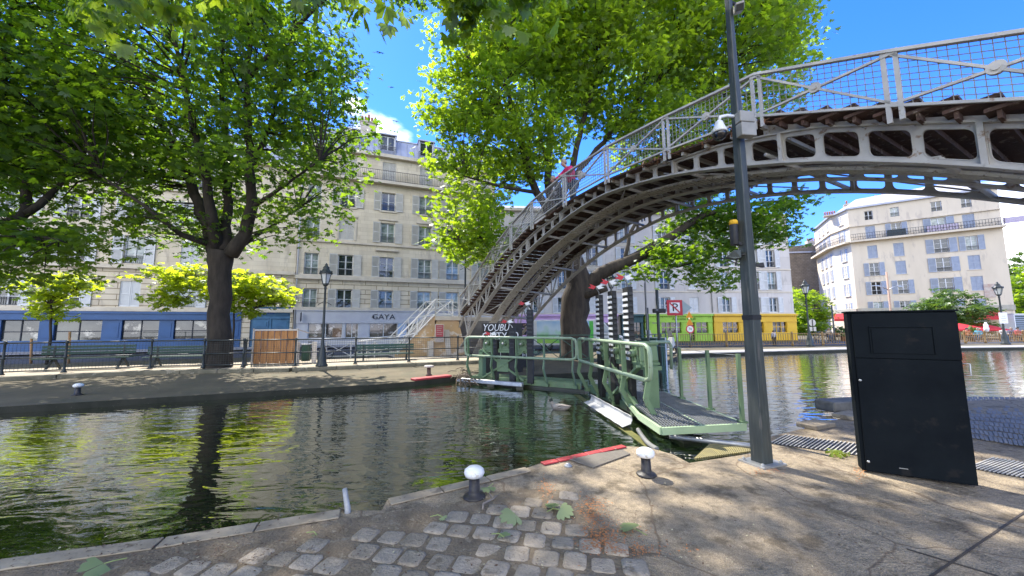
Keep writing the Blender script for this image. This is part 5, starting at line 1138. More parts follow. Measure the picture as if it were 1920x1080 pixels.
# ================================================================== TREES
m_bark = mat('dark bark', (.045, .036, .027), (.022, .018, .014), scale=6, rough=.95, bump=1.0, bscale=14, stretch=(1, 1, .25))
m_bark2 = mat('grey brown bark', (.075, .06, .045), (.035, .029, .023), scale=5, rough=.95, bump=1.0, bscale=12, stretch=(1, 1, .22))
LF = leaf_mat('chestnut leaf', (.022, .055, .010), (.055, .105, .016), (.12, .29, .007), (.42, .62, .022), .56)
LFL = leaf_mat('sunlit chestnut leaf', (.05, .10, .012), (.10, .16, .022), (.30, .50, .010), (.62, .80, .03), .6)  # lighter copy of the chestnut leaf; sunlight put into the colour
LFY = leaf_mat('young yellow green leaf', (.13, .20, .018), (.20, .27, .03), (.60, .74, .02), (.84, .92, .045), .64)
LFD = leaf_mat('dark round tree leaf', (.05, .10, .02), (.10, .17, .035), (.12, .22, .02), (.2, .34, .03), .35)
def leaf_mesh(name, C, L, tint, m, nl=5, droop=(.25, .9), shape='kite'):
    """compound leaves: C (N,3) positions; leaflets fan out from each point"""
    N = len(C); rng = RNG
    az = rng.uniform(0, 2*np.pi, N); dr = rng.uniform(droop[0], droop[1], N); tilt = rng.normal(0, .35, N)
    fa = np.cos(az); fb = np.sin(az)
    F = np.stack([fa*np.cos(dr), fb*np.cos(dr), -np.sin(dr)], 1)          # mid leaflet
    S = np.stack([-fb, fa, np.zeros(N)], 1); S = S*np.cos(tilt)[:, None]; S[:, 2] += np.sin(tilt)
    S -= F*(S*F).sum(1)[:, None]; S /= np.linalg.norm(S, axis=1)[:, None]
    Nn = np.cross(F, S)
    offs = np.linspace(-1.25, 1.25, nl); lens = 1-.22*np.abs(offs)/1.25
    vs = []; 
    Ls = L*rng.uniform(.55, 1.3, N)
    prof = ((0, 0, 0), (.62, -.21, -.03), (1.0, 0, -.12), (.62, .21, -.03)) if shape == 'kite' else ((0, 0, 0), (.35, -.10, .01), (.68, -.20, -.01), (.88, -.13, -.05), (1.0, 0, -.12), (.88, .13, -.05), (.68, .20, -.01), (.35, .10, .01))
    nv = len(prof)
    for k in range(nl):
        a = offs[k]+rng.normal(0, .08, N); d = F*np.cos(a)[:, None]+S*np.sin(a)[:, None]; s = -F*np.sin(a)[:, None]+S*np.cos(a)[:, None]
        n2 = np.cross(d, s); l = (Ls*lens[k])[:, None]
        pts = [C+d*(l*(p[0]+.03))+s*(l*p[1])+n2*(l*p[2]) for p in prof]
        vs.append(np.stack(pts, 1))
    V = np.stack(vs, 1).reshape(-1, 3)        # N, nl, nv
    nf = N*nl
    me = bpy.data.meshes.new(name); me.vertices.add(len(V)); me.vertices.foreach_set('co', V.astype(np.float32).ravel())
    me.loops.add(nf*nv); me.loops.foreach_set('vertex_index', np.arange(nf*nv, dtype=np.int32)); me.polygons.add(nf); me.polygons.foreach_set('loop_start', np.arange(0, nf*nv, nv, dtype=np.int32))
    at = me.attributes.new('tint', 'FLOAT', 'POINT'); at.data.foreach_set('value', np.repeat(np.clip(tint, 0, 1), nl*nv).astype(np.float32))
    me.update(calc_edges=True); me.validate(); me.materials.append(m); return me
def tree(name, label, base, trunk, limbs, lobes, nclump, per, L, m, sig=(.55, .55, .26), bark=None, group=None, shell=.55, twig=True, nl=5, shape='kite', cat='tree', droop=(.25, .9)):
    """trunk: [(point, radius)], limbs: list of [(point, radius)], lobes: ellipsoids (centre, radii, weight)"""
    t = thing(name, label, cat, base, 0, group); bark = bark or m_bark
    def rough(pts, amp=.5):
        out = []
        for (p, r), (q, s) in zip(pts[:-1], pts[1:]):
            p, q = Vector(p), Vector(q); n = max(2, int((q-p).length/.5))
            for i in range(n):
                f = i/n; w = (r+(s-r)*f)
                out.append((p.lerp(q, f)+Vector((random.gauss(0, 1), random.gauss(0, 1), 0))*min(.05, w*.25)*(1 if i else .4), w*(1+random.uniform(-.06, .06))))
        out.append((Vector(pts[-1][0]), pts[-1][1])); return out
    mb = MB(); tp = rough(trunk); mb.tube([p for p, r in tp], [r for p, r in tp], 14); mb.build('trunk', bark, t)
    sk = []; mb = MB()
    for lm in limbs:
        lp = rough(lm); mb.tube([p for p, r in lp], [r for p, r in lp], 8); sk += [(p, r) for p, r in lp[1:]]
    wts = np.array([lo[1][0]*lo[1][1]*lo[1][2]*(lo[2] if len(lo) > 2 else 1) for lo in lobes]); wts /= wts.sum()
    cl = []
    for i in RNG.choice(len(lobes), nclump, p=wts):
        c, r = lobes[i][0], lobes[i][1]
        d = RNG.normal(0, 1, 3); d /= np.linalg.norm(d); rad = (shell+(1-shell)*RNG.random()) if RNG.random() < .72 else RNG.random()**.5
        cl.append(np.array(c)+d*rad*np.array(r))
    cl = np.array(cl)
    SK = np.array([tuple(p) for p, r in sk]) if sk else np.array([tuple(p) for p, r in tp[-3:]]); 
    if twig:
        for i, c in enumerate(cl):
            dd = ((SK-c)**2).sum(1)+ (np.maximum(SK[:, 2]-c[2], 0))*6; j = int(dd.argmin()); p = Vector(SK[j]); q = Vector(c); L_ = (q-p).length
            if L_ < .3 or L_ > 11: continue
            mid = p.lerp(q, .5)+Vector((random.gauss(0, .08), random.gauss(0, .08), .10*L_)); r0 = min(.05, .012+.008*L_)
            mb.tube([p, mid, q], [r0, r0*.65, .006], 5, caps=False)
    mb.build('limbs', bark, t)
    n = len(cl); pos = np.repeat(cl, per, 0)+np.clip(RNG.normal(0, 1, (n*per, 3)), -1.7, 1.7)*np.array(sig); tint = np.repeat(RNG.random(n), per)*.6+RNG.random(n*per)*.4
    pos -= np.array(base)
    o = bpy.data.objects.new('crown', leaf_mesh('crown', pos, L, tint, m, nl, droop, shape)); COL.objects.link(o); adopt(o, t)
    return t
def dp(x, y, Y): return tuple(DP(x, y, Y))
# ---- big chestnut on the left bank
TB = GP(410, 690, .10); TY = TB.y
big = [((TB.x, TB.y, -.05), .60), ((TB.x, TB.y, .25), .46), ((TB.x, TB.y, 1.0), .40), (dp(413, 560, TY), .37), (dp(412, 505, TY), .40), (dp(415, 470, TY), .44)]
limbs = [[(dp(462, 150, TY-.3), .10), ((-9.0, 14.2, 14.2), .08), ((-6.5, 13.6, 16), .05), ((-4, 13.4, 16.6), .03)],  # first limb only ties in the unseen lobe added for quay shade
         [(dp(405, 482, TY), .30), (dp(388, 420, TY), .22), (dp(345, 310, TY+.5), .16), (dp(280, 180, TY+.8), .11), (dp(205, 20, TY+1), .06), (dp(150, -140, TY+1), .03)],
         [(dp(410, 470, TY), .26), (dp(398, 400, TY-.4), .19), (dp(372, 280, TY-1), .13), (dp(340, 140, TY-1.5), .08), (dp(300, -80, TY-1.5), .04)],
         [(dp(420, 470, TY), .26), (dp(428, 400, TY+.6), .18), (dp(425, 300, TY+1), .13), (dp(415, 150, TY+1.2), .09), (dp(425, -60, TY+1.5), .04)],
         [(dp(432, 478, TY), .28), (dp(458, 440, TY), .23), (dp(474, 385, TY), .20), (dp(468, 300, TY-.3), .16), (dp(462, 150, TY-.3), .11), (dp(480, -60, TY), .06)],
         [(dp(472, 310, TY), .12), (dp(500, 250, TY), .09), (dp(535, 140, TY+.3), .06), (dp(560, -10, TY+.3), .03)],
         [(dp(472, 390, TY), .10), (dp(530, 350, TY-.8), .06), (dp(600, 300, TY-1.2), .03)],
         [(dp(398, 460, TY), .14), (dp(340, 440, TY-.8), .10), (dp(270, 385, TY-1.8), .06), (dp(190, 330, TY-2.2), .03)],
         [(dp(440, 470, TY), .11), (dp(500, 430, TY+1), .07), (dp(560, 390, TY+1.5), .03)],
         [(dp(405, 440, TY), .14), (dp(360, 350, TY+1.6), .09), (dp(300, 260, TY+2.6), .05), (dp(230, 150, TY+3), .03)]]
def el(x, y, Y, rx, ry, rz, w=1): return (dp(x, y, Y), (rx, ry, rz), w)
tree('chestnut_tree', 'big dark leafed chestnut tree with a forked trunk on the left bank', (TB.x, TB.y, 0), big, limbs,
     [el(390, 150, TY, 6.4, 5.0, 5.0), el(250, 330, TY, 4.4, 4.2, 2.4), el(520, 330, TY, 3.0, 3.2, 2.4), el(615, 190, TY, 2.4, 2.6, 2.8), el(440, -60, TY, 5, 4, 4), el(150, 250, TY, 3, 3, 3), el(585, 420, TY+.3, 1.3, 1.8, .9, 1.2), el(340, 440, TY+.5, 3.2, 3.0, .9, 1.2), ((-4.8, 13.2, 16.6), (4.8, 2.3, 1.5), 2.6)],  # last lobe hangs unseen above the frame, added to dapple the quay
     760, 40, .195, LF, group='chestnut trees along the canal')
# ---- its neighbour at the left edge of the frame
NB = Vector((-18.6, 11.4, 0))
tree('chestnut_tree', 'chestnut tree cut by the left edge with boughs reaching into view', tuple(NB), [((NB.x, NB.y, -.05), .6), ((NB.x, NB.y, .3), .48), ((NB.x+.1, NB.y, 2.5), .42), ((NB.x+.2, NB.y, 4.6), .46)],
     [[((NB.x+.2, NB.y, 4.4), .25), (dp(5, 428, 12), .19), (dp(48, 398, 12.3), .16), (dp(55, 330, 12.3), .13), (dp(75, 290, 12.4), .09), (dp(130, 180, 12.6), .05)],
      [(dp(50, 400, 12.2), .12), (dp(88, 370, 12.3), .10), (dp(110, 350, 12.5), .07), (dp(170, 270, 12.6), .04)],
      [((NB.x+.2, NB.y, 4.5), .25), (dp(-20, 300, 12), .18), (dp(0, 180, 12), .13), (dp(20, 40, 12), .08), (dp(30, -100, 12), .04)],
      [((NB.x+.2, NB.y, 4.5), .22), ((NB.x-1.5, NB.y+.8, 8), .13), ((NB.x-2.5, NB.y+1, 12), .06)],
      [(dp(10, 425, 12), .12), (dp(50, 440, 11.6), .07), (dp(110, 450, 11.3), .03)]],
     [el(20, 130, 12.2, 3.6, 3.6, 3.8), el(-150, 150, 12, 4.5, 4.5, 4.5), el(130, 60, 12.6, 2.6, 3, 2.6), el(110, 300, 12.4, 1.7, 2.2, 1.6), el(55, 480, 11.6, 1.6, 1.8, 1.0, 1.6), el(20, 420, 11.8, 1.6, 2, .9), el(0, 330, 12, 2.2, 2, 1.5, .5), el(-150, 420, 11, 3, 3, 2)],
     440, 42, .195, LF, group='chestnut trees along the canal')
# ---- great tree behind the bridge
CB = Vector((3.25, 19.2, 0)); CY = 19.2
ctr = [((CB.x, CB.y, -.1), .88), ((CB.x, CB.y, .35), .80), ((CB.x-.02, CB.y, 1.4), .74), (dp(1078, 580, CY), .72), (dp(1084, 545, CY), .68), (dp(1078, 505, CY), .64), (dp(1055, 440, CY+.3), .52), (dp(1035, 395, CY+.5), .45)]
climbs = [[(dp(1030, 400, CY+.5), .26), (dp(998, 340, CY), .19), (dp(965, 230, CY-.4), .14), (dp(940, 110, CY-.6), .08), (dp(915, -40, CY-.6), .04)],
          [(dp(1035, 398, CY+.5), .28), (dp(1027, 330, CY+.6), .22), (dp(1035, 230, CY+.6), .17), (dp(1050, 110, CY+.8), .11), (dp(1065, -60, CY+1), .05)],
          [(dp(1042, 405, CY+.5), .26), (dp(1072, 320, CY+.2), .18), (dp(1095, 220, CY), .14), (dp(1130, 80, CY), .09), (dp(1170, -60, CY), .05)],
          [(dp(1000, 345, CY), .12), (dp(985, 280, CY-.8), .09), (dp(930, 180, CY-1.4), .05), (dp(880, 110, CY-1.6), .03)],
          [(dp(1028, 320, CY+.6), .12), (dp(1010, 240, CY+1.4), .09), (dp(1000, 130, CY+1.6), .06), (dp(985, 0, CY+1.6), .03)],
          [(dp(1086, 548, CY), .42), (dp(1128, 512, CY-.3), .36), (dp(1195, 482, CY-.8), .28), (dp(1262, 440, CY-1.2), .22), (dp(1320, 402, CY-1.4), .15), (dp(1420, 380, CY-1.6), .08), (dp(1500, 375, CY-1.6), .03)],
          [(dp(1088, 556, CY-.3), .22), (dp(1118, 548, CY-.9), .17), (dp(1138, 540, CY-1.2), .16)],
          [(dp(1200, 482, CY-.8), .12), (dp(1270, 500, CY-1.2), .07), (dp(1340, 480, CY-1.5), .04), (dp(1400, 500, CY-1.6), .02)],
          [(dp(1172, 495, CY-.7), .12), (dp(1180, 440, CY-.4), .10), (dp(1230, 340, CY), .08), (dp(1320, 200, CY), .06), (dp(1400, 60, CY), .03)],
          [(dp(1078, 330, CY), .15), (dp(1160, 230, CY+.4), .11), (dp(1270, 120, CY+.6), .08), (dp(1400, 30, CY+.6), .04)],
          [(dp(1000, 360, CY), .11), (dp(940, 350, CY-1), .08), (dp(870, 330, CY-1.6), .04)],
          [(dp(1060, 450, CY), .12), (dp(960, 440, CY-1.4), .07), (dp(860, 450, CY-2), .03)]]
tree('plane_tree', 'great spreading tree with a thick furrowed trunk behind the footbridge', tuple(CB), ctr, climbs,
     [el(965, 200, CY-.3, 4.2, 4.0, 5.0), el(1150, 80, CY, 5.5, 4.5, 5.0), el(1370, 70, CY, 4.4, 4.0, 3.8), el(1010, 20, CY, 5.0, 4.0, 3.5), el(870, 360, CY-1.6, 2.1, 2.4, 2.6), el(850, 160, CY-1.0, 1.9, 2.2, 3.0), el(900, 455, CY-1.4, 2.6, 2.4, .9, 1.2), el(1260, 250, CY+.4, 4.0, 3.5, 2.4), el(1440, 190, CY, 1.6, 2, 1.4), el(1480, 60, CY, 1.8, 2.2, 2.2), el(1060, -190, CY+1, 6.5, 5, 4.0), el(1280, -130, CY+1, 5, 4.5, 3.2)],  # last two lobes, unseen above the frame, added to shade the crown
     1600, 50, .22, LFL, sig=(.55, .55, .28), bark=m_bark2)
# right-hand low bough foliage (airier; darker leaf copy, shade put into the colour) belongs to the same tree: a second crown part
def extra_crown(root, lobes, nclump, per, L, m, sig, nl=5, droop=(.25, .9)):
    cl = []; wts = np.array([lo[1][0]*lo[1][1]*lo[1][2]*lo[2] for lo in lobes]); wts /= wts.sum()
    for i in RNG.choice(len(lobes), nclump, p=wts):
        d = RNG.normal(0, 1, 3); d /= np.linalg.norm(d); cl.append(np.array(lobes[i][0])+d*RNG.random()**.4*np.array(lobes[i][1]))
    cl = np.array(cl); pos = np.repeat(cl, per, 0)+RNG.normal(0, 1, (nclump*per, 3))*np.array(sig)-np.array(root.location); tint = np.repeat(RNG.random(nclump), per)*.6+RNG.random(nclump*per)*.4
    o = bpy.data.objects.new('crown', leaf_mesh('crown', pos, L, tint, m, nl, droop)); COL.objects.link(o); adopt(o, root)
extra_crown(bpy.data.objects['plane_tree'], [el(1400, 420, CY-1.6, 2.2, 1.8, 1.2, 1), el(1290, 470, CY-1.4, 2.4, 1.8, .8, 1), el(1215, 520, CY-1.5, 1.3, 1.2, .5, 1), el(1340, 520, CY-1.8, 1.6, 1, .6, 1), el(1480, 385, CY-1.6, 1.1, 1.2, .6, 1), el(1460, 440, CY-1.7, 1.0, 1, .7, 1), el(1310, 400, CY-1, 2.4, 1.8, .8, 1.2)], 190, 24, .21, LF, (.42, .42, .2))
# ---- young trees with glowing leaves on the street side
def young(x, y0, Y, lob, label, n, per, L=.2, stake=None):
    b = DP(x, y0, Y); b.z = .12
    c = lob[0][0]
    tree('young_tree', label, tuple(b), [((b.x, b.y, 0), .06), ((b.x+.02, b.y, 1.2), .05), ((c[0], c[1], c[2]), .035)], [[((c[0], c[1], c[2]-.3), .03), (l[0], .012)] for l in lob], lob, n, per, L, LFY, sig=(.30, .30, .14), bark=m_bark2, shell=.3, group='young street trees')
young(87, 690, 17.5, [el(95, 560, 17.5, .9, .9, .8), el(75, 530, 17.4, 1.0, .9, .35), el(125, 530, 17.6, .9, .9, .5), el(118, 508, 17.6, .4, .4, .3), el(100, 590, 17.5, .8, .7, .4), el(140, 545, 17.5, .6, .6, .5), el(45, 525, 17.5, .4, .4, .15)], 'slim young tree with glowing yellow green leaves by the long bench', 42, 22)
young(432, 690, 20.5, [el(440, 540, 20.5, 2.2, 1.8, 1.0), el(350, 520, 20.3, 2.0, 1.6, .8), el(510, 545, 20.7, 1.6, 1.5, 1.1), el(290, 560, 20.2, .7, .8, .3), el(330, 560, 20.4, 1.2, 1.2, .5), el(475, 580, 20.5, 1.4, 1.2, .5), el(270, 520, 20.2, .6, .6, .25)], 'yellow green young tree glowing behind the big dark trunk', 140, 22, .22)
for (x, y0, y1, lab) in ((57, 690, 635, 'pale wooden stake left of the slim young tree'), (129, 680, 622, 'reddish wooden stake right of the slim young tree')):
    b = DP(x, y0, 16.8); t_ = DP(x+2, y1, 16.8); mb = MB(); mb.tube([(b.x, b.y, .1), (t_.x, t_.y, t_.z)], .045, 8); mb.build('tree_stake', mat('orange stake wood', (.42, .24, .11), (.34, .19, .09), scale=6), label=lab, cat='stake', at=(b.x, b.y, .1))
# ---- overhanging tree above the camera (its trunk stands behind the viewpoint)
OB = Vector((-7.2, -.9, 0))
def sh(x, y, z, rx, ry, rz, w=1): return ((x, y, z), (rx, ry, rz), w)
tree('chestnut_tree', 'near chestnut tree on this quay whose leafy boughs hang into the top of the picture', tuple(OB), [((OB.x, OB.y, -.05), .55), ((OB.x, OB.y, .3), .45), ((OB.x+.05, OB.y, 2.2), .38), ((OB.x+.1, OB.y+.1, 4.0), .40)],
     [[((OB.x+.1, OB.y+.1, 3.8), .24), ((-6.2, 1.5, 7.4), .18), ((-5.0, 4.6, 11.0), .13), ((-4.2, 7.8, 14), .08), ((-3.6, 10.6, 15.2), .04)],
      [((OB.x+.1, OB.y+.1, 3.8), .2), ((-4.6, 0.2, 5.6), .13), ((-2.0, 1.8, 6.4), .08), ((.3, 3.3, 6.6), .03)],
      [((OB.x+.1, OB.y+.1, 3.8), .2), ((-7.0, 1.8, 7), .14), ((-7.4, 3.6, 9.6), .07), ((-7.6, 6, 12), .04)],
      [((OB.x+.1, OB.y+.1, 3.8), .2), ((-4.5, -2.2, 6.5), .12), ((-1, -2, 9), .06)],
      [((OB.x+.1, OB.y+.1, 3.8), .2), ((-9.5, -2.0, 7.0), .12), ((-11, -1, 9), .06)]],
     [sh(-5.2, 2.6, 9.0, 3.0, 3.0, 2.2), sh(-2.2, 1.0, 7.6, 2.6, 1.9, 1.6), sh(-6.5, -1, 10, 4.4, 3.6, 3.2), sh(-1.3, -2.0, 9, 3.4, 2.8, 2.2), sh(-7.6, 3.2, 9.4, 2.2, 2.6, 2.2), sh(-5.4, 6.2, 12.6, 3.4, 2.6, 1.8), sh(-3.0, 10.4, 15.6, 4.4, 2.6, 1.7, 1.1), sh(-1.6, 3.6, 10.2, 3, 2.6, 1.5)],  # high lobes over the lock are unseen, shaped to shade the quay
     330, 22, .24, LFL, sig=(.5, .5, .22), shell=.3, nl=6, shape='oval', droop=(.5, 1.25), group='chestnut trees along the canal')
# boughs hanging into the top edge
top = []
for (x, y, Y, r) in ((690, -5, 3.6, .28), (660, -25, 3.5, .2), (745, 5, 3.9, .22), (800, 0, 4.2, .3), (840, 25, 4.4, .32), (900, 20, 4.6, .35), (960, 18, 4.7, .32), (925, 45, 4.8, .25), (990, 30, 4.8, .22), (860, -15, 4.4, .4), (970, -20, 4.7, .4), (1010, -5, 4.9, .25), (1100, -35, 5.0, .3), (330, 25, 4.6, .35), (380, 30, 4.7, .35), (260, -10, 4.5, .45), (420, -25, 4.6, .4), (190, 45, 4.9, .3), (560, -40, 4.3, .4), (130, -10, 5, .4), (220, 30, 4.9, .3), (480, 5, 4.7, .25)):
    top.append((dp(x, y, Y), (r, r, r*.5), 1))
extra_crown(bpy.data.objects['chestnut_tree.002'], top, 40, 9, .19, LFL, (.16, .16, .08), 6, (.9, 1.4))
# ---- trees round the corner house and at the right edge
def round_tree(name, x, y, Y, rx, rz, y0, lab, n, m=LFD, L=.42, per=22):
    c = DP(x, y, Y); b = (c.x, c.y, 0)
    tree(name, lab, b, [(b, .25), ((c.x, c.y, c.z-rz*.5), .18)], [[((c.x, c.y, c.z-rz*.6), .12), ((c.x+dx*rx*.6, c.y+dy*rx*.6, c.z+dz*rz*.4), .04)] for dx, dy, dz in ((1, 0, 0), (-1, .2, .3), (0, -1, .5), (.2, .3, 1))], [((c.x, c.y, c.z), (rx, rx, rz), 1), ((c.x-rx*.4, c.y, c.z-rz*.4), (rx*.6, rx*.6, rz*.6), 1), ((c.x+rx*.35, c.y, c.z-rz*.5), (rx*.6, rx*.6, rz*.55), 1)], n, per, L, m, sig=(.5, .5, .3), shell=.7, nl=4)
round_tree('round_tree', 1786, 590, 44, 3.1, 3.0, 640, 'round clipped green tree in front of the cream corner house', 150)
round_tree('street_tree', 1512, 585, 60, 2.9, 4.0, 640, 'bushy green tree in the side street beside the corner house', 150, LFL)
round_tree('street_tree', 1480, 600, 66, 3.0, 3.0, 640, 'darker low tree in the side street behind the yellow shop', 90)
round_tree('park_tree', 1915, 545, 82, 6.0, 8.5, 640, 'tall leafy tree at the right edge beyond the corner house', 240, LFD, .6)
round_tree('park_tree', 1960, 560, 74, 6.5, 7.5, 640, 'pale green broad tree cut by the right edge', 200, LFL, .6)
# ================================================================== STREET FURNITURE
# ---- canal bank railing
fpx = [-330, -220, -110, 0, 118, 280, 380, 455, 553, 667, 768, 860]
def on_kerb(x):
    for a, b in ((Fl, F1), (F1, F2), (F2, F3), (F3, F3e)):
        d = ray(x, 650); 
        # intersect plan view ray with segment
        den = d.x*(b.y-a.y)-d.y*(b.x-a.x)
        if abs(den) < 1e-6: continue
        t = (a.x*(b.y-a.y)-a.y*(b.x-a.x))/den; P = Vector((d.x*t, d.y*t, 0))
        s = (P-a).dot(b-a)/(b-a).length_squared
        if -.02 <= s <= 1.02: return P
    return None
fpts = [p for p in (on_kerb(x) for x in fpx) if p is not None]
fpts = [Fl+(F1-Fl)*k/8 for k in range(0, 3)] + [p for p in fpts if (p-Fl).length > (F1-Fl).length*.27]
fpts = [Vector((p.x, p.y, .16))+fn*.17 for p in fpts]+[Vector((F3e.x, F3e.y, .16))+fn*.17]
m_fence = mat('black green railing paint', (.022, .03, .03), (.035, .042, .04), scale=6, rough=.45)
fen = thing('canal_railing', 'black three-bar railing with wire mesh along the kerb of the far bank', 'railing', fpts[3])
for p in fpts:
    mb = MB(); mb.lathe([(.09, 0), (.06, .05), (.04, .12), (.035, .48), (.05, .5), (.05, .56), (.035, .58), (.032, .98), (.05, 1.0), (.052, 1.06), (.03, 1.10)], p, 10); mb.build('railing_post', m_fence, fen)
for a, b in zip(fpts[:-1], fpts[1:]):
    mb = MB()
    for z, r in ((1.03, .026), (.53, .022), (.10, .020)): mb.tube([a+Vector((0, 0, z)), b+Vector((0, 0, z))], r, 8)
    mb.build('railing_bar', m_fence, fen)
    mb = MB(); L = (b-a).length; n = int(L/.085)
    for i in range(1, n): p = a.lerp(b, i/n); mb.bar(p+Vector((0, 0, .1)), p+Vector((0, 0, 1.02)), .005, .005, up=(1, 0, 0))
    for j in range(1, 11): z = .1+.085*j; mb.bar(a+Vector((0, 0, z)), b+Vector((0, 0, z)), .005, .005)
    mb.build('wire_mesh', m_fence, fen)
# ---- golden railing of the basin quay
m_gold = mat('ochre railing paint', (.30, .19, .07), (.22, .14, .06), scale=3, rough=.5)
gp = [Vector(p) for p in ((10.6, 28.2, 0), (13.9, 29.0, 0), (20, 29.8, 0), (28, 30.6, 0), (37, 31.8, 0), (46, 33.4, 0), (60, 36, 0))]
gr_ = thing('quay_railing', 'ochre iron railing with close vertical bars on the far basin quay', 'railing', gp[0])
mb = MB(); k = 0
for a, b in zip(gp[:-1], gp[1:]):
    L = (b-a).length; n = int(L/.21); d = (b-a)/n
    for i in range(n): p = a+d*i; mb.bar(p+Vector((0, 0, .12)), p+Vector((0, 0, .98)), .03, .03, up=(1, 0, 0))
    for z in (.12, .98): mb.bar(a+Vector((0, 0, z)), b+Vector((0, 0, z)), .05, .04)
mb.build('railing_bars', m_gold, gr_)
for a, b in zip(gp[:-1], gp[1:]):
    n = int((b-a).length/2.2)
    for i in range(n): mb = MB(); mb.lathe([(.10, 0), (.07, .2), (.05, .3), (.05, .95), (.08, 1.0), (.06, 1.12)], a.lerp(b, i/n), 8); mb.build('railing_post', m_gold, gr_)
# ---- cross braced railings
def xrail(name, pts, m, h, lab, z0=.0, bay=1.5, r=.03):
    t = thing(name, lab, 'railing', pts[0])
    for a, b in zip(pts[:-1], pts[1:]):
        a, b = Vector(a), Vector(b); n = max(1, round((b-a).length/bay))
        for i in range(n):
            p, q = a.lerp(b, i/n), a.lerp(b, (i+1)/n); u = Vector((0, 0, h)); v = Vector((0, 0, .12))
            mb = MB(); mb.bar(p, p+u, r*1.8, r*1.8, up=(1, 0, 0)); mb.build('railing_post', m, t)
            mb = MB(); mb.bar(p+u, q+u, r*1.8, r*1.3); mb.bar(p+v, q+v, r*1.3, r*1.3); mb.bar(p+v, q+u*.9, r, r, up=(1, 0, 0)); mb.bar(p+u*.9, q+v, r*1.05, r*1.05, up=(1, 0, 0)); mb.bar(p+u*.88, q+u*.88, r*.8, r*.8); mb.build('railing_panel', m, t)
        mb = MB(); mb.bar(b, b+Vector((0, 0, h)), r*1.8, r*1.8, up=(1, 0, 0)); mb.build('railing_post', m, t)
    return t
xrail('cross_railing', [(.9, 17.6, .02), (6.3, 17.2, .02), (8.6, 20.8, .02)], m_grd, 1.22, 'dark green cross braced railing in front of the great tree trunk')
w0 = Vector((-9.8, 19.6, .02)); xrail('cross_railing', [w0, w0+fd*4.8], m_wrail, .88, 'white cross braced railing beyond the lamp post', bay=1.2)
# ---- lanterns
m_lgl = mat('lantern glass', (.55, .56, .52), (.45, .46, .43), rough=.15, spec=.6)
lamp = thing('street_lamp', 'slim black lantern lamp post standing behind the railing right of the wooden hoarding', 'street lamp', GP(603, 687, .13), 0, 'black lantern street lamps')
mb = MB(); mb.lathe([(.22, 0), (.22, .06), (.17, .12), (.15, .45), (.13, .55), (.075, .75), (.065, .9), (.05, 1.1), (.045, 2.0), (.04, 3.05), (.055, 3.08), (.05, 3.14), (.03, 3.2)], (0, 0, 0), 14); mb.tube([(-.28, 0, 2.42), (-.06, 0, 2.55), (.06, 0, 2.55), (.28, 0, 2.42)], .014, 6); mb.build('post', m_fence, lamp, world=False)
mb = MB(); mb.lathe([(.11, 3.28), (.205, 3.68)], (0, 0, 0), 6); mb.build('lantern_glass', m_lgl, lamp, world=False)
mb = MB()
for k in range(6):
    t = k*math.pi/3; c, s = math.cos(t), math.sin(t); mb.bar((.115*c, .115*s, 3.27), (.212*c, .212*s, 3.70), .022, .022, up=(s, c, 0))
    t2 = t+math.pi/3; mb.bar((.115*c, .115*s, 3.28), (.115*math.cos(t2), .115*math.sin(t2), 3.28), .022, .022)
mb.lathe([(.06, 3.18), (.12, 3.24), (.12, 3.27)], (0, 0, 0), 6)
mb.lathe([(.25, 3.68), (.25, 3.73), (.16, 3.83), (.11, 3.90), (.13, 3.93), (.09, 3.99), (.05, 4.03), (.055, 4.07), (.0, 4.14)], (0, 0, 0), 12)
for k in range(6): t = k*math.pi/3; mb.lathe([(.03, 3.73), (.035, 3.78), (.0, 3.82)], (.23*math.cos(t), .23*math.sin(t), 0), 5)
mb.build('lantern_frame', m_fence, lamp, world=False)
def lamp_at(x, ytop, Y, zbase, lab):
    P = DP(x, ytop, Y); copy_tree(lamp, loc=(P.x, P.y, zbase), rz=.4, label=lab, scale=(P.z-zbase)/4.14)
lamp_at(873, 447, 21.6, 2.3, 'lantern lamp post rising behind the upper landing of the bridge stairs')
lamp_at(1145, 507, 24.5, 0, 'lantern lamp post seen between the black toothed racks')
lamp_at(1508, 524, 28.6, .05, 'lantern lamp post on the basin quay left of the cream corner house')
lamp_at(1869, 528, 29.5, .05, 'lantern lamp post at the right end of the basin quay carrying a white board')
P = DP(1876, 597, 29.4); wb = thing('white_board', 'white notice board fixed on the right-hand lantern post', 'sign', P, R(8)); mb = MB(); mb.b2(-.45, .35, -.2, -.17, -.4, .45); mb.build('board_panel', m_wht, wb, world=False)
for k, (a, b) in enumerate(((-.2, .1), (-.3, .2), (-.25, .15))): mb = MB(); mb.b2(a, b, -.206, -.2, .15-.18*k, .2-.18*k); mb.build('text_line', m_shut, wb, world=False)
# modern double street light
P = DP(1672, 600, 44); ml = thing('street_light', 'tan modern street light with two arms in front of the corner house', 'street light', (P.x, P.y, 0), R(10)); zt_ = DP(1662, 510, 44).z
m_tan = mat('tan pole', (.40, .27, .19), (.34, .23, .16))
mb = MB(); mb.lathe([(.16, 0), (.12, .8), (.10, zt_)], (0, 0, 0), 10); mb.build('pole', m_tan, ml, world=False)
for s in (-1, 1):
    mb = MB(); mb.tube([(0, 0, zt_-2.2), (s*.8, 0, zt_-1.8), (s*1.5, 0, zt_-1.75)], .06, 6); a = mb.build('lamp_arm', m_steel, ml, world=False); mb = MB(); mb.prism([(s*1.4, -.12, zt_-1.78), (s*2.2, -.12, zt_-1.72), (s*2.2, -.12, zt_-1.66), (s*1.4, -.12, zt_-1.64)], (0, .24, 0)); mb.build('lamp_head', m_steel, a, world=False)
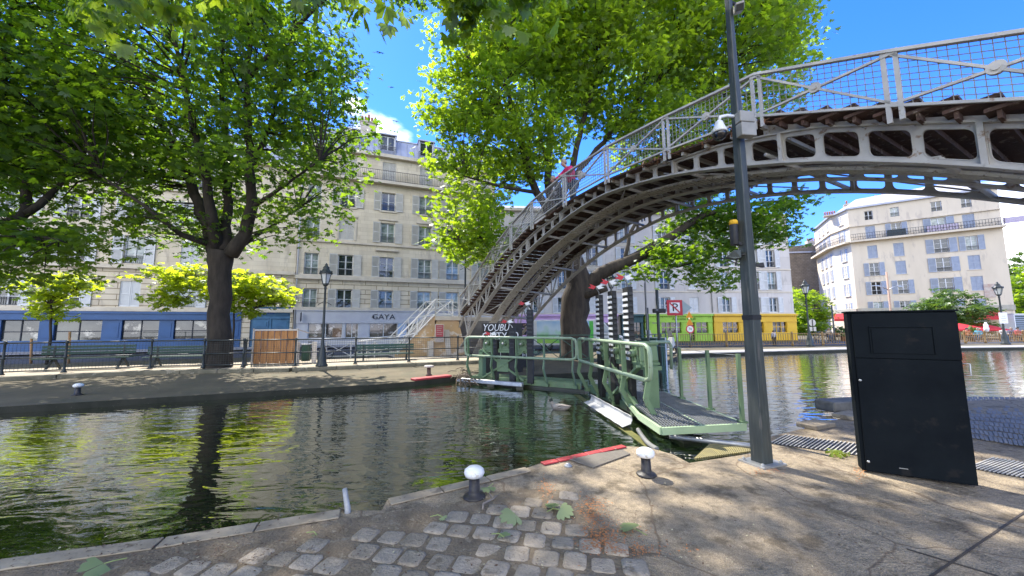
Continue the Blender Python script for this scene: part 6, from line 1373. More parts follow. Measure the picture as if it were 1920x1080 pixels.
# ---- benches
bench = thing('park_bench', 'long dark green slatted bench at the far left behind the railing', 'bench', GP(148, 694, .13)+fn*.5, FZ, 'green park benches')
m_bgreen = mat('bench green', (.025, .075, .05), (.02, .06, .042), scale=5, rough=.45)
mb = MB()
for y in (-.46, -.36, -.26, -.16): mb.b2(-1.35, 1.35, y, y+.075, .42, .455)
for y in (.09, .19, .29, .39): mb.b2(-1.35, 1.35, y, y+.075, .42, .455)
mb.build('seat', m_bgreen, bench, world=False)
mb = MB()
for z in (.56, .68, .80): mb.b2(-1.35, 1.35, -.02, .02, z, z+.095)
mb.build('backrest', m_bgreen, bench, world=False)
for x in (-1.0, 1.0):
    for s in (-1, 1): mb = MB(); mb.bar((x, 0, .42), (x, s*.38, .0), .06, .06, up=(1, 0, 0)); mb.bar((x, 0, .40), (x, s*.46, .41), .05, .05); mb.build('leg', m_fence, bench, world=False)
    mb = MB(); mb.bar((x, 0, .3), (x, 0, .9), .05, .05, up=(1, 0, 0)); mb.build('bench_support', m_fence, bench, world=False)
P = GP(335, 688, .13)+fn*.5; copy_tree(bench, loc=P, label='green slatted bench half hidden by the big chestnut trunk', scale=.9)
P = DP(722, 680, 17.4); copy_tree(bench, loc=(P.x, P.y, .02), label='green slatted bench in the sun left of the stone pier', scale=.95)
# ---- wooden hoarding
Hl, Hr = DP(473, 690, 15.6), DP(553, 690, 16.0); Hl.z = Hr.z = .13; d = Hr-Hl; hz = math.atan2(d.y, d.x); Lh = d.length; zt_ = DP(512, 616, 15.8).z-.13
ho = thing('wooden_hoarding', 'orange brown corrugated wooden hoarding in a pale metal frame behind the railing', 'hoarding', Hl, hz)
m_wood = mat('orange boards', (.40, .19, .06), (.29, .13, .04), scale=2, rough=.6, stretch=(5, 5, .6), c3=(.20, .09, .03), s3=3, t3=.58)
mb = MB(); n = 13
for i in range(n):
    a, b = Lh*i/n, Lh*(i+1)/n; dpt = .0 if i % 2 else .035
    mb.b2(a+.004, b-.004, dpt, dpt+.03, -.02+random.uniform(-.02, .02), zt_-.1)
mb.build('boards', m_wood, ho, world=False)
mb = MB(); mb.b2(-.06, -.01, -.02, .03, 0, zt_); mb.b2(Lh+.01, Lh+.06, -.02, .03, 0, zt_); mb.b2(-.06, Lh+.06, -.02, .03, zt_-.09, zt_-.03); mb.bar((Lh+.04, 0, zt_-.05), (Lh+.25, .8, zt_-.2), .04, .04); mb.build('metal_frame', m_pierw, ho, world=False)
P = DP(458, 690, 15.2); bp = thing('iron_post', 'short black iron post left of the wooden hoarding', 'post', (P.x, P.y, .13)); mb = MB(); mb.lathe([(.12, 0), (.08, .1), (.05, .3), (.05, .95), (.07, 1.0), (.05, 1.08)], (0, 0, 0), 10); mb.build('post_shaft', m_fence, bp, world=False)
# ---- litter bin frame and bicycles
P = DP(572, 690, 16.3); bi = thing('litter_bin', 'green litter bin with a pale mesh surround between hoarding and lamp post', 'litter bin', (P.x, P.y, .13), FZ)
mb = MB(); mb.lathe([(.17, .08), (.19, .75), (.2, .78)], (0, 0, 0), 12); mb.build('bin_bag', m_bgreen, bi, world=False); mb = MB(); mb.b2(-.42, -.24, -.05, .05, 0, .9); mb.b2(.24, .42, -.05, .05, 0, .9); mb.build('bin_panel', m_pierw, bi, world=False); mb = MB(); mb.lathe([(.22, .78), (.22, .82)], (0, 0, 0), 12); mb.build('bin_rim', m_steel, bi, world=False)
def torus(mb, c, R_, r, ax, n=22):
    ax = Vector(ax).normalized(); u = ax.orthogonal().normalized(); v = ax.cross(u); c = Vector(c)
    mb.tube([c+(u*math.cos(2*math.pi*k/n)+v*math.sin(2*math.pi*k/n))*R_ for k in range(n+1)], r, 6, caps=False)
bike = thing('bicycle', 'dark bicycle parked behind the railing beside the lamp post', 'bicycle', tuple(DP(590, 680, 19)-Vector((0, 0, DP(590, 680, 19).z-.02))), FZ, 'parked bicycles')
for x in (-.52, .52):
    mb = MB(); torus(mb, (x, 0, .34), .33, .022, (0, 1, 0)); w = mb.build('wheel', m_rack, bike, world=False); mb = MB()
    for k in range(9): t = k*2*math.pi/9; mb.tube([(x, 0, .34), (x+.32*math.cos(t), 0, .34+.32*math.sin(t))], .004, 4)
    mb.build('spokes', m_steel, w, world=False)
mb = MB()
for a, b in (((-.52, 0, .34), (-.08, 0, .30)), ((-.08, 0, .30), (-.2, 0, .85)), ((-.52, 0, .34), (-.18, 0, .78)), ((-.18, 0, .78), (.38, 0, .80)), ((-.08, 0, .30), (.40, 0, .70)), ((.36, 0, .92), (.52, 0, .34))): mb.tube([a, b], .018, 6)
mb.build('bike_frame', mat('bicycle paint', (.10, .10, .12)), bike, world=False)
mb = MB(); mb.tube([(.28, -.28, 1.0), (.38, -.1, 1.02), (.38, .1, 1.02), (.28, .28, 1.0)], .015, 6); mb.tube([(.37, 0, .85), (.38, 0, 1.02)], .015, 6); mb.build('handlebar', m_steel, bike, world=False)
mb = MB(); mb.prism([(-.34, -.07, .88), (-.06, -.03, .88), (-.06, .03, .88), (-.34, .07, .88)], (0, 0, .05)); mb.build('saddle', m_rack, bike, world=False)
for x, Y, lab in ((1557, 33, 'bicycle leaning by the quay railing in front of the left red awning'), (1532, 34, 'bicycle parked by the quay railing beside the round traffic signs'), (1884, 34, 'bicycle parked behind the right-hand lantern post')):
    P = DP(x, 640, Y); copy_tree(bike, loc=(P.x, P.y, .02), rz=R(20), label=lab)
# ---- scooters
m_scw = mat('white scooter panel', (.6, .6, .6), rough=.3, spec=.6); 
scoot = thing('scooter', 'white fronted scooter parked behind the toothed racks', 'scooter', tuple(DP(1208, 640, 23.5)-Vector((0, 0, DP(1208, 640, 23.5).z-.02))), R(-70), 'parked scooters')
for x in (-.6, .62): mb = MB(); torus(mb, (x, 0, .25), .19, .065, (0, 1, 0), 16); mb.build('wheel', m_rack, scoot, world=False)
mb = MB(); mb.prism([(.42, -.18, .35), (.60, -.20, .55), (.52, -.22, .98), (.44, -.20, 1.0), (.36, -.18, .4)], (0, .4, 0)); mb.prism([(-.75, -.15, .45), (.0, -.16, .35), (.05, -.16, .6), (-.8, -.14, .72)], (0, .3, 0)); mb.prism([(-.1, -.16, .28), (.42, -.16, .28), (.42, -.16, .36), (-.1, -.16, .36)], (0, .32, 0)); mb.build('body_panels', m_scw, scoot, world=False, bevel=.02)
mb = MB(); mb.prism([(-.72, -.14, .72), (.02, -.15, .66), (.02, -.15, .78), (-.68, -.13, .82)], (0, .28, 0)); mb.build('seat', m_rack, scoot, world=False, bevel=.03)
mb = MB(); mb.tube([(.40, -.33, 1.08), (.46, 0, 1.05), (.40, .33, 1.08)], .018, 6); mb.tube([(.62, 0, .25), (.46, 0, 1.05)], .03, 6); mb.build('handlebar', m_rack, scoot, world=False); mb = MB(); mb.prism([(.47, -.2, 1.0), (.36, -.18, 1.38), (.36, .18, 1.38), (.47, .2, 1.0)], (.01, 0, 0)); mb.build('windscreen', m_shut, scoot, world=False)
P = DP(1245, 650, 21); copy_tree(scoot, loc=(P.x, P.y, .02), rz=R(15), label='scooter parked on the bank behind the dark green cabinet')
# ---- parked van with a printed side
va = thing('parked_van', 'white van with a green and blue printed side parked behind the great tree', 'van', tuple(DP(1080, 650, 26.5)-Vector((0, 0, DP(1080, 650, 26.5).z-.01))), R(3), None)
def vb(mb, prof, w): mb.prism([(x, -w/2, z) for x, z in prof], (0, w, 0))
m_vanw = mat('van white', (.62, .62, .62), rough=.3, spec=.6)
m_vang = bpy.data.materials.new('printed van side'); m_vang.use_nodes = True
def _vm():
    nt = m_vang.node_tree; n = nt.nodes; l = nt.links; b = n['Principled BSDF']; b.inputs['Roughness'].default_value = .35; tc = n.new('ShaderNodeTexCoord'); sp = n.new('ShaderNodeSeparateXYZ'); l.new(tc.outputs['Object'], sp.inputs[0])
    no = n.new('ShaderNodeTexNoise'); no.inputs['Scale'].default_value = 1.1; l.new(tc.outputs['Object'], no.inputs['Vector'])
    a = n.new('ShaderNodeMath'); a.operation = 'MULTIPLY_ADD'; a.inputs[1].default_value = 1.6; l.new(no.outputs[0], a.inputs[0]); l.new(sp.outputs[2], a.inputs[2])
    r = n.new('ShaderNodeMapRange'); r.inputs[1].default_value = .6; r.inputs[2].default_value = 3.2; l.new(a.outputs[0], r.inputs[0]); cr = n.new('ShaderNodeValToRGB'); l.new(r.outputs[0], cr.inputs[0]); e = cr.color_ramp.elements
    e[0].color = (.55, .55, .10, 1); e[1].color = (.16, .36, .62, 1); q = cr.color_ramp.elements.new(.4); q.color = (.16, .5, .08, 1); q = cr.color_ramp.elements.new(.62); q.color = (.5, .6, .66, 1)
    l.new(cr.outputs[0], b.inputs['Base Color'])
_vm()
mb = MB(); vb(mb, [(-3.2, .35), (2.0, .35), (2.0, .9), (3.05, 1.05), (2.9, .35), (2.9, .35)][:4]+[(3.1, .4)], 1.9); mb = MB(); vb(mb, [(-3.2, .35), (3.1, .35), (3.1, .95), (2.55, 1.1), (1.8, 1.95), (1.2, 2.1), (-3.2, 2.1)], 1.9); mb.build('body', m_vanw, va, world=False, bevel=.05)
mb = MB(); mb.b2(-2.9, 1.0, -.965, -.952, .5, 2.0); mb.build('printed_panel', m_vang, va, world=False)
mb = MB(); mb.b2(.75, 1.02, -.972, -.966, .5, 2.0); mb.build('green_stripe', mat('bright green stripe', (.10, .50, .08)), va, world=False)
mb = MB(); mb.prism([(1.3, -.955, 1.2), (2.35, -.955, 1.2), (1.72, -.955, 1.88), (1.3, -.955, 1.92)], (0, -.012, 0)); mb.build('side_window', mat('van glass', (.20, .27, .32), rough=.08, spec=.9), va, world=False)
mb = MB(); mb.quad((2.57, -.85, 1.14), (2.57, .85, 1.14), (1.87, .8, 1.93), (1.87, -.8, 1.93)); mb.build('windscreen', MATS['van glass'], va, world=False).location = (.012, 0, .012)
for x in (-2.1, 2.2): 
    for y in (-.86, .86): mb = MB(); torus(mb, (x, y, .33), .23, .10, (0, 1, 0), 18); w = mb.build('wheel', m_rack, va, world=False); mb = MB(); mb.tube([(x, y-.05, .33), (x, y+.05, .33)], .16, 12); mb.build('rim', m_steel, w, world=False)
# ---- signs
def post(t, P, ztop, r=.035, m=None): mb = MB(); mb.tube([(P.x, P.y, 0), (P.x, P.y, ztop)], r, 8); mb.build('sign_post', m or m_steel, t)
C = DP(1265, 577, 16.6); sg = thing('no_parking_sign', 'square red bordered sign with a struck-through black P and a grey arrow board', 'sign', (C.x, C.y, 0)); post(sg, C+Vector((.06, .06, 0)), C.z+.35)
def face(t, name, m, pts, y, th=.01): mb = MB(); mb.prism([(C.x+a, C.y+y, C.z+b) for a, b in pts], (0, th, 0)); return mb.build(name, m, t)
sq = lambda a: [(-a, -a), (a, -a), (a, a), (-a, a)]
face(sg, 'sign_plate', m_redp, sq(.35), 0); face(sg, 'sign_face', m_wht, [(-.235, -.235), (.235, -.235), (.235, .235), (-.235, .235)], -.006, .005)
text('P', .52, sg, (.01, -.012, C.z-.0), mat('black print', (.015, .015, .015)), name='letter', ext=.002, sx=1.1)
face(sg, 'red_slash', m_redp, [(-.24, .20), (-.20, .24), (.24, -.20), (.20, -.24)], -.019, .003)
face(sg, 'arrow_board', mat('grey green sign back', (.30, .37, .37), (.26, .32, .32)), [(.36, -.34), (.78, .0), (.36, .34)], .012)
C = DP(1214, 600, 15.2); s2 = thing('sign_panel', 'tall narrow grey sign panel seen edge-on, on a post behind the near gate', 'sign', (C.x, C.y, 0), 0); post(s2, C, 2.4, .06, m_pole); zt_ = DP(1214, 524, 15.2).z; mb = MB(); mb.prism([(C.x-.05, C.y-.06, zt_-2.1), (C.x+.14, C.y+.6, zt_-2.1), (C.x+.14, C.y+.6, zt_-.10), (C.x-.05, C.y-.06, zt_)], (.03, -.01, 0)); mb.build('sign_plate', mat('grey sign back', (.34, .33, .31), (.28, .275, .26)), s2)
C = DP(1234, 600, 15.6); s3_ = thing('signal_post', 'dark post with a small horizontal black signal box', 'signal', (C.x, C.y, 0)); post(s3_, C, DP(1234, 543, 15.6).z, .065, m_pole); q = DP(1234, 583, 15.5); mb = MB(); mb.box(q+Vector((0, -.1, 0)), (.52, .16, .18)); mb.build('signal_box', m_rack, s3_, bevel=.03); mb = MB(); mb.box(q+Vector((-.12, -.185, .03)), (.10, .01, .02)); mb.build('signal_lens', m_steel, s3_)
C = DP(1294, 617, 28.4); s4 = thing('speed_sign', 'small round red ringed sign under two orange triangles on a quay post', 'sign', (C.x, C.y, 0)); post(s4, C+Vector((0, .05, 0)), C.z+.9, .03)
disc = lambda r, n=20: [(r*math.cos(2*math.pi*k/n), r*math.sin(2*math.pi*k/n)) for k in range(n)]
face(s4, 'sign_plate', m_redp, disc(.33), 0); face(s4, 'sign_face', m_wht, disc(.24), -.006, .005); text('70', .28, s4, (0, -.012, C.z), MATS['black print'], name='digits', ext=.002)
m_org = mat('orange sign', (.65, .28, .02), (.55, .22, .02))
for z in (.32, .86): face(s4, 'warning_triangle', m_org, [(-.28, z), (.28, z), (0, z+.50)], 0)
C = DP(1523, 605, 44); s5 = thing('round_sign', 'grey back of a round traffic sign beside the left red awning', 'sign', (C.x, C.y, 0)); post(s5, C+Vector((0, -.05, 0)), C.z+.5, .04, m_rack); face(s5, 'sign_plate', m_shut, disc(.42), 0); face(s5, 'lower_plate', m_shut, [(-.4, -1.0), (.4, -1.0), (.4, -.5), (-.4, -.5)], 0)
C = DP(1562, 600, 40); s6 = thing('iron_mast', 'plain dark mast in front of the left red awning', 'mast', (C.x, C.y, 0)); mb = MB(); mb.lathe([(.14, 0), (.09, .6), (.06, DP(1562, 572, 40).z)], (C.x, C.y, 0), 8); mb.build('mast_shaft', m_pole, s6)
P = DP(1905, 620, 50); kz = thing('white_kiosk', 'white framed louvred kiosk at the right edge of the photograph', 'kiosk', (P.x, P.y, 0), R(10)); zt_ = DP(1905, 588, 50).z
mb = MB(); mb.b2(0, .15, 0, 2, 0, zt_); mb.b2(2.6, 2.75, 0, 2, 0, zt_); mb.b2(0, 2.75, 0, 2, zt_-.15, zt_); mb.build('kiosk_frame', m_wht, kz, world=False); mb = MB(); k = .2
while k < zt_-.3: mb.b2(.15, 2.6, .1, .16, k, k+.14); k += .28
mb.build('louvres', m_shutb, kz, world=False); mb = MB(); mb.b2(.15, 2.6, .3, 1.9, 0, zt_-.2); mb.build('kiosk_wall', m_grd, kz, world=False)
P = DP(1850, 620, 36); pz = thing('closed_parasol', 'closed white parasol on the cafe terrace under the right red awning', 'parasol', (P.x, P.y, 0)); zt_ = DP(1850, 604, 36).z
mb = MB(); mb.lathe([(.03, 0), (.03, .9), (.16, 1.0), (.2, 1.3), (.14, zt_-.5), (.17, zt_-.3), (.05, zt_)], (0, 0, 0), 10); mb.build('parasol_cloth', m_wht, pz, world=False); mb = MB(); mb.lathe([(.25, 0), (.25, .06), (.03, .1)], (0, 0, 0), 10); mb.build('parasol_foot', m_rack, pz, world=False)
C = DP(1838, 612, 42); pb_ = thing('red_parasol', 'open red parasol over the cafe terrace beside the closed white one', 'parasol', (C.x, C.y, 0)); mb = MB(); mb.lathe([(2.1, C.z-.5), (2.05, C.z-.35), (1.0, C.z+.05), (.05, C.z+.35)], (0, 0, 0), 12); mb.build('parasol_cloth', m_awn, pb_, world=False); mb = MB(); mb.tube([(0, 0, 0), (0, 0, C.z+.3)], .04, 8); mb.build('parasol_pole', m_wht, pb_, world=False)
C = DP(1800, 614, 41); c2 = copy_tree(pb_, loc=(C.x, C.y, 0), label='open red parasol partly hidden by the black cabinet')
# planters by the awnings
for (x, Y, lab) in ((1583, 38, 'leafy shrub in a tub by the left red awning'), (1822, 36, 'leafy shrub in a tub on the right cafe terrace')):
    P = DP(x, 640, Y); b = (P.x, P.y, .02); t = tree('tub_shrub', lab, b, [((P.x, P.y, .3), .04), ((P.x, P.y, .7), .03)], [[((P.x, P.y, .6), .02), ((P.x+.2, P.y, 1.1), .008)], [((P.x, P.y, .6), .02), ((P.x-.2, P.y, 1.1), .008)]], [((P.x, P.y, 1.0), (.6, .5, .45), 1)], 16, 14, .16, LFD, sig=(.12, .12, .1), cat='shrub')
    mb = MB(); mb.lathe([(.22, 0), (.3, .5), (.32, .52), (.26, .5)], b, 12); mb.build('tub', m_pot, t)
# ================================================================== SMALL THINGS ON THE GROUND
def sprig(x, y, lab, n=2, L=.12, m=None, rz=None):
    P = GP(x, y, .03); t = thing('fallen_leaf', lab, 'leaf', P, 0, 'fallen chestnut leaves')
    n = 1; C_ = np.array([[0, 0, .014]])
    o = bpy.data.objects.new('leaflets', leaf_mesh('leaflets', C_, L*.9, RNG.random(n), m or LFP, 7, (-.12, .10), 'oval')); COL.objects.link(o); adopt(o, t)
    mb = MB(); a = random.uniform(0, 6); mb.tube([(0, 0, .012), (.05*math.cos(a), .05*math.sin(a), .02), (.11*math.cos(a+.3), .11*math.sin(a+.3), .008)], .004, 5); mb.build('stalk', mat('green stalk', (.25, .30, .10)), t, world=False)
LFP = leaf_mat('fallen pale leaf', (.20, .26, .11), (.27, .31, .15), (.2, .3, .06), (.25, .35, .08), .2)
for x, y, lab, n, L in ((195, 1060, 'large pale fallen leaf at the bottom left corner of the quay', 2, .12), (966, 967, 'large pale fallen leaf on the cobbles right of the nearest bollard', 2, .19), (1022, 950, 'fallen leaf with grey green lobes behind the large pale one', 2, .14), (1048, 958, 'bright yellow green fallen leaf on the sandy concrete', 2, .13), (1190, 994, 'fallen leaf on the orange blossom litter', 3, .12), (830, 972, 'small dark fallen leaf among the cobbles in front of the lock edge', 2, .08), (945, 1010, 'small dark fallen leaf in a cobble joint below the large pale one', 2, .09), (594, 1006, 'tiny pale fallen leaf at the left end of the cobbles', 1, .08), (915, 916, 'fallen leaf leaning on the foot of the nearest bollard', 2, .11)):
    sprig(x, y, lab, n, L)
P = GP(905, 955, .03); mb = MB(); mb.tube([P, P+Vector((.0, .06, .02)), P+Vector((.09, .14, .03)), P+Vector((.13, .24, .02))], [.008, .009, .008, .004], 6); mb.tube([P+Vector((.09, .14, .03)), P+Vector((.04, .22, .05))], [.006, .003], 5); mb.build('fallen_twig', mat('grey twig', (.24, .20, .16)), label='forked grey twig lying behind the cobbles near the bollard', cat='twig', at=tuple(P))
def litter(name, lab, m, boxes, n, s0, s1):
    mb = MB()
    for _ in range(n):
        x0, y0, x1, y1 = random.choice(boxes); P = GP(*(((x0+x1)/2+random.gauss(0, .27)*(x1-x0), (y0+y1)/2+random.gauss(0, .27)*(y1-y0)) if 'orange' in lab else (random.uniform(x0, x1), random.uniform(y0, y1))), .022); a = random.uniform(0, 6.3); s = random.uniform(s0, s1); w = s*random.uniform(.25, .55); d = Vector((math.cos(a), math.sin(a), random.uniform(-.15, .3))); e = Vector((-math.sin(a), math.cos(a), random.uniform(-.3, .3)))
        mb.add([P-d*s, P+e*w, P+d*s, P-e*w], [[0, 1, 2, 3]])
    mb.build(name, m, kind='stuff', label=lab, cat='litter')
litter('leaf_litter', 'small dark brown plant litter scattered over the quay', mat('dark litter', (.07, .04, .02), (.12, .06, .03)), [(0, 1000, 620, 1075), (300, 960, 620, 1040), (600, 930, 1100, 1075), (1100, 860, 1900, 1075), (160, 1020, 560, 1060)], 1100, .003, .015)
litter('leaf_litter', 'orange dead blossom litter drifted in the cracks', mat('orange litter', (.50, .20, .06), (.36, .14, .05)), [(1085, 950, 1150, 1040), (1110, 985, 1240, 1040), (1080, 930, 1130, 960), (1100, 1020, 1280, 1045), (1400, 875, 1470, 890), (1010, 890, 1040, 940), (1600, 860, 1625, 900)]+[(1095, 985, 1160, 1035), (1085, 940, 1140, 1000)]*2, 1250, .005, .015)
litter('leaf_litter', 'tiny pale petals on the ground', mat('pale litter', (.55, .5, .30), (.45, .4, .25)), [(100, 960, 620, 1070), (700, 930, 1300, 1075), (1200, 870, 1900, 1070), (200, 690, 800, 760), (0, 720, 300, 765)], 240, .004, .014)
P = GP(1575, 850, .02); wd = tree('weed_plant', 'bright green weed growing from the drain grate by the cabinet', tuple(P), [((P.x, P.y, 0), .006), ((P.x, P.y, .05), .004)], [[((P.x, P.y, .04), .004), ((P.x+.1, P.y, .08), .002)]], [((P.x, P.y, .06), (.16, .10, .04), 1)], 4, 2, .11, LFY, sig=(.04, .04, .01), twig=False, cat='weed', nl=4, shape='oval')
# ================================================================== PEOPLE
m_skin = mat('skin', (.50, .30, .22), (.44, .26, .19), scale=8, rough=.55)
m_hairg = mat('fair grey hair', (.36, .30, .22), (.28, .23, .17), scale=30, rough=.7)
def chain(base, pts, r):
    return pts, r
def person(label, loc, rz, J, top, legs, hair, scale=1.0, group=None, extra=None):
    """J: joints in metres; -y is forward"""
    t = thing('person', label, 'person', loc, rz, group)
    S = lambda p: tuple(Vector(p)*scale)
    V = []; E_ = []; Rd = []
    def put(p, r, par=None):
        V.append(S(p)); Rd.append(r*scale)
        if par is not None: E_.append((par, len(V)-1))
        return len(V)-1
    pel = put(J['pelvis'], .12); ch = put(J['chest'], .13, pel); nk = put(J['neck'], .055, ch); hd0 = put(Vector(J['head'])-Vector((0, 0, .07)), .07, nk); hd = put(J['head'], .095, hd0); hd2 = put(Vector(J['head'])+Vector((0, .01, .07)), .075, hd)
    wr = {}
    for s in 'LR':
        sh_ = put(J['sh'+s], .06, ch); e_ = put(J['el'+s], .045, sh_); w_ = put(J['wr'+s], .03, e_); pm = put(J['ha'+s], .032, w_); wr[s] = (w_, pm)
        d = (Vector(J['ha'+s])-Vector(J['wr'+s])).normalized(); sd = d.cross(Vector((0, 0, 1))); sd = sd.normalized() if sd.length > .1 else Vector((1, 0, 0)); sg_ = 1 if s == 'L' else -1
        for k, ln in enumerate((.065, .075, .07, .055)):
            b = Vector(J['ha'+s])+sd*((k-1.5)*.021)+d*.02; f1 = put(b+d*.02, .010, pm); f2 = put(b+d*(.02+ln*.55)-Vector((0, 0, .012)), .009, f1); put(b+d*(.01+ln)-Vector((0, 0, .035)), .008, f2)
        tb = put(Vector(J['wr'+s])+d*.03+sd*(sg_*.04), .011, w_); put(Vector(J['wr'+s])+d*.07+sd*(sg_*.055)-Vector((0, 0, .015)), .009, tb)
        hp = put(J['hip'+s], .085, pel); kn = put(J['kn'+s], .055, hp); an_ = put(J['an'+s], .04, kn); put(J['to'+s], .035, an_)
    skin('body', V, E_, Rd, m_skin, t, 1, pel)
    tv = [S(J[k]) for k in ('pelvis', 'chest', 'shL', 'elL', 'wrL', 'shR', 'elR', 'wrR')]; mid = S((Vector(J['pelvis'])+Vector(J['chest']))/2); tv.append(mid); tv.append(S(Vector(J['neck'])-Vector((0, 0, .03))))
    skin('jacket' if extra is None else extra, tv, [(0, 8), (8, 1), (1, 2), (2, 3), (3, 4), (1, 5), (5, 6), (6, 7), (1, 9)], [x*scale for x in (.155, .165, .085, .062, .045, .085, .062, .045, .155, .075)], top, t, 1, 0)
    lv = [S(J[k]) for k in ('pelvis', 'hipL', 'knL', 'anL', 'hipR', 'knR', 'anR')]; skin('trousers', lv, [(0, 1), (1, 2), (2, 3), (0, 4), (4, 5), (5, 6)], [x*scale for x in (.145, .105, .075, .055, .105, .075, .055)], legs, t, 1, 0)
    for s in 'LR':
        a, b = Vector(J['an'+s]), Vector(J['to'+s]); mb = MB(); mb.tube([S(a+Vector((0, .05, -.03))), S(a.lerp(b, .5)), S(b+Vector((0, -.03, -.005)))], [.045*scale, .05*scale, .035*scale], 8); mb.build('shoe', m_rack, t, world=False)
    h = Vector(J['head']); mb = MB(); n = 14; tl = Vector(J.get('look', (0, -1, 0))).normalized()
    vs = []; fs = []
    for i in range(7):
        ph = math.pi*.5*(i/6)*1.25
        for j in range(n):
            th = 2*math.pi*j/n; q = Vector((math.sin(ph)*math.cos(th), math.sin(ph)*math.sin(th), math.cos(ph)))
            r = .118; 
            if q.dot(tl) > .35 and q.z < .55: r = .085
            vs.append(S(h+Vector((0, .012, .03))+Vector((q.x*r*.92, q.y*r*1.05, q.z*r))))
    for i in range(6):
        for j in range(n): fs.append([i*n+j, i*n+(j+1) % n, (i+1)*n+(j+1) % n, (i+1)*n+j])
    mb.smooth = True; mb.add(vs, fs); mb.build('hair', hair, t, world=False)
    sd = tl.cross(Vector((0, 0, 1))).normalized(); up = sd.cross(tl)
    for k in (-1, 1): mb = MB(); c = h+tl*.092+sd*(.035*k)+up*.005; mb.lathe([(.0, -.009), (.010, 0), (.0, .009)], S(c), 6); mb.build('eye', m_rack, t, world=False)
    mb = MB(); c = h+tl*.09; mb.tube([S(c+up*.015), S(c+tl*.024-up*.022), S(c-up*.028)], [.008*scale, .014*scale, .009*scale], 6); mb.build('nose', m_skin, t, world=False); mb = MB(); c = h+tl*.088-up*.052; mb.bar(S(c-sd*.024), S(c+sd*.024), .012*scale, .01*scale); mb.build('mouth', mat('lips', (.38, .14, .12)), t, world=False)
    for k in (-1, 1): mb = MB(); c = h+sd*(.096*k); mb.lathe([(.006, -.03), (.014, 0), (.006, .03)], S(c), 6); mb.build('ear', m_skin, t, world=False)
    return t
lean = dict(pelvis=(0, .06, .88), chest=(0, -.12, 1.26), neck=(0, -.22, 1.44), head=(-.02, -.32, 1.55), look=(-.35, -.8, -.45), shL=(.19, -.14, 1.34), elL=(.27, -.33, 1.12), wrL=(.17, -.50, 1.02), haL=(.13, -.56, 1.01), shR=(-.19, -.16, 1.34), elR=(-.29, -.35, 1.14), wrR=(-.22, -.52, 1.03), haR=(-.18, -.58, 1.02),
            hipL=(.09, .06, .86), knL=(.10, .02, .48), anL=(.10, .08, .09), toL=(.12, -.08, .04), hipR=(-.09, .06, .86), knR=(-.10, .06, .48), anR=(-.10, .14, .09), toR=(-.12, -.02, .04))
m_pinkj = mat('pink red jacket', (.62, .035, .13), (.50, .02, .09), scale=5, rough=.7); m_jean = mat('blue denim', (.06, .09, .14), (.045, .07, .11), scale=14, rough=.85); m_dkc = mat('charcoal cloth', (.045, .048, .05), (.035, .036, .04), scale=8, rough=.85); m_wsh = mat('white shirt', (.62, .62, .66), (.54, .54, .58), scale=6, rough=.8)
rzp = R(-61)
s_ = 7.75; P = BP(s_, .30, zd(s_)-.01); p1 = person('person in a bright pink red jacket leaning over the footbridge railing', P, rzp, lean, m_pinkj, m_jean, m_hairg, 1.02)
mb = MB(); mb.prism([(.20, .10, 1.0), (.34, .16, 1.0), (.32, .16, 1.26), (.22, .10, 1.26)], (-.02, .10, 0)); mb.build('bag', mat('pale shoulder bag', (.45, .42, .33), (.36, .33, .26)), label='pale shoulder bag carried by the person in pink', cat='bag', at=None).matrix_world = Matrix.Translation(P) @ Matrix.Rotation(rzp, 4, 'Z') @ Matrix.Scale(1.02, 4)
lean2 = dict(lean); lean2.update(head=(.02, -.30, 1.53), look=(-.5, -.7, -.5), wrL=(.22, -.42, 1.0), haL=(.2, -.48, .98), elL=(.30, -.24, 1.1))
s_ = 8.62; P = BP(s_, .34, zd(s_)-.03); p2 = person('person in a white shirt and dark open jacket looking down from the footbridge', P, rzp+.2, lean2, m_dkc, m_dkc, m_hairg, .94)
sk_ = skin('shirt_front', [tuple(Vector(q)*.94) for q in ((0, -.02, .95), (0, -.155, 1.13), (0, -.22, 1.30))], [(0, 1), (1, 2)], [(.085, .085), (.10, .10), (.075, .075)], m_wsh, p2, 1, 0)
walk = dict(pelvis=(0, 0, .90), chest=(0, 0, 1.30), neck=(0, -.01, 1.48), head=(0, -.03, 1.60), look=(.3, 1, 0), shL=(.19, 0, 1.40), elL=(.24, .02, 1.12), wrL=(.24, -.06, .88), haL=(.24, -.08, .81), shR=(-.19, 0, 1.40), elR=(-.24, .03, 1.12), wrR=(-.24, -.02, .88), haR=(-.24, -.03, .81), hipL=(.09, 0, .88), knL=(.10, -.03, .49), anL=(.10, .04, .09), toL=(.11, -.1, .04), hipR=(-.09, 0, .88), knR=(-.10, 0, .49), anR=(-.10, .06, .09), toR=(-.11, -.08, .04))
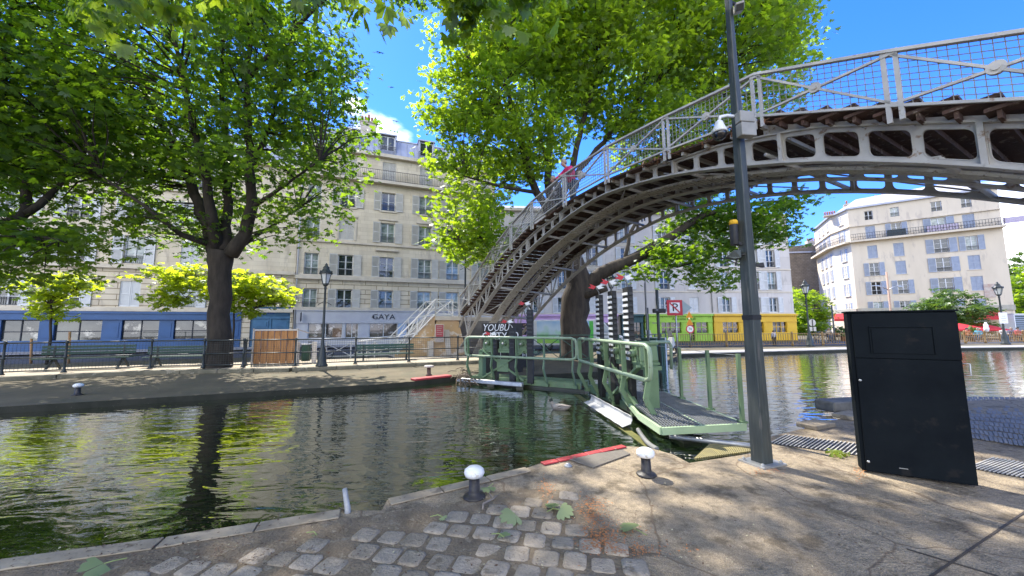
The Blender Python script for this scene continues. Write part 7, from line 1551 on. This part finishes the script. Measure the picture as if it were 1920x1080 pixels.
P = DP(1472, 640, 29.0); person('person in a white top standing at the quay railing before the yellow shop', (P.x, P.y+1.2, .02), R(180), walk, m_wsh, m_dkc, m_rack, .70)
sit = dict(pelvis=(0, .05, .48), chest=(0, .08, .88), neck=(0, .06, 1.06), head=(0, .02, 1.18), look=(0, -1, 0), shL=(.18, .07, .98), elL=(.24, -.05, .72), wrL=(.16, -.26, .72), haL=(.13, -.33, .72), shR=(-.18, .07, .98), elR=(-.24, -.05, .72), wrR=(-.16, -.26, .72), haR=(-.13, -.33, .72), hipL=(.09, .02, .46), knL=(.11, -.38, .46), anL=(.11, -.36, .09), toL=(.11, -.5, .04), hipR=(-.09, .02, .46), knR=(-.11, -.38, .46), anR=(-.11, -.36, .09), toR=(-.11, -.5, .04))
m_chair = mat('cafe chair cane', (.30, .20, .10), (.25, .16, .08))
cols = [('orange', (.55, .16, .05)), ('turquoise', (.05, .32, .45)), ('white', (.62, .62, .6)), ('dark blue', (.04, .06, .16)), ('red', (.45, .04, .05)), ('sand coloured', (.45, .36, .24))]
seats = [(1816, 34.5), (1836, 34.0), (1884, 34.5), (1900, 35.0), (1912, 34.3), (1556, 39.0), (1570, 40.0)]
for i, (x, Y) in enumerate(seats):
    cn, cc = cols[i % 6]; P = DP(x, 640, Y); where = 'on the right cafe terrace' if i < 5 else 'under the left red awning'
    p = person(f'seated person in a {cn} top {where}', (P.x, P.y, .02), R(random.choice((60, -70, 20, -20))), sit, mat(cn+' top', cc), m_jean if i % 2 else m_dkc, m_hairg if i % 2 else m_rack, 1.0, 'people at the cafe tables')
    ch_ = thing('cafe_chair', f'cane chair under the {cn} topped person {where}', 'chair', (P.x, P.y, .02), p.rotation_euler.z, 'cafe chairs on the terraces')
    mb = MB(); mb.b2(-.22, .22, -.2, .24, .33, .36); mb.build('seat', m_chair, ch_, world=False); mb = MB(); mb.b2(-.2, .2, .23, .26, .40, .85); mb.build('backrest', m_chair, ch_, world=False)
    for sx in (-.19, .19):
        for sy in (-.17, .22): mb = MB(); mb.tube([(sx, sy, 0), (sx, sy, .33)], .018, 6); mb.build('leg', m_chair, ch_, world=False)
